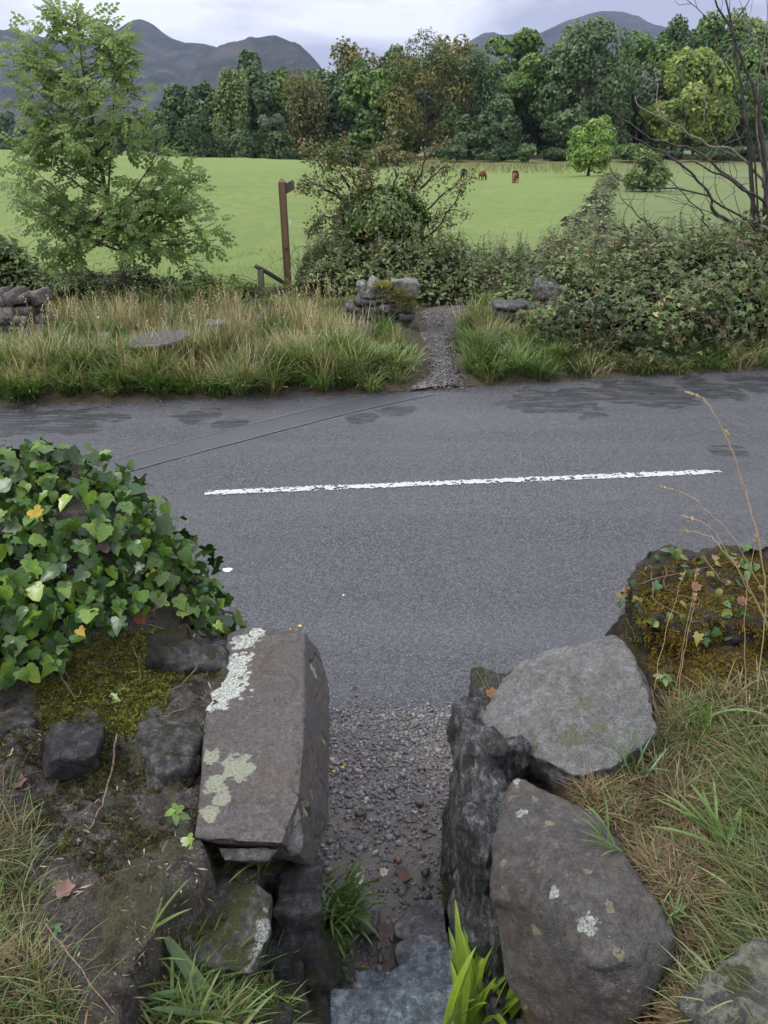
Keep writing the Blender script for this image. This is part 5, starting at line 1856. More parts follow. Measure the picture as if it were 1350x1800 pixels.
M = Mat('mud')
n = M.noise(14, 6, 0.7); f2 = M.noise(120, 5, 0.75)
c = M.ramp(M.math('ADD', M.math('MULTIPLY', n, 0.5), M.math('MULTIPLY', f2, 0.5)), [(0.38, (0.060, 0.050, 0.043)), (0.55, (0.135, 0.116, 0.104)), (0.7, (0.20, 0.178, 0.163))])
M.fin(c, M.rng(n, 0.35, 0.65, 0.35, 0.7), M.bump(f2, 0.8, 0.006), 0.5)
V, F = grid(np.arange(-0.45, 0.62, 0.016), np.arange(1.3, 3.6, 0.016), zg)
tag(mk('muddy_path', V, F, M.m, at=(0, 2.4, 0), smooth=True), kind='structure')

M = Mat('gravel_stone')
t = M.attr()
fn = M.noise(160, 4, 0.7)
M.fin(M.mix(1.0, t, M.rng(fn, 0.3, 0.7, 0.6, 1.35), 'MULTIPLY'), 0.42, M.bump(fn, 0.5, 0.002), 0.5)
GRAV = M.m


def pebble(seed):
    b = bmesh.new(); bmesh.ops.create_icosphere(b, subdivisions=1, radius=1.0)
    r = np.random.default_rng(seed)
    V = np.array([v.co[:] for v in b.verts]); F = np.array([[v.index for v in f.verts] for f in b.faces]); b.free()
    V = V * (1 + r.uniform(-0.28, 0.28, (len(V), 1))) * np.array([1, r.uniform(.6, .9), r.uniform(.35, .6)])
    for _ in range(2):     # a couple of flat cleavage faces
        d = norm(r.normal(size=3)); k = V @ d; V = V - np.outer(np.maximum(k - 0.55, 0), d)
    return V, F


PEB = [pebble(s_) for s_ in range(8)]
GRC0 = [(0.085, 0.075, 0.068), (0.12, 0.108, 0.10), (0.065, 0.060, 0.058), (0.16, 0.145, 0.13), (0.11, 0.085, 0.072), (0.10, 0.11, 0.11), (0.20, 0.19, 0.175), (0.14, 0.10, 0.08)]
GRC = [tuple((v * .6 + sum(c_) / 3 * .4) * 1.2 for v in c_) for c_ in GRC0]


def gravel(n, xf, yf, smin, smax, zf, cols=GRC, pw=2.2):
    x, y = xf(n), yf(n)
    s = smin + (smax - smin) * rng.random(n) ** pw
    z = zf(x, y) + s * 0.12
    P = np.stack([x, y, z], -1)
    nn = norm(np.array([0, 0, 1]) + rng.normal(size=(n, 3)) * 0.28)
    R = frames(nn, rand_dirs(n))
    tc = palette(cols, n, 0.16)
    which = rng.integers(0, 8, n)
    parts = [scatter(PEB[k], P[which == k], R[which == k], s[which == k], tc[which == k]) for k in range(8)]
    return join(*parts)


zroad = lambda x, y: np.maximum(zg(x, y), 0.0)
g1 = gravel(5200, lambda n: U(-.42, .5, n), lambda n: 3.26 - np.abs(rng.normal(0, .42, n)) + rng.normal(0, .06, n) * (rng.random(n) < .5), .004, .016, zroad)
g2 = gravel(2000, lambda n: U(-.34, .34, n), lambda n: U(1.55, 3.1, n), .003, .013, zroad)
g3 = gravel(420, lambda n: U(-.34, .34, n), lambda n: U(1.6, 3.2, n), .012, .024, zroad, pw=1.6)
g4 = gravel(700, lambda n: U(-3.5, 3.8, n), lambda n: 3.05 + rng.normal(0, .16, n), .003, .010, lambda x, y: 0 * x + .002)
g5 = gravel(260, lambda n: rng.normal(0.05, .5, n), lambda n: 3.45 + np.abs(rng.normal(0, .3, n)), .0025, .008, lambda x, y: 0 * x + .001)
V, F, C = join(g1, g2, g3, g4, g5)
tag(mk('gravel', V, F, GRAV, at=(0, 2.5, 0), tint=C), kind='stuff')
# gravel of the far path and grit along the far kerbless edge
x = rng.uniform(-.6, .6, 1500); y = U(8.9, 13.0, 1500)
s = U(.006, .022, 1500)
P = np.stack([path_cx(y) + x * path_hw(y) * 1.5, y, ground_z(path_cx(y), y) + .035], -1)
V, F, C = scatter(PEB[0], P, frames(norm(rand_dirs(1500) * .3 + [0, 0, 1]), rand_dirs(1500)), s, palette(GRC, 1500, .15) * .75)
n = 1000
x = U(-7, 8, n); y = far_edge(x) + rng.normal(-.06, .10, n)
P2 = np.stack([x, y, np.full(n, .006)], -1)
V2, F2, C2 = scatter(PEB[1], P2, frames(norm(rand_dirs(n) * .3 + [0, 0, 1]), rand_dirs(n)), U(.004, .016, n), palette(GRC, n, .15) * .65)
V, F, C = join((V, F, C), (V2, F2, C2))
tag(mk('loose_grit', V, F, GRAV, at=(0, 9, 0), tint=C), kind='stuff')

# ---- big stones of the left wall
LS = lambda *a: [pz(*q) for q in a]
SLAB = m_rock('slab_rock', (0.046, 0.040, 0.036), (0.150, 0.135, 0.124), wet=1.0, speck=0.12, bump=0.28, brown=0.35, even=0.8,
              lichen=[(pz(418, 1348, 1.05), .052), (pz(372, 1330, 1.05), .030), (pz(385, 1400, 1.05), .030), (pz(378, 1375, 1.05), .035), (pz(370, 1430, 1.03), .03), (pz(470, 1430, 1.05), .014), (pz(545, 1180, 1.0), .03), (pz(548, 1215, .98), .022),
                      (pz(545, 1420, .98), .03), (pz(530, 1440, 1.0), .028), (pz(556, 1395, .95), .02), (pz(550, 1460, .94), .016), (pz(560, 1240, .9), .02), (pz(565, 1300, .9), .02), (pz(515, 1495, .99), .012)],
              lichen_col=(0.26, 0.27, 0.19),
              white=[(pz(402, 1215, 1.05), .068), (pz(382, 1240, 1.05), .045), (pz(418, 1165, 1.05), .055), (pz(430, 1130, 1.06), .048), (pz(412, 1185, 1.05), .055), (pz(450, 1113, 1.07), .035), (pz(372, 1222, 1.05), .04), (pz(410, 1120, 1.0), .04)])
slab_top = [(400, 1114, 1.06), (432, 1105, 1.07), (465, 1104, 1.075), (512, 1106, 1.075), (535, 1114, 1.07), (533, 1300, 1.06), (527, 1400, 1.05), (497, 1484, 1.03), (385, 1478, 1.03), (345, 1470, 1.02), (358, 1300, 1.05), (366, 1230, 1.055)]
slab_low = [(412, 1112, .90), (562, 1142, .93), (577, 1200, .88), (582, 1330, .84), (582, 1440, .80), (556, 1530, .80), (515, 1500, .88), (350, 1480, .90), (360, 1300, .92)]
V, F = hull_mesh([LS(*slab_top, *slab_low)], 0.0068, 0, 0.0075, 3.5, 0.0022, 5, chips=0.012)
slab = tag(mk('slab', V, F, SLAB, at=pz(470, 1320, .85), smooth=True), 'long wet grey brown slab with white and green lichen capping the left side of the stile', 'stone slab')
V, F = hull_mesh([LS((383, 1489, 1.0), (430, 1500, 1.0), (492, 1492, 1.0), (470, 1514, .985), (395, 1512, .985), (388, 1495, .93), (480, 1500, .93), (440, 1515, .93))], .006, 1, .006, 9, .002, 8)
V2, F2 = hull_mesh([LS((505, 1468, 1.0), (530, 1440, 1.0), (535, 1475, .98), (530, 1500, .96), (512, 1505, .96), (500, 1490, .98), (520, 1490, .92))], .006, 1, .005, 9, .002, 9)
SL2 = m_rock('broken_slab_rock', (0.050, 0.045, 0.043), (0.17, 0.16, 0.15), wet=0.6, speck=0.15)
mk('broken_flake', V, F, SL2, slab, smooth=True)
mk('broken_flake', V2, F2, SL2, slab, smooth=True)

R_WET = m_rock('wet_dark_stone', (0.014, 0.014, 0.014), (0.13, 0.128, 0.125), wet=0.75, speck=0.25, bump=0.8)
R_DRK = m_rock('dark_mossy_stone', (0.018, 0.016, 0.013), (0.14, 0.130, 0.112), wet=0.45, speck=0.3, moss=0.35, bump=0.8)
R_CON = m_rock('pebbly_mortar', (0.030, 0.028, 0.025), (0.24, 0.235, 0.22), wet=0.3, speck=0.4, moss=0.2, bump=1.0)
R_LOW = m_rock('ledge_stone', (0.025, 0.023, 0.020), (0.15, 0.142, 0.128), wet=0.45, speck=0.25, moss=0.30, bump=0.7,
               white=[(pz(466, 1625, .88), .020), (pz(462, 1645, .88), .020), (pz(456, 1668, .88), .022), (pz(445, 1690, .87), .024), (pz(436, 1700, .86), .022), (pz(468, 1605, .88), .012), (pz(440, 1720, .82), .02), (pz(452, 1700, .82), .02)])


def wstone(ptsz, mat, name='stone', parent=None, vox=.009, sm=3, amp=.012, ns=7, fine=.004, seed=1, **k):
    V, F = hull_mesh([LS(*ptsz)], vox, sm, amp, ns, fine, seed, **k)
    return mk(name, V, F, mat, parent or left_wall, at=V.mean(0), smooth=True)


def bstone(c, s, mat, parent=None, rz=0., tilt=(0, 0), seed=1, vox=.010, sm=3, jit=.16, amp=None, name='stone', **k):
    return stone(name, c, s, mat, parent or left_wall, rz, tilt, vox, seed, jit, sm, amp, **k)


wstone([(262, 1650, .89), (300, 1610, .90), (392, 1530, .90), (482, 1568, .89), (474, 1640, .88), (434, 1712, .86), (320, 1705, .86), (270, 1690, .87), (290, 1700, .76), (440, 1735, .74), (478, 1660, .76), (400, 1560, .76)], R_LOW, seed=3, amp=.010)
bstone(pz(130, 1318, 1.04), (.15, .12, .11), R_WET, rz=.2, tilt=(.25, .15), seed=4, jit=.28, sm=7)
bstone(pz(308, 1296, 1.00), (.17, .15, .12), R_CON, rz=-.3, tilt=(.1, .1), seed=5, jit=.3, amp=.028, sm=6)
bstone(pz(300, 1345, .97), (.13, .13, .10), R_CON, rz=.5, seed=15, jit=.3, amp=.028, sm=6)
bstone(pz(352, 1165, 1.01), (.17, .22, .17), R_CON, rz=-.2, tilt=(-.1, .25), seed=6, jit=.3, sm=7, amp=.03)
bstone(pz(278, 1150, 1.05), (.15, .2, .14), R_DRK, rz=-.2, tilt=(-.1, .15), seed=16, jit=.3, sm=7, amp=.03)
bstone(pz(25, 1275, 1.04), (.12, .11, .08), R_CON, rz=.6, seed=7, jit=.3, sm=6)
# stones stacked under and in front of the slab
bstone((-.262, 1.53, .69), (.13, .16, .24), R_WET, rz=.1, tilt=(0, .1), seed=9)
bstone((-.335, 1.44, .66), (.16, .16, .14), R_WET, rz=-.2, seed=10)
bstone((-.30, 1.33, .56), (.17, .16, .20), R_DRK, rz=.2, tilt=(.1, 0), seed=11)
bstone((-.325, 1.17, .42), (.15, .16, .62), R_DRK, rz=.1, tilt=(.05, .04), seed=12)
bstone((-.225, 1.20, .38), (.09, .18, .56), R_DRK, rz=.0, tilt=(.05, .04), seed=32)
bstone((-.245, 1.52, .37), (.13, .18, .30), R_DRK, rz=.3, seed=13)
bstone((-.26, 1.37, .30), (.18, .2, .34), R_DRK, rz=.1, seed=14)
for q, (y, z, w, hgt) in enumerate([(1.78, .70, .34, .22), (2.12, .72, .36, .2), (2.42, .70, .26, .22), (1.75, .48, .4, .22), (2.15, .50, .38, .24), (2.45, .46, .25, .22), (1.8, .25, .42, .26), (2.2, .24, .38, .26), (2.47, .24, .24, .26), (1.85, .06, .4, .2), (2.3, .06, .5, .2)]):
    bstone((-.40 - .015 * (q % 3), y, z), (.26, w, hgt), R_DRK, rz=0, seed=20 + q, vox=.028)
# wall stones of the road face, both sides
right_wall = empty('stone_wall', (0.5, 1.9, 0.0), 'rough dark stone wall on the right of the stile, wet slate facing the gap', 'stone wall')
rr_ = np.random.default_rng(3)
for side, x0, x1, par in ((-1, -4.0, -.85, left_wall), (1, 1.0, 4.0, right_wall)):
    for row in range(4):
        x = x0 + rr_.uniform(0, .2)
        while x < x1 - .1:
            w = min(rr_.uniform(.22, .5), x1 - x)
            yy_ = (np.interp(x, [-6, -1.5, -0.8], [2.55, 2.93, 2.86]) if side < 0 else np.interp(x, [0.4, 1.5, 6], [2.62, 2.75, 3.3])) - .10
            bstone((x + w / 2, yy_ + rr_.uniform(-.02, .02), .12 + row * .235), (w, .26, .25), R_DRK, par, seed=100 + row * 40 + int(abs(x) * 9), vox=.055)
            x += w * .97

# ---- right side of the gap
GREYB = m_rock('grey_boulder_rock', (0.15, 0.149, 0.14), (0.43, 0.426, 0.41), wet=0.15, speck=0.6, speck_col=(.30, .31, .25), bump=0.8, mott=0.30, even=0.5,
               lichen=[(pz(1000, 1290, 1.05), .045), (pz(1065, 1170, 1.1), .035), (pz(930, 1310, 1.0), .035), (pz(1050, 1285, 1.05), .04), (pz(1030, 1240, 1.07), .03), (pz(1000, 1340, .95), .025)], lichen_col=(0.22, 0.23, 0.15))
gb = [[(850, 1268, .96), (868, 1222, .99), (905, 1178, 1.04), (960, 1150, 1.08), (1040, 1124, 1.12), (1078, 1120, 1.13), (1092, 1136, 1.13), (1108, 1180, 1.14), (1128, 1200, 1.14), (1150, 1240, 1.14),
       (1150, 1290, 1.12), (1090, 1345, 1.05), (1020, 1368, 1.01), (960, 1345, .98), (890, 1310, .96),
       (862, 1300, .86), (900, 1350, .78), (985, 1400, .80), (1060, 1398, .84), (1130, 1350, .86), (1120, 1180, .85), (900, 1180, .80), (850, 1262, .84)]]
V, F = hull_mesh([LS(*gb[0])], .0085, 4, .018, 5.5, .006, 7, chips=.010)
tag(mk('boulder', V, F, GREYB, at=pz(1000, 1280, .85), smooth=True), 'large pale grey rounded boulder on top of the right wall, speckled with pale lichen', 'boulder')
BRB = m_rock('brown_boulder_rock', (0.048, 0.043, 0.040), (0.165, 0.151, 0.140), wet=0.65, mott=0.22, speck=0.85, speck_col=(.27, .25, .16), bump=0.6, brown=0.35, even=0.6,
             lichen=[(pz(940, 1402, 1.05), .012), (pz(965, 1450, 1.06), .014), (pz(890, 1520, 1.0), .014), (pz(1085, 1670, 1.1), .020), (pz(1090, 1685, 1.1), .022), (pz(945, 1635, .98), .018), (pz(1070, 1595, 1.1), .016), (pz(1030, 1540, 1.1), .018), (pz(1120, 1730, 1.0), .02), (pz(895, 1460, 1.0), .016)], lichen_col=(.25, .24, .15),
             white=[(pz(1036, 1622, 1.11), .026), (pz(1050, 1640, 1.11), .018), (pz(916, 1428, 1.05), .016), (pz(925, 1430, 1.05), .012), (pz(975, 1568, 1.08), .016), (pz(999, 1510, 1.09), .008), (pz(943, 1541, 1.04), .009),
                    (pz(1015, 1424, 1.02), .014), (pz(1040, 1432, 1.02), .014), (pz(1058, 1440, 1.02), .010), (pz(908, 1372, 1.03), .014), (pz(1072, 1645, 1.1), .005), (pz(942, 1756, .82), .006), (pz(1020, 1530, 1.1), .010)])
bb1 = [(905, 1364, 1.03), (888, 1400, 1.02), (870, 1470, 1.0), (858, 1540, .98), (856, 1580, .95), (880, 1610, .90), (940, 1380, 1.02), (1010, 1420, 1.03), (1062, 1440, 1.04), (1090, 1500, 1.06), (1100, 1600, 1.10), (1140, 1590, 1.06), (1130, 1640, 1.07), (1040, 1560, 1.12), (960, 1480, 1.08), (960, 1600, 1.05), (900, 1400, .85), (1060, 1440, .85), (870, 1560, .82), (1100, 1600, .8)]
bb2 = [(868, 1560, .93), (880, 1645, .86), (886, 1720, .77), (922, 1780, .72), (985, 1830, .72), (1080, 1830, .85), (1140, 1770, .97), (1184, 1690, 1.02), (1170, 1620, 1.05), (1130, 1560, 1.06), (1080, 1530, 1.09), (1020, 1580, 1.11), (980, 1620, 1.06), (1040, 1700, 1.06), (1100, 1680, 1.09),
       (930, 1640, .6), (960, 1780, .5), (1080, 1830, .55), (1160, 1680, .6)]
V, F = hull_mesh([LS(*bb1), LS(*bb2)], .0085, 8, .016, 5.0, .005, 17, chips=.005)
tag(mk('boulder', V, F, BRB, at=pz(1000, 1600, .7), smooth=True), 'smooth brown boulder with white lichen spots at the lower right, behind the strap leaved plant', 'boulder')

SLT = m_rock('wet_slate', (0.018, 0.019, 0.018), (0.27, 0.275, 0.262), wet=0.7, moss=0.12, speck=0.15, bump=1.0, strata=((2.2, 1.0, 0.45), (0.15, 0.1, 0)), white=[(pz(850, 1540, .6), .015), (pz(855, 1560, .6), .01), (pz(838, 1440, .75), .010), (pz(857, 1465, .75), .010)])
_sl = [((.345, 2.02, .48), (.17, .20, .92), .15, (.04, .03)), ((.335, 1.84, .45), (.15, .20, .93), -.1, (.0, -.02)), ((.355, 1.66, .44), (.19, .22, .90), .1, (.03, 0)), ((.33, 1.53, .38), (.13, .17, .62), .0, (.03, .0)), ((.36, 1.47, .60), (.14, .2, .36), .1, (.0, .05)),
                                      ((.29, 1.60, .15), (.12, .22, .28), .2, (0, 0)), ((.40, 1.35, .35), (.2, .2, .5), .1, (0, 0)), ((.345, 2.12, .86), (.16, .14, .20), .3, (.1, .1))]
for grp in ([0, 1, 2, 3, 7], [4], [5], [6]):
    V, F = hull_mesh([box_pts(_sl[q][0], np.array(_sl[q][1]) * 1.08, _sl[q][2], _sl[q][3], .16, 50 + q) for q in grp], 0.0105, 3, .018, 7, .009, 50 + grp[0], strata=((.9, .35, .2), 20, .014))
    mk('stone', V, F, SLT, right_wall, at=V.mean(0), smooth=True)
for q, (x, y, z) in enumerate([(.45, 2.3, .35), (.47, 2.35, .7), (.42, 2.2, .12), (.5, 1.2, .3), (.5, 1.05, .5), (.55, 2.1, .6), (.62, 1.5, .6)]):
    bstone((x, y, z), (.3, .36, .34), R_DRK, right_wall, seed=70 + q, vox=.03)
# mossy end block of the right-hand wall
BLK = m_rock('mossy_block_rock', (0.020, 0.016, 0.013), (0.115, 0.095, 0.080), wet=0.15, speck=0.3, moss=0.40, moss_col=(0.14, 0.115, 0.02), bump=1.0, brown=0.5)
bk = [np.array(v) for v in [(.935, 2.60, 1.25), (.93, 2.35, 1.22), (1.10, 2.70, 1.29), (1.10, 2.28, 1.25), (1.9, 2.8, 1.34), (1.9, 2.25, 1.27), (2.8, 2.9, 1.36), (2.8, 2.3, 1.3), (.95, 2.66, .5), (.97, 2.3, .5), (1.05, 2.20, .6), (2.8, 2.2, .5), (2.8, 2.95, .4)]]
V, F = hull_mesh([bk], .016, 3, .045, 4.5, .012, 12)
mk('capping_block', V, F, BLK, right_wall, smooth=True)
BV, BF = V, F
for q, (c_, s_) in enumerate([((1.02, 2.32, .93), (.26, .26, .24)), ((1.25, 2.2, .98), (.3, .22, .22)), ((1.0, 2.2, .86), (.2, .2, .2))]):
    bstone(c_, s_, BLK, right_wall, rz=.2 * q, seed=85 + q, vox=.014, jit=.2)
# corner stone lower right edge of the frame
CORN = m_rock('lichened_stone', (0.030, 0.030, 0.026), (0.13, 0.125, 0.10), wet=0.3, speck=0.7, mott=0.8, moss=.2)
V, F = hull_mesh([box_pts(pz(1345, 1790, 1.04), (.26, .22, .12), .5, (0, -.2), .2, 5)], .011, 4, .014, 6, .004, 5)
tag(mk('stone', V, F, CORN, smooth=True), 'dark lichen mottled stone at the lower right corner of the photo', 'stone')

# ---- stile steps
STEP = m_rock('wet_blue_slate', (0.075, 0.095, 0.108), (0.32, 0.37, 0.40), wet=0.95, speck=0.05, bump=0.45, scale=1.3)
STEP2 = m_rock('wet_brown_slate', (0.065, 0.066, 0.068), (0.28, 0.28, 0.285), wet=0.85, speck=0.1, bump=0.5)
steps = empty('stile_steps', (0.0, 1.6, 0.1), 'wet slate steps going down through the gap between the walls', 'steps')
def sstone(p, m, th, seed, lab=None):
    o = wstone([*p, *[(a_, b_, c_ - th) for a_, b_, c_ in p]], m, 'step', steps, vox=.008, sm=2, amp=.006, ns=9, fine=.002, seed=seed)
    return o
sstone([(545, 1742, .40), (640, 1744, .40), (735, 1741, .40), (812, 1730, .40), (850, 1790, .40), (840, 1900, .40), (530, 1900, .40)], STEP, .16, 3)
sstone([(665, 1742, .315), (672, 1722, .315), (700, 1700, .315), (745, 1662, .31), (800, 1660, .31), (815, 1700, .31), (812, 1745, .315)], STEP, .12, 4)
sstone([(622, 1712, .28), (655, 1705, .28), (678, 1722, .28), (672, 1748, .28), (630, 1745, .28)], STEP, .08, 5)
sstone([(693, 1664, .26), (715, 1650, .26), (785, 1640, .265), (790, 1660, .265), (730, 1690, .26), (697, 1700, .26)], STEP2, .12, 6)
sstone([(690, 1632, .21), (725, 1592, .21), (778, 1585, .21), (785, 1642, .21), (720, 1652, .21), (700, 1650, .21)], STEP2, .12, 7)
sstone([(630, 1600, .15), (650, 1580, .15), (668, 1600, .15), (660, 1640, .16), (635, 1650, .16)], STEP2, .08, 8)
sstone([(560, 1650, .26), (590, 1640, .26), (603, 1690, .26), (596, 1750, .28), (556, 1755, .28)], R_DRK, .2, 9)
sstone([(786, 1668, .34), (812, 1660, .34), (822, 1730, .34), (790, 1738, .34)], STEP2, .1, 10)
# loose stones in the mud, each one to be picked out
for px, pyy, z, s_, colr, lab in [(700, 1512, .10, .026, (.17, .09, .075), 'reddish pebble in the mud just above the dark red leaf'), (748, 1535, .10, .028, (.03, .03, .03), 'black angular stone right of the dark red leaf'),
                                  (633, 1432, .07, .026, (.07, .058, .055), 'dark flat stone in the middle of the muddy path'), (738, 1410, .06, .030, (.095, .08, .072), 'brown oval stone near the right wall in the gravel'),
                                  (648, 1312, .03, .026, (.15, .11, .085), 'tan stone in the upper left of the gravel'), (740, 1350, .04, .026, (.12, .10, .09), 'grey brown flat stone in the upper gravel'), (708, 1362, .04, .022, (.16, .165, .165), 'pale bluish chip in the upper gravel'),
                                  (785, 1288, .02, .020, (.20, .21, .19), 'pale chip where gravel meets road by the right wall'), (758, 1248, .01, .014, (.15, .15, .15), 'small pale chip lying alone on the asphalt near the gravel'),
                                  (735, 1488, .09, .022, (.15, .14, .13), 'light pebble in the lower mud'), (688, 1385, .05, .02, (.08, .07, .07), 'dark pebble left of the brown oval stone'), (650, 1740, .36, .022, (.13, .10, .08), 'brown pebble on the lowest slate by the strap plant'), (632, 1735, .36, .024, (.17, .16, .14), 'pale round pebble beside the top step')]:
    p = pz(px, pyy, z); k = int(px) % 8
    V = PEB[k][0] * s_; F = PEB[k][1]
    a_ = U(0, 6.28); Rz = np.array(Matrix.Rotation(a_, 3, 'Z'))
    tag(mk('pebble', V @ Rz.T + p, F, GRAV, tint=np.tile(colr, (len(V), 1)), at=p), lab, 'pebble')

# ---------------------------------------------------------------- moss
MOSS = m_leaf('moss_sprigs', 0.75, 0.25, 1.0, 0.5, 30, spec=0.15)
_mv, _mf = [], []
for a_ in range(3):
    an = a_ * 2.094; d = np.array([math.cos(an), math.sin(an)]); q = np.array([-d[1], d[0]])
    k = len(_mv)
    _mv += [[*(d * .05 - q * .11), 0], [*(d * .05 + q * .11), 0], [*(d * .45 + q * .09), .5], [*(d * .75), .62 + .1 * (a_ % 2)]]
    _mf += [[k, k + 1, k + 2], [k, k + 2, k + 3]]
MOSS_T = (np.array(_mv, float), np.array(_mf))


def moss_px(n, poly, zf, size, cols, dens=None, seed=0, lo=.75):
    poly = np.array(poly, float)
    m = int(n * 2.2)
    px, pyy = U(poly[:, 0].min(), poly[:, 0].max(), m), U(poly[:, 1].min(), poly[:, 1].max(), m)
    ok = in_poly(px, pyy, poly)
    px, pyy = px[ok][:n], pyy[ok][:n]
    P, ok = hits(px, pyy, zf, lo)
    P = P[ok]
    if dens is not None:
        k = fbm(P, 9, 3, 5) > dens
        P = P[k]
    m = len(P)
    N = nrm_of(zf, P)
    N[:, 2] = np.maximum(N[:, 2], .25)
    nn = norm(N + rng.normal(size=(m, 3)) * .45)
    lumps = np.clip(fbm(P, 22, 2, 9), -1, 1)[:, None]
    tc = palette(cols, m, .16) * (1 + .25 * lumps)
    return scatter(MOSS_T, P + nn * (.003 + .010 * np.maximum(lumps, 0)), frames(nn, rand_dirs(m)), size * U(.6, 1.4, m), tc)


MC = [(0.10, 0.11, 0.022), (0.15, 0.155, 0.030), (0.20, 0.195, 0.045), (0.055, 0.058, 0.016)]
MD = [(0.035, 0.038, 0.012), (0.055, 0.058, 0.016), (0.030, 0.026, 0.014)]
m1 = moss_px(15000, [(170, 1120), (300, 1110), (345, 1150), (300, 1200), (290, 1250), (250, 1300), (190, 1280), (160, 1240), (80, 1290), (60, 1200), (110, 1150)], zl, .018, MC + MC[:1], -.75)
m2 = moss_px(1600, [(60, 1260), (110, 1240), (190, 1270), (230, 1340), (200, 1400), (50, 1400), (0, 1370)], zl, .014, MC + MD, .1)
m3 = moss_px(9000, [(0, 1280), (200, 1260), (330, 1330), (370, 1480), (330, 1540), (200, 1560), (60, 1480), (0, 1440)], zl, .013, MD + [(0.09, .085, .02)], -.2)
m4 = moss_px(2600, [(270, 1640), (390, 1545), (430, 1580), (380, 1640), (300, 1690)], lambda x, y: zl(x, y) * 0 + .885, .012, MD + [(0.08, .085, .02)], .0)
m5 = moss_px(2000, [(330, 1100), (380, 1130), (395, 1200), (330, 1260), (300, 1200)], zl, .012, MD + MC[:1], .0)
V, F, C = join(m1, m2, m3, m4, m5)
tag(mk('moss', V, F, MOSS, at=(-.8, 1.9, 1), tint=C), kind='stuff')


def ztop_mesh(V, res=.02):
    """Height of a mesh's upper surface as a lookup function."""
    x0, y0 = V[:, 0].min(), V[:, 1].min()
    ix = ((V[:, 0] - x0) / res).astype(int); iy = ((V[:, 1] - y0) / res).astype(int)
    G = np.full((ix.max() + 1, iy.max() + 1), -9.0)
    np.maximum.at(G, (ix, iy), V[:, 2])

    def f(x, y):
        x, y = np.broadcast_arrays(x, y)
        a = ((x - x0) / res).astype(int); b = ((y - y0) / res).astype(int)
        ok = (a >= 0) & (b >= 0) & (a < G.shape[0]) & (b < G.shape[1])
        return np.where(ok, G[np.clip(a, 0, G.shape[0] - 1), np.clip(b, 0, G.shape[1] - 1)], -9.0)
    return f


_zb = ztop_mesh(BV)
zrb = lambda x, y: np.maximum(zr(x, y), _zb(x, y))
MR = [(0.15, 0.10, 0.018), (0.20, 0.135, 0.022), (0.11, 0.085, 0.018), (0.08, 0.055, 0.018), (0.15, 0.13, 0.022)]
m1 = moss_px(11000, [(1120, 1010), (1200, 985), (1350, 975), (1420, 1000), (1420, 1240), (1200, 1290), (1150, 1200), (1130, 1100)], zrb, .016, MR, -.55)
m2 = moss_px(2500, [(1180, 1160), (1420, 1130), (1420, 1330), (1230, 1330)], zrb, .014, MR, -.1)
m3 = moss_px(900, [(1090, 1010), (1160, 1000), (1180, 1080), (1100, 1160)], zrb, .012, MD + MC[:2], -.2)
m4 = moss_px(4500, [(1400, 960), (2600, 900), (2800, 1250), (1400, 1260)], zrb, .02, MR, -.3)
V, F, C = join(m1, m2, m3, m4)
tag(mk('moss', V, F, MOSS, at=(1.4, 2.3, 1.2), tint=C), kind='stuff')

# ---------------------------------------------------------------- ivy
DRYL = m_leaf('dry_leaf', 0.5, 0.15, 1.0, 0.4, 30, spec=0.4)
IVY = m_leaf('ivy_leaves', 0.33, 0.14, 1.0, 0.6, 25, spec=0.42)
ol = [(0, 0), (.20, -.12), (.42, -.10), (.50, .10), (.36, .24), (.55, .42), (.30, .48), (.20, .68), (0, 1.0)]
_v = [[0, .02, .0]] + [[x, y, 0] for x, y in ol[1:]] + [[-x, y, 0] for x, y in ol[-2:0:-1]] + [[0, .42, 0]]
_v = np.array(_v, float)
nb_ = len(_v) - 1
_v[:, 2] = 0.20 * np.abs(_v[:, 0]) ** 1.2 - 0.16 * np.maximum(_v[:, 1] - .35, 0) ** 1.3 - .10 * np.maximum(np.abs(_v[:, 0]) - .3, 0)
_f = [[nb_, i, (i + 1) % nb_] for i in range(nb_)]
tv = [1.0] * len(_v)
_vl = _v.tolist()
for tx, ty in ((0, .92), (.42, .38), (-.42, .38), (.36, -.04), (-.36, -.04)):
    d = np.array([tx, ty - .05]); q = np.array([-d[1], d[0]]); q = q / np.linalg.norm(q) * .020
    k = len(_vl)
    for p_, wv in ((np.array([0, .05]), 1), (np.array([0, .05]) + d * .5, .8), (np.array([0, .05]) + d, .25)):
        for s_ in (-1, 1):
            xx, y2 = p_ + q * s_ * wv
            _vl.append([xx, y2, 0.20 * abs(xx) ** 1.2 - 0.16 * max(y2 - .35, 0) ** 1.3 - .10 * max(abs(xx) - .3, 0) + .022]); tv.append(1.6)
    _f += [[k, k + 1, k + 3], [k, k + 3, k + 2], [k + 2, k + 3, k + 5], [k + 2, k + 5, k + 4]]
IVY_T = (np.array(_vl), np.array(_f)); IVY_TV = np.array(tv)


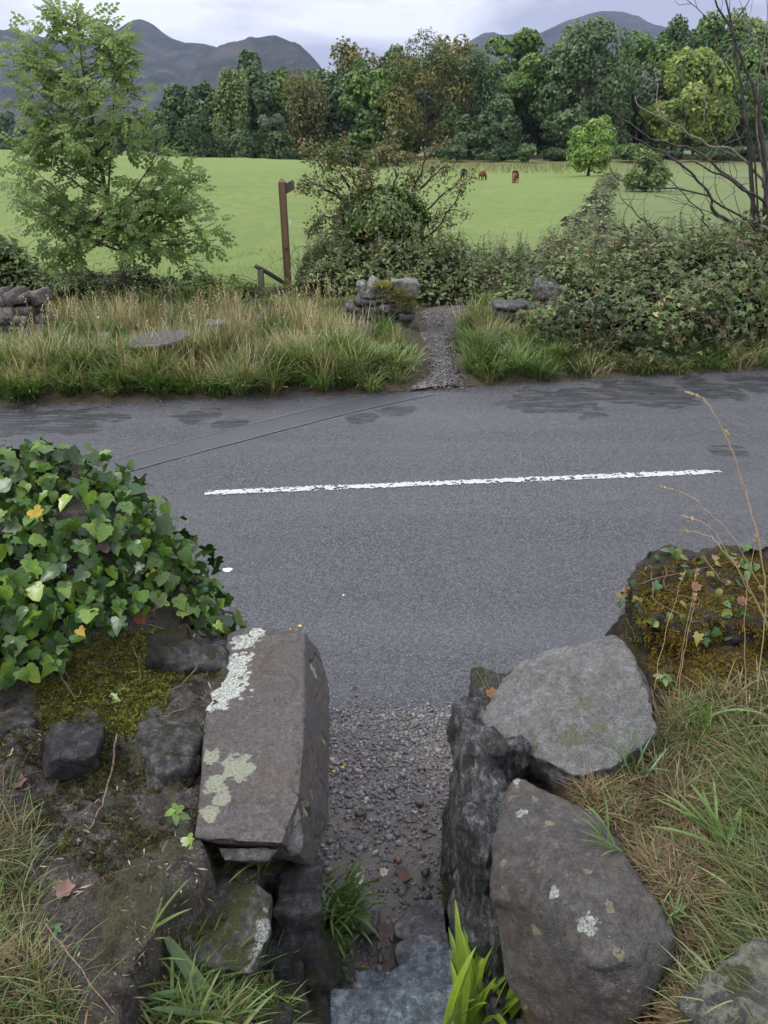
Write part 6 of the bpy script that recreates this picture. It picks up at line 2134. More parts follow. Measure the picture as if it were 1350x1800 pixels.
def warp_ivy(fx, sx=1.0, cup=1.0, curl=0.0, twist=0.0):
    V = IVY_T[0].copy(); x, y = V[:, 0].copy(), V[:, 1].copy()
    if fx:      # heart-shaped, hardly lobed
        r = np.hypot(x, y - .42); an = np.arctan2(x, y - .42)
        tgt = .42 + .20 * np.cos(an) ** 3 * (np.cos(an) > 0) - .06 * np.cos(an)
        rim = np.zeros(len(V)); rim[:16] = 1
        k = np.where(r > .12, (1 - fx) + fx * tgt / np.maximum(r, .12) * np.minimum(1, r / .45 + (rim > 0) * 9), 1)
        k = np.clip(k, .5, 1.6)
        V[:16, 0], V[:16, 1] = x[:16] * k[:16], .42 + (y[:16] - .42) * k[:16]
        V[17:, 0] *= .80; V[17:, 1] = .42 + (V[17:, 1] - .42) * .85
    V[:, 0] *= sx; V[:, 2] *= cup
    V[:, 2] += curl * (V[:, 1] ** 2) + twist * V[:, 0] * V[:, 1]
    return V


IVY_VAR = [warp_ivy(0), warp_ivy(.55, .9, 1.6, -.15), warp_ivy(.85, .85, 1.2, -.3, .2), warp_ivy(.3, 1.1, .6, .2, -.3), warp_ivy(.0, .9, 2.0, -.35, .3), warp_ivy(.7, 1.0, .5, -.05, -.25)]
IC = [(0.016, 0.042, 0.009), (0.032, 0.074, 0.012), (0.055, 0.110, 0.016), (0.085, 0.150, 0.020), (0.13, 0.20, 0.030)]
VINE = m_bark('vine', (0.07, 0.045, 0.03), (0.20, 0.14, 0.095), 60)


def ivy(root, px, pyy, zf, size, n_parts, out=0.05, cols=IC, wts=None, depth=.05, extra=None):
    P, ok = hits(px, pyy, zf)
    P, px, pyy = P[ok], px[ok], pyy[ok]
    m = len(P)
    N = nrm_of(zf, P, .06)
    N = norm(N + np.array([0, -.35, 0]))
    lift = U(-.02, 1.0, m) * out
    P = P + N * lift[:, None]
    n_ = norm(N * .65 + np.array([0, -.45, .45]) + rng.normal(size=(m, 3)) * .65)
    tip = norm(np.array([0, -.25, -1.0]) + rng.normal(size=(m, 3)) * .55)
    # some of the leaves lifted farthest out get a lighter tint
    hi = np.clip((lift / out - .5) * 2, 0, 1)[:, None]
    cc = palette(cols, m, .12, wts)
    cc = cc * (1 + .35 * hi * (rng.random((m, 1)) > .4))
    s = U(*size, m)
    if extra is not None:
        eP, eN, eT, eS, eC = extra
        P, n_, tip, s, cc = [np.concatenate([a_, b_]) for a_, b_ in ((eP, P), (eN, n_), (eT, tip), (eS, s), (eC, cc))]
        m = len(P)
    R = frames(n_, tip)
    P = P - np.einsum('nij,j->ni', R, np.array([0, .4, 0])) * s[:, None]
    order = np.argsort(-s * (1 + .5 * rng.random(m))) if extra is None else np.arange(m)
    a_, b_ = order[:n_parts], order[n_parts:]
    metas = []
    for c_ in range(12):
        col = palette(cols, 1, .1, wts)[0]
        me = raw_mesh('leaf', IVY_VAR[c_ % 6], IVY_T[1], tint=col[None] * IVY_TV[:, None], smooth=False)
        me.materials.append(IVY); metas.append(me)
    for q in a_:
        place('leaf', metas[int(rng.integers(12))], root, P[q], R[q] @ np.diag([1 + .2 * rng.normal() * .5, 1, 1]), s[q])
    if len(b_):
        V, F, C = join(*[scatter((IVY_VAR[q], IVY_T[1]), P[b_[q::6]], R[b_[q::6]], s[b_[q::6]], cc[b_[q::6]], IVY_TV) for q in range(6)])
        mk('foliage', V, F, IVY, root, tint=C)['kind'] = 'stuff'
    return P


IVP = [(-260, 700), (0, 770), (160, 760), (235, 850), (300, 930), (345, 985), (370, 1060), (402, 1110), (378, 1140), (320, 1100), (285, 1050), (230, 1090), (160, 1135), (100, 1165), (40, 1190), (-20, 1200), (-260, 1230)]
ivy_l = empty('ivy', (-1.3, 2.6, 1.0), 'thick glossy dark green ivy heaped over the left wall', 'ivy')
m = 3200
px, pyy = U(-260, 405, m), U(740, 1230, m)
ok = in_poly(px, pyy, IVP)
# shoots standing above the heap against the road
ex = [(30, 800), (48, 793), (20, 812), (60, 785), (78, 790), (105, 800), (128, 797), (140, 808), (152, 815), (95, 812), (70, 822), (118, 822), (100, 835), (60, 830), (35, 830), (150, 835), (190, 845), (205, 842), (216, 872), (180, 862), (228, 876), (170, 850),
      (200, 870), (290, 930), (305, 955), (322, 960), (335, 968), (345, 985), (312, 975), (330, 990), (260, 915), (275, 925), (245, 900), (355, 1000), (360, 1020), (368, 1040), (350, 1030), (375, 1060), (340, 1010), (10, 815), (0, 830), (85, 840), (130, 845)]
eP = np.array([py(x, y, 2.72 + U(-.08, .08)) for x, y in ex]); k = len(ex)
extra = (eP, norm(np.array([.1, -.2, .8]) + rng.normal(size=(k, 3)) * .45), norm(rng.normal(size=(k, 3)) + [.3, -.3, -.3]), U(.045, .075, k), palette(IC[2:], k, .12))
# nearer, hanging leaves along the lower fringe
fr = [(30, 1095), (75, 1050), (110, 1085), (78, 1115), (185, 1095), (60, 1180), (130, 1145), (205, 1090), (215, 1110), (140, 1080), (20, 1060), (10, 1130)]
ivy(ivy_l, px[ok], pyy[ok], zl, (.032, .074), 300, .13, wts=[3, 4, 4, 2.5, 1], extra=extra)
# leaves over the road side and farther along the wall
x, y = U(-4, -.62, 7000), U(2.1, 2.95, 7000)
P = np.stack([x, y, zl(x, y)], -1); ok = (P[:, 2] > 1.1) & (x < -1.55)
P = P[ok]; m = len(P); N = nrm_of(zl, P, .05)
V, F, C = scatter(IVY_T, P + N * .05, frames(norm(N + rng.normal(size=(m, 3)) * .5), rng.normal(size=(m, 3)) + [0, 0, -1]), U(.05, .085, m), palette(IC, m, .12), IVY_TV)
mk('foliage', V, F, IVY, ivy_l, tint=C)['kind'] = 'stuff'
x, z = U(-3.6, -.66, 700), U(.3, 1.3, 700)
P = np.stack([x, np.interp(x, [-6, -1.5, -0.5], [2.6, 2.98, 3.03]), z], -1); P = P[z < zl(x, 0 * x + 2.8)]; m = len(P)
V, F, C = scatter(IVY_T, P, frames(norm(np.array([0, 1, .3]) + rng.normal(size=(m, 3)) * .4), rng.normal(size=(m, 3)) * .5 + [0, 0, -1]), U(.05, .085, m), palette(IC, m, .12), IVY_TV)
mk('foliage', V, F, IVY, ivy_l, tint=C)['kind'] = 'stuff'
n = 260
px, pyy = U(20, 400, n), U(1270, 1760, n)
P, ok = hits(px, pyy, zl); P = P[ok]; n = len(P)
V, F, C = scatter(PEB[3], P, frames(norm(rand_dirs(n) * .5 + [0, 0, 1]), rand_dirs(n)), .003 + .012 * rng.random(n) ** 3, palette([(.16, .17, .17), (.22, .21, .2), (.10, .095, .09), (.26, .26, .25)], n, .15))
mk('embedded_pebbles', V, F, GRAV, left_wall, tint=C)['kind'] = 'stuff'
# straw bits, needles and leaf crumbs fallen on the wall top, the bank and the path
n = 2600
px, pyy = U(-40, 400, n), U(1090, 1800, n)
P, ok = hits(px, pyy, zl); P = P[ok] + [0, 0, .004]
px, pyy = U(1080, 1400, 1200), U(1330, 1800, 1200)
P2, ok = hits(px, pyy, zr); P2 = P2[ok] + [0, 0, .008]
P3 = np.stack([U(-.3, .3, 240), U(1.5, 2.5, 240), np.zeros(240)], -1); P3[:, 2] = zg(P3[:, 0], P3[:, 1]) + .014
P = np.concatenate([P, P2, P3]); n = len(P)
sc = np.stack([U(.003, .012, n), U(.008, .040, n), np.full(n, .01)], -1)
V, F, C = scatter((SPR_V, SPR_F), P, frames(norm(rand_dirs(n) * .35 + [0, 0, 1]), rand_dirs(n)), sc, palette([(.16, .11, .06), (.26, .19, .11), (.10, .05, .03), (.07, .045, .03), (.32, .26, .16)], n, .2))
tag(mk('leaf_litter', V, F, DRYL, at=(0, 1.6, 1), tint=C), kind='stuff')
# odd leaves on the moss, yellow and brown ones
few = [(62, 1190), (100, 1155), (235, 1130), (195, 1105), (265, 1115), (270, 1172), (246, 1190), (195, 1236), (222, 1226), (262, 1240), (110, 1375), (115, 1487), (315, 1425), (330, 1480), (285, 1170), (350, 1130), (372, 1105), (36, 1195), (125, 1140)]
for q, (a_, b_) in enumerate(few):
    p = hit(a_, b_, zl)
    if p is None: continue
    R = frames(norm(np.array([[0, -.4, .9]]) + rng.normal(size=(1, 3)) * .3), rng.normal(size=(1, 3)) + [0, -.5, -.2])[0]
    c_ = palette(IC[3:], 1, .15)[0]
    me = raw_mesh('leaf', IVY_T[0], IVY_T[1], tint=c_[None] * IVY_TV[:, None]); me.materials.append(IVY)
    place('leaf', me, ivy_l, p + [0, 0, .02], R, .042)
for (a_, b_, s_, col, nm) in [(88, 918, .055, (.45, .33, .03), 'yellow ivy leaf near the left edge of the heap'), (282, 1022, .045, (.42, .32, .03), 'yellow leaf low on the right of the ivy'), (165, 1118, .035, (.35, .22, .03), 'small orange yellow leaf at the ivy fringe')]:
    p = hit(a_, b_, zl) + np.array([0, -.10, .10])
    R = frames(norm(np.array([[.1, -.7, .6]])), np.array([[.5, -.2, -.6]]))[0]
    me = raw_mesh('leaf', IVY_T[0], IVY_T[1], tint=np.array(col)[None] * (IVY_TV[:, None] ** .2)); me.materials.append(IVY)
    place('leaf', me, ivy_l, p, R, s_)['label'] = nm
# woody runners
for q, pts in enumerate([[(120, 1075), (95, 1110), (110, 1180), (140, 1235)], [(270, 960), (210, 940), (180, 960), (150, 975)], [(300, 1060), (330, 1055), (372, 1050)], [(345, 1130), (350, 1160), (330, 1200), (290, 1222)], [(260, 1100), (300, 1110), (330, 1100), (350, 1140)],
                         [(235, 1130), (250, 1180), (243, 1205)], [(130, 930), (150, 960), (142, 1000)], [(30, 1155), (90, 1150), (150, 1120)], [(350, 1240), (310, 1255), (285, 1262)]]):
    P = []
    for a_, b_ in pts:
        p = hit(a_, b_, zl)
        if p is not None: P.append(p + np.array([0, -.02, .02]))
    if len(P) > 1:
        pp = smooth_path(P, 8, .006, q)
        V, F = tube(pp, np.linspace(.0035, .002, len(pp)), 6)
        mk('vine', V, F, VINE, ivy_l, smooth=True)

ivy_r = empty('ivy', (1.4, 2.5, 1.2), 'thin yellowing ivy trailing over the mossy block on the right wall', 'ivy')
RC = [(0.10, 0.14, 0.035), (0.055, 0.115, 0.035), (0.075, 0.10, 0.05), (0.17, 0.17, 0.04), (0.13, 0.055, 0.03), (0.20, 0.13, 0.06)]
px = np.concatenate([U(1120, 1400, 95), U(1080, 1110, 6), U(1190, 1300, 22)]); pyy = np.concatenate([975 + U(0, 1, 95) ** 1.8 * 120, U(1030, 1060, 6), U(1070, 1140, 22)])
ivy(ivy_r, px, pyy, zrb, (.026, .046), 130, .04, RC, [3, 3, 2, 2, 1.4, 1])
for q, pts in enumerate([[(1140, 1010), (1150, 1060), (1200, 1090), (1240, 1100)], [(1165, 1000), (1170, 1040), (1230, 1060)], [(1230, 980), (1260, 1020), (1300, 1040)], [(1085, 1045), (1095, 1080), (1110, 1130), (1090, 1110)], [(1120, 1030), (1190, 1010), (1280, 990)]]):
    P = [p_ + np.array([0, -.02, .02]) for p_ in (hit(a_, b_, zrb) for a_, b_ in pts) if p_ is not None]
    pp = smooth_path(P, 8, .008, q)
    V, F = tube(pp, np.linspace(.003, .0016, len(pp)), 6)
    mk('vine', V, F, VINE, ivy_r, smooth=True)

# ---------------------------------------------------------------- foreground grass
FG = [(0.085, 0.125, 0.032), (0.12, 0.165, 0.050), (0.065, 0.10, 0.028), (0.17, 0.195, 0.09), (0.15, 0.15, 0.06)]
FT = [(0.17, 0.125, 0.065), (0.26, 0.20, 0.11), (0.12, 0.08, 0.042), (0.085, 0.06, 0.035), (0.20, 0.155, 0.08)]


def fg_grass(n, poly, zf, L, w, cols, th=(0.2, 1.2), bd=(0.4, 1.6), seg=5, tuft=14, spread=.02, lo=.75, az_m=None):
    poly = np.array(poly, float)
    k = int(n / tuft * 2)
    px, pyy = U(poly[:, 0].min(), poly[:, 0].max(), k), U(poly[:, 1].min(), poly[:, 1].max(), k)
    ok = in_poly(px, pyy, poly); P, o2 = hits(px[ok][:n // tuft], pyy[ok][:n // tuft], zf, lo)
    P = P[o2]
    i = np.repeat(np.arange(len(P)), tuft); N = len(i)
    B_ = P[i] + rng.normal(size=(N, 3)) * [spread, spread, 0]
    B_[:, 2] = zf(B_[:, 0], B_[:, 1]) - .005
    g0 = B_[:, 2] > .6
    B_, i = B_[g0], i[g0]; N = len(i)
    cc = palette(cols, len(P), .14)[i] * (1 + rng.normal(0, .15, (N, 1)))
    az = U(0, 6.28, N) if az_m is None else rng.normal(az_m, .9, N)
    return blades(B_, U(*L, N), w * U(.6, 1.4, N), az, U(*th, N), U(*bd, N), seg, np.clip(cc, .01, .8), .4)


RP = [(1075, 1420), (1150, 1330), (1190, 1270), (1420, 1230), (1450, 1850), (1150, 1850), (1190, 1690), (1150, 1560)]
RP2 = [(1130, 1330), (1200, 1240), (1420, 1200), (1420, 1420), (1200, 1450)]
bare = lambda x, y: zr(x, y)
B = [fg_grass(19000, RP, zr, (.04, .13), .0030, FT, (0.8, 1.5), (0.1, .9), 3, 10),
     fg_grass(3000, RP2, zr, (.07, .17), .0030, FG + FT[:2], (0.2, 1.1), (.4, 1.5), 5, 14),
     fg_grass(900, [(1010, 1395), (1090, 1380), (1130, 1480), (1020, 1440)], zr, (.04, .10), .0026, FT + FG[:2], (.5, 1.5), (.1, .9), 4, 10),
     fg_grass(1300, RP, zr, (.05, .15), .0030, FG, (0.3, 1.3), (.3, 1.4), 5, 8),
     fg_grass(900, [(1330, 1300), (1450, 1300), (1450, 1850), (1280, 1850), (1300, 1560)], zr, (.12, .26), .0042, FG, (.3, 1.2), (.4, 1.3), 6, 8, az_m=2.6),
     fg_grass(8000, [(1400, 1200), (2400, 1200), (2600, 1900), (1400, 1900)], zr, (.08, .2), .005, FG + FT[:2], (.3, 1.3), (.3, 1.4), 2, 14)]
V, F, C = join(*B)
tag(mk('bank_grass', V, F, GRASS, at=(1.1, 1.6, 1), tint=C), kind='stuff')
LP = [(-60, 1400), (20, 1390), (50, 1460), (50, 1560), (60, 1680), (130, 1800), (130, 1850), (-60, 1850)]
LP2 = [(300, 1710), (470, 1715), (520, 1770), (530, 1850), (280, 1850)]
zlo = lambda x, y: zl(x, y)
B = [fg_grass(2000, LP, zl, (.05, .15), .0028, FT + FG[:2], (.3, 1.3), (.2, 1.3), 5, 12),
     fg_grass(420, LP, zl, (.08, .17), .0034, FG, (.2, 1.0), (.4, 1.4), 6, 8),
     fg_grass(1500, LP2, zl, (.05, .13), .0042, FG[:3], (.2, 1.1), (.4, 1.3), 5, 9),
     fg_grass(260, LP2, zl, (.10, .18), .0080, FG[:2], (.4, 1.2), (.3, .9), 6, 5),
     fg_grass(400, LP2, zl, (.05, .12), .003, FT, (.5, 1.4), (.1, .8), 5, 8),
     fg_grass(6000, [(-1200, 1250), (-60, 1300), (-60, 1900), (-1200, 1900)], zl, (.08, .2), .005, FG + FT[:2], (.3, 1.3), (.3, 1.4), 2, 14)]
V, F, C = join(*B)
tag(mk('wall_top_grass', V, F, GRASS, at=(-.8, 1.2, 1), tint=C), kind='stuff')
# blades growing at the foot of the right wall and in the gravel
def zgap(x, y): return zg(x, y)
# behind the camera the bank is turf too
n = 9000
x = U(-4, 4, n); y = U(-2.0, 1.0, n)
zz_ = np.where(x < 0, zl(np.minimum(x, -.3), y), zr(np.maximum(x, .4), y))
ok = (np.abs(x) > .6) & (zz_ > .6)
V, F, C = blades(np.stack([x, y, zz_ - .01], -1)[ok], U(.06, .18, ok.sum()), np.full(ok.sum(), .005), U(0, 6.28, ok.sum()), U(.2, 1.2, ok.sum()), U(.3, 1.3, ok.sum()), 3, palette(FG + FT[:2], ok.sum(), .15))
tag(mk('turf_grass', V, F, GRASS, at=(0, 0, 1), tint=C), kind='stuff')


# ---------------------------------------------------------------- single plants
def strap_plant(base, label, n, L, w, cols, th, bd, az_fn, cat='plant', name='strap_leaved_plant', seed=0, spread=.03, rough=.35):
    r = np.random.default_rng(seed)
    root = empty(name, base, label, cat)
    mat = m_leaf(name + '_leaf', rough, .32, 1.0, .25, 25, spec=.5)
    for k in range(n):
        az = az_fn(r, k)
        l_ = r.uniform(*L); sg = 9
        b_ = np.array(base) + np.array([r.normal() * spread, r.normal() * spread, 0])
        t0, t1 = r.uniform(*th), r.uniform(*bd)
        s = np.linspace(0, 1, sg + 1)
        P = [b_]
        for q in range(sg):
            a_ = t0 + t1 * ((s[q] + s[q + 1]) / 2) ** 1.6
            P.append(P[-1] + np.array([math.cos(az) * math.sin(a_), math.sin(az) * math.sin(a_), math.cos(a_)]) * l_ / sg)
        P = np.array(P)
        sd = np.array([-math.sin(az), math.cos(az), 0])
        ww = w * r.uniform(.75, 1.2) * np.interp(s, [0, .3, .65, .9, 1], [.8, 1, .95, .5, .04]) / 2
        up = np.array([0, 0, 1.])
        V = np.stack([P - sd * ww[:, None] + up * ww[:, None] * .5, P, P + sd * ww[:, None] + up * ww[:, None] * .5], 1).reshape(-1, 3)
        F = []
        for q in range(sg):
            a_ = 3 * q
            F += [[a_, a_ + 1, a_ + 4, a_ + 3], [a_ + 1, a_ + 2, a_ + 5, a_ + 4]]
        c_ = np.array(cols[r.integers(len(cols))]) * r.uniform(.85, 1.15)
        tt = np.repeat(np.clip(c_[None] * (1 + .12 * s[:, None]), 0, .9), 3, 0)
        tt[1::3] *= .86
        mk('leaf', V, np.array(F), mat, root, tint=tt, smooth=True)
    return root


strap_plant((.262, 1.34, .38), 'bright yellow green strap leaved plant at the foot of the brown boulder', 46, (.24, .42), .030, [(.20, .29, .03), (.26, .34, .04), (.15, .24, .03)], (.0, .26), (.1, 1.3), lambda r, k: r.uniform(-1.5, 2.1), seed=4, spread=.03)
strap_plant(pz(588, 1625, .13), 'dark green tuft of narrow arching leaves under the near end of the slab', 120, (.12, .26), .011, [(.085, .15, .035), (.115, .19, .045), (.16, .23, .06)], (.1, .7), (.6, 1.9), lambda r, k: r.normal(.1, 1.0), name='woodrush', seed=5, spread=.045)
strap_plant(pz(590, 1690, .20), 'small low green tuft in front of the dark tuft by the steps', 22, (.07, .13), .010, [(.05, .09, .025), (.07, .12, .03)], (.3, 1.0), (.4, 1.2), lambda r, k: r.uniform(0, 6.28), name='fern_tuft', seed=6, spread=.03)
strap_plant(pz(1240, 1280, 1.08), 'tuft of broad green grass blades above the grey boulder on the right bank', 11, (.16, .30), .009, [(.10, .17, .04), (.13, .2, .05)], (.2, .8), (.4, 1.2), lambda r, k: r.uniform(0, 6.28), name='grass_tuft', seed=7)
strap_plant(pz(1120, 1360, 1.04), 'blue green grass tuft at the right end of the grey boulder', 13, (.09, .17), .006, [(.09, .16, .06), (.11, .18, .07)], (.1, .9), (.3, 1.1), lambda r, k: r.uniform(0, 6.28), name='grass_tuft', seed=8, spread=.015)
strap_plant(pz(1085, 1490, 1.08), 'green grass tuft leaning over the right side of the brown boulder', 9, (.08, .14), .006, [(.10, .17, .04)], (.4, 1.1), (.3, .9), lambda r, k: r.normal(3.0, .8), name='grass_tuft', seed=9, spread=.015)
strap_plant(pz(1270, 1480, 1.05), 'broad bladed green tuft in the middle of the right bank', 10, (.12, .22), .010, [(.12, .19, .045), (.15, .22, .06)], (.6, 1.2), (.2, .7), lambda r, k: r.normal(2.8, 1.0), name='grass_tuft', seed=10, spread=.015)
strap_plant(pz(1180, 1610, 1.03), 'small green rosette right of the brown boulder', 16, (.03, .06), .006, [(.09, .14, .035)], (.8, 1.4), (.0, .3), lambda r, k: r.uniform(0, 6.28), name='grass_tuft', seed=11, spread=.006)
strap_plant(pz(360, 1760, .85), 'broad dark green leaves lying over the ledge at the lower left', 6, (.14, .22), .020, [(.05, .10, .025), (.07, .13, .03)], (.9, 1.3), (.1, .4), lambda r, k: r.normal(2.5, .8), name='plantain', seed=12, spread=.02)
strap_plant(pz(800, 1590, .20), 'narrow green blades at the foot of the wet slate wall', 14, (.07, .14), .006, [(.09, .13, .035), (.13, .15, .05)], (.1, .7), (.2, .9), lambda r, k: r.normal(3.1, .7), name='grass_tuft', seed=13, spread=.02)


def sprout(p, label, n=8, s=.02, col=(.09, .15, .04), h=.06, name='seedling'):
    root = empty(name, p, label, 'plant')
    V, F = tube(np.array([p, p + [0.01, -.01, h]]), np.array([.0015, .001]), 5)
    mk('stem', V, F, VINE, root)
    for k in range(n):
        a_ = k * 2.4; q = p + np.array([0, 0, h * (.4 + .6 * k / n)])
        R = frames(norm(np.array([[math.cos(a_) * .4, math.sin(a_) * .4 - .3, .9]])), np.array([[math.cos(a_), math.sin(a_), -.1]]))[0]
        me = raw_mesh('leaf', LEAF4_V * 1.0, LEAF4_F, tint=np.tile(np.array(col) * U(.8, 1.25), (7, 1))); me.materials.append(IVY)
        place('leaf', me, root, q, R, s * U(.8, 1.2))


sprout(pz(797, 1450, .35), 'little dark leaved seedling growing from the slate face', 8, .028, (.05, .09, .03), .05)
sprout(pz(312, 1440, 1.02), 'green seedling with one big round leaf in the crack beside the slab', 5, .035, (.09, .16, .03), .04)
sprout(pz(860, 1640, .55), 'fresh green sprig between the slate wall and the brown boulder', 9, .022, (.10, .16, .05), .07)
sprout(pz(1165, 1200, 1.1), 'pale green seedling on the moss right of the grey boulder', 6, .035, (.13, .2, .06), .04)
sprout(pz(100, 1640, .98), 'small clover sprig in the grass at the lower left', 6, .02, (.08, .16, .05), .03)

M = Mat('petal_yellow'); M.fin((.75, .50, .01), .5); YEL_M = M.m
GST = m_leaf('green_stem', .5, .1, 1, .2, 10, tinted=False, col=(.09, .15, .04))


def flower(p, foot, label, s=.010):
    root = empty('yellow_flower', foot, label, 'flower')
    V, F = tube(smooth_path([foot, (foot + p) / 2 + [.01, 0, .01], p], 5), .0014, 5)
    mk('stem', V, F, GST, root)
    for k in range(9):
        a_ = k * .698
        R = frames(norm(np.array([[math.cos(a_) * -.4, math.sin(a_) * -.4, .9]])), np.array([[math.cos(a_), math.sin(a_), .2]]))[0]
        me = raw_mesh('petal', SPR_V, SPR_F); me.materials.append(YEL_M)
        place('petal', me, root, p, R, s)
    V, F, _ = scatter((ico, icf), np.array([p + [0, 0, .001]]), np.eye(3)[None], s * .35)
    mk('centre', V, F, YEL_M, root)


flower(py(527, 1101, 2.62), py(524, 1150, 2.60), 'yellow flower standing just beyond the far end of the slab')
flower(py(510, 1106, 2.60), py(516, 1150, 2.60), 'half closed yellow bud left of the flower at the far end of the slab', .005)
flower(pz(603, 1349, .16), pz(590, 1400, .04), 'yellow flower on the right of the pair growing in the gravel')
flower(pz(587, 1356, .16), pz(582, 1400, .04), 'yellow flower on the left of the pair, close to the slab side', .008)

# tall dry grass stems on the right
DSTEM = m_leaf('dry_stem', .55, .1, 1, .2, 10, tinted=False, col=(.36, .27, .14))


def seed_stem(pts, Y0, label, head=.05, r=.0013, hn=26):
    P = smooth_path([py(a_, b_, Y0 + .04 * i) for i, (a_, b_) in enumerate(pts)], 10, .004, int(pts[0][0]))
    root = empty('dry_grass_plant', P[0], label, 'grass stem')
    V, F = tube(P, np.linspace(r * 1.3, r * .7, len(P)), 5)
    mk('stem', V, F, DSTEM, root, smooth=True)
    if head:
        d_ = norm(P[-1] - P[-3])
        L_ = U(0, head, hn)
        hp_ = P[-1] - d_ * L_[:, None] + rand_dirs(hn) * .0025
        V, F, C = scatter((SPR_V * [1.1, 1, 1], SPR_F), hp_, frames(rand_dirs(hn), norm(d_ + rand_dirs(hn) * .35)), U(.007, .013, hn), palette([(.38, .29, .15), (.45, .36, .2)], hn, .1))
        mk('seed_head', V, F, STRAW, root, tint=C)['kind'] = 'stuff'


seed_stem([(1330, 1230), (1345, 1080), (1338, 975), (1318, 890), (1285, 790), (1250, 720), (1232, 698), (1208, 690)], 2.0, 'tall dry grass stem whose bent head stands highest, over the road', .055, .0016)
seed_stem([(1338, 985), (1322, 900), (1300, 830), (1276, 758)], 2.0, 'short bare side shoot on the tallest dry stem', 0.02, .0009)
seed_stem([(1420, 1200), (1350, 1055), (1290, 950), (1240, 895), (1205, 868), (1163, 856)], 1.95, 'dry grass stem bending left with a furry head, second highest', .05)
seed_stem([(1410, 1220), (1345, 1090), (1290, 990), (1245, 925), (1200, 908)], 1.93, 'dry grass stem with its head just below the second highest', .04)
seed_stem([(1400, 1240), (1330, 1060), (1270, 965), (1240, 940), (1196, 933)], 1.9, 'dry grass stem with the lowest furry head on the right', .04)
seed_stem([(1162, 1370), (1170, 1290), (1192, 1190), (1210, 1090), (1226, 1000)], 2.0, 'upright thin brown stem in front of the mossy block, left of the others', .03, .0011)
seed_stem([(1150, 1215), (1160, 1150), (1180, 1080), (1200, 1010)], 2.1, 'short pale stem rising along the left face of the mossy block', .02, .001)
seed_stem([(1190, 1260), (1200, 1160), (1215, 1090), (1222, 1045)], 2.0, 'thin pale upright stem in the middle of the mossy block', .02, .001)
seed_stem([(1345, 1500), (1320, 1300), (1310, 1180), (1312, 1050), (1330, 940)], 1.85, 'long straight stem standing near the right edge over the mossy block', .03, .0012)
seed_stem([(1165, 1810), (1130, 1720), (1110, 1650), (1098, 1590)], 1.15, 'reddish dry grass stem lying over the brown boulder', .04, .0013)
for k, (a_, b_) in enumerate([((893, 1290), (838, 1180)), ((880, 1270), (852, 1190)), ((893, 1280), (872, 1175)), ((890, 1250), (905, 1165)), ((870, 1300), (846, 1210))]):
    seed_stem([a_, ((a_[0] + b_[0]) / 2 + 3, (a_[1] + b_[1]) / 2), b_], 2.15, ['leftmost wispy stem beside the left edge of the grey boulder', 'second wispy stem left of the grey boulder', 'middle wispy stem left of the grey boulder, the tallest', 'wispy stem closest to the top of the grey boulder', 'lowest wispy stem left of the grey boulder'][k], 0.0, .0007)

# twigs and brambles lying on the left wall
TWIG = m_bark('twig', (.10, .065, .045), (.30, .23, .16), 80)
REDT = m_bark('red_twig', (.09, .04, .03), (.20, .10, .07), 80)
for pts, up, r0, mt, lab in [([(208, 1302), (195, 1380), (180, 1430), (160, 1470)], .05, .0035, TWIG, 'thick bent brown twig lying on the dark moss'),
                             ([(190, 1345), (150, 1365), (115, 1385), (75, 1400)], .03, .002, TWIG, 'thin forked brown twig left of the thick one'),
                             ([(343, 1496), (380, 1520), (420, 1560), (455, 1600), (478, 1635), (487, 1672)], .05, .0022, REDT, 'reddish bramble shoot arching down over the ledge stone'),
                             ([(380, 1518), (300, 1520), (240, 1535), (170, 1560), (90, 1595)], .04, .0016, REDT, 'long thin reddish runner lying across the mortar crust'),
                             ([(84, 1640), (120, 1690), (160, 1745), (215, 1810)], .08, .0022, TWIG, 'pale dry stalk at the lower left corner'),
                             ([(210, 1585), (225, 1620), (248, 1660)], .03, .0018, REDT, 'short red brown twig at the broken crust edge'),
                             ([(92, 1080), (100, 1140), (112, 1180), (124, 1208)], .06, .003, TWIG, 'pale twig hanging down from the ivy onto the moss'),
                             ([(0, 1262), (40, 1250), (110, 1236)], .03, .0014, TWIG, 'thin straw lying under the ivy at the left edge'),
                             ([(545, 1790), (540, 1760)], .3, .001, TWIG, '')]:
    if not lab: continue
    P = [p_ + np.array([0, 0, up * .4 + .008]) for p_ in (hit(a_, b_, zl) for a_, b_ in pts) if p_ is not None]
    pp = smooth_path(P, 8, .005, int(pts[0][0]))
    V, F = tube(pp, np.linspace(r0, r0 * .6, len(pp)), 6)
    tag(mk('twig', V, F, mt, smooth=True), lab, 'twig')

# dead leaves
ml = np.array([[0, 0, 0], [.25, .05, .06], [.5, .2, .14], [.38, .45, .06], [.45, .7, .16], [.18, .8, .06], [0, 1.05, .12], [-.18, .8, .05], [-.45, .7, .12], [-.38, .45, .04], [-.5, .2, .15], [-.25, .05, .05], [0, .45, 0]], float)
mf = np.array([[12, i, (i + 1) % 12] for i in range(12)])


def dead_leaf(p, s, col, label, tiltd=(0, 0, 1), tip=(1, .3, 0)):
    R = frames(norm(np.array([tiltd], float)), np.array([tip], float))[0]
    V = (ml * s) @ R.T + p
    tt = np.tile(col, (13, 1)) * np.array([.7, 1, 1.1, .9, 1.1, .9, 1.1, .9, 1.1, .9, 1.1, 1, .6])[:, None]
    tag(mk('dead_leaf', V, mf, DRYL, tint=tt, at=p), label, 'leaf')


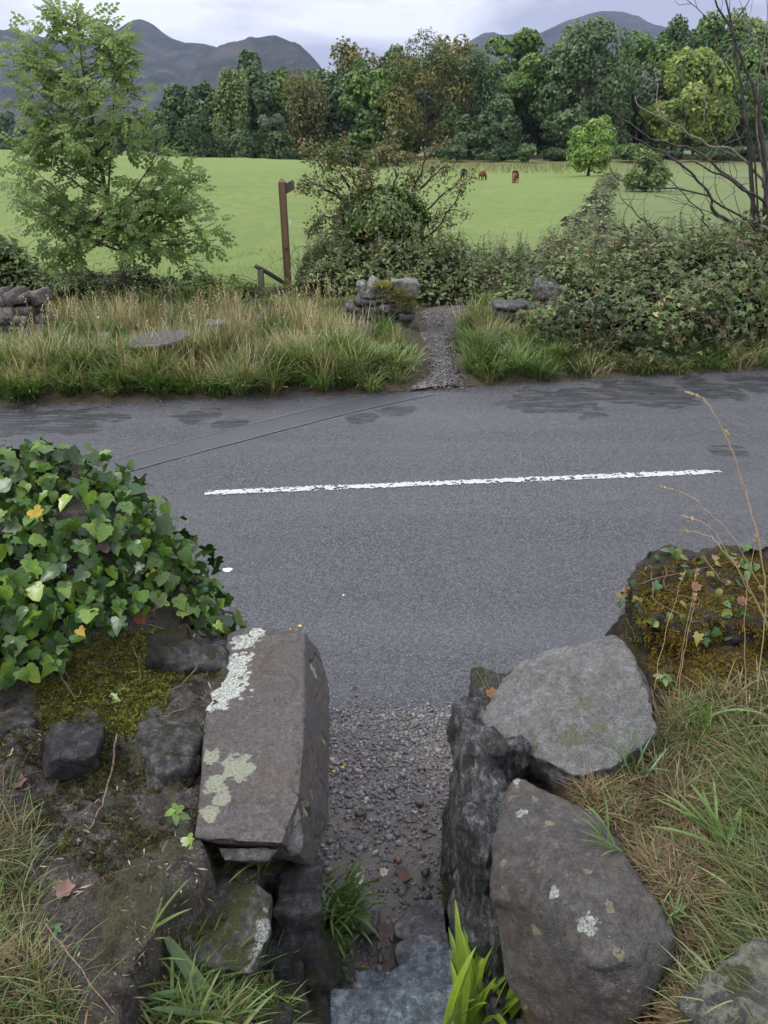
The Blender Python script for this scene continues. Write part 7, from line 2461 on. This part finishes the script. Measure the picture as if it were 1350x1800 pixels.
dead_leaf(pz(715, 1548, .13), .055, (.13, .045, .03), 'dark red veined dead leaf lying flat on the mud', tip=(-.3, .9, 0))
dead_leaf(pz(690, 1640, .19), .06, (.075, .035, .03), 'wet dark brown leaf plastered above the slates', tip=(-.8, .3, 0))
dead_leaf(pz(640, 1545, .13), .050, (.62, .58, .46), 'crumpled whitish leaf scrap on the mud left of the red leaf', (-.1, -.3, .9), (-.6, .1, 0))
dead_leaf(pz(668, 1535, .13), .036, (.60, .52, .36), 'torn pale scrap beside the crumpled whitish one', (.2, -.3, .9), (.9, .4, 0))
dead_leaf(pz(622, 1212, .005), .03, (.06, .035, .025), 'small dark leaf alone on the asphalt', tip=(.2, 1, 0))
dead_leaf(hit(100, 1575, zl) + [0, 0, .02], .05, (.17, .09, .06), 'pinkish brown leaf in the grass at the left', (.1, -.4, .9))
dead_leaf(hit(20, 1385, zl) + [0, 0, .02], .05, (.12, .06, .045), 'brown leaf at the left edge below the dark boulder', (.1, -.4, .9))
dead_leaf(hit(320, 1755, zl) + [0, 0, .05], .045, (.13, .06, .035), 'brown leaf caught in the grass at the bottom left', (.1, -.4, .9))
dead_leaf(hit(245, 1085, zl) + [0, -.03, .03], .05, (.20, .07, .03), 'rusty brown leaf under the right end of the ivy', (.1, -.6, .8), (.4, -.2, -.3))
dead_leaf(hit(265, 1072, zl) + [0, -.03, .03], .04, (.28, .12, .07), 'orange brown leaf curled beside the rusty one', (.1, -.6, .8), (.8, -.2, .3))
dead_leaf(hit(195, 975, zl) + [0, -.08, .06], .05, (.09, .045, .035), 'dark purple brown leaf caught in the ivy', (.1, -.8, .6), (.4, 0, .6))
dead_leaf(hit(90, 1030, zl) + [0, -.08, .06], .04, (.10, .05, .04), 'brown leaf deep in the left part of the ivy', (.1, -.8, .6), (-.4, 0, -.6))
dead_leaf(hit(1210, 1040, zrb) + [0, -.02, .03], .04, (.20, .10, .05), 'tan leaf on the mossy block near its left end', (.1, -.6, .8))
dead_leaf(hit(1290, 1065, zrb) + [0, -.02, .03], .04, (.18, .09, .06), 'brown leaf on the mossy block near the right edge', (.1, -.6, .8))
dead_leaf(hit(1300, 1350, zr) + [0, 0, .04], .045, (.22, .12, .06), 'tan dead leaf in the long grass on the right bank', (.1, -.4, .9))
dead_leaf(hit(1318, 1608, zr) + [0, 0, .03], .03, (.26, .15, .11), 'small pinkish leaf in the thatch at the right', (.1, -.4, .9))
dead_leaf(pz(888, 1215, 1.0) + [-.06, 0, -.03], .05, (.22, .10, .03), 'orange leaf wedged between the slate and the grey boulder', (-.5, -.5, .6), (.2, -.3, .9))
dead_leaf(hit(325, 1405, zl) + [0, 0, .015], .035, (.20, .09, .06), 'pinkish leaf in the crack beside the slab', (.1, -.5, .8))
M = Mat('dropping'); n = M.noise(60, 3); M.fin(M.ramp(n, [(.3, (.5, .5, .5)), (.6, (.8, .8, .78))]), .6)
p = pz(400, 1002, 0)
V, F = hull_mesh([[p + np.array([.035 * math.cos(a_) * (1 + .3 * math.sin(3 * a_)), .030 * math.sin(a_), z]) for a_ in np.linspace(0, 6.28, 12) for z in (-.004, .006)]], .004, 2, .004, 40, .001, 2)
tag(mk('bird_dropping', V, F, M.m, at=p, smooth=True), 'white splash of bird dropping on the asphalt left of centre', 'dropping')
p = pz(604, 1047, 0)
tag(mk('pale_chip', PEB[2][0] * .011 + p + [0, 0, .004], PEB[2][1], M.m, at=p), 'tiny white chip on the asphalt right of the white splash', 'chip')

# ---------------------------------------------------------------- air
hz = bpy.data.materials.new('air')
hz.use_nodes = True
hz.node_tree.nodes.clear()
o_ = hz.node_tree.nodes.new('ShaderNodeOutputMaterial')
v_ = hz.node_tree.nodes.new('ShaderNodeVolumePrincipled')
v_.inputs['Color'].default_value = (0.58, 0.68, 1.0, 1)
v_.inputs['Density'].default_value = HAZE
v_.inputs['Anisotropy'].default_value = 0.2
hz.node_tree.links.new(v_.outputs[0], o_.inputs['Volume'])
x0, x1, y0, y1, z0, z1 = -7000, 7000, -200, 7700, -60, 760
V = [(x, y, z) for x in (x0, x1) for y in (y0, y1) for z in (z0, z1)]
F = [[0, 1, 3, 2], [4, 6, 7, 5], [0, 4, 5, 1], [2, 3, 7, 6], [0, 2, 6, 4], [1, 5, 7, 3]]
tag(mk('haze', np.array(V, float), F, hz, at=(0, 3000, -60)), kind='stuff')
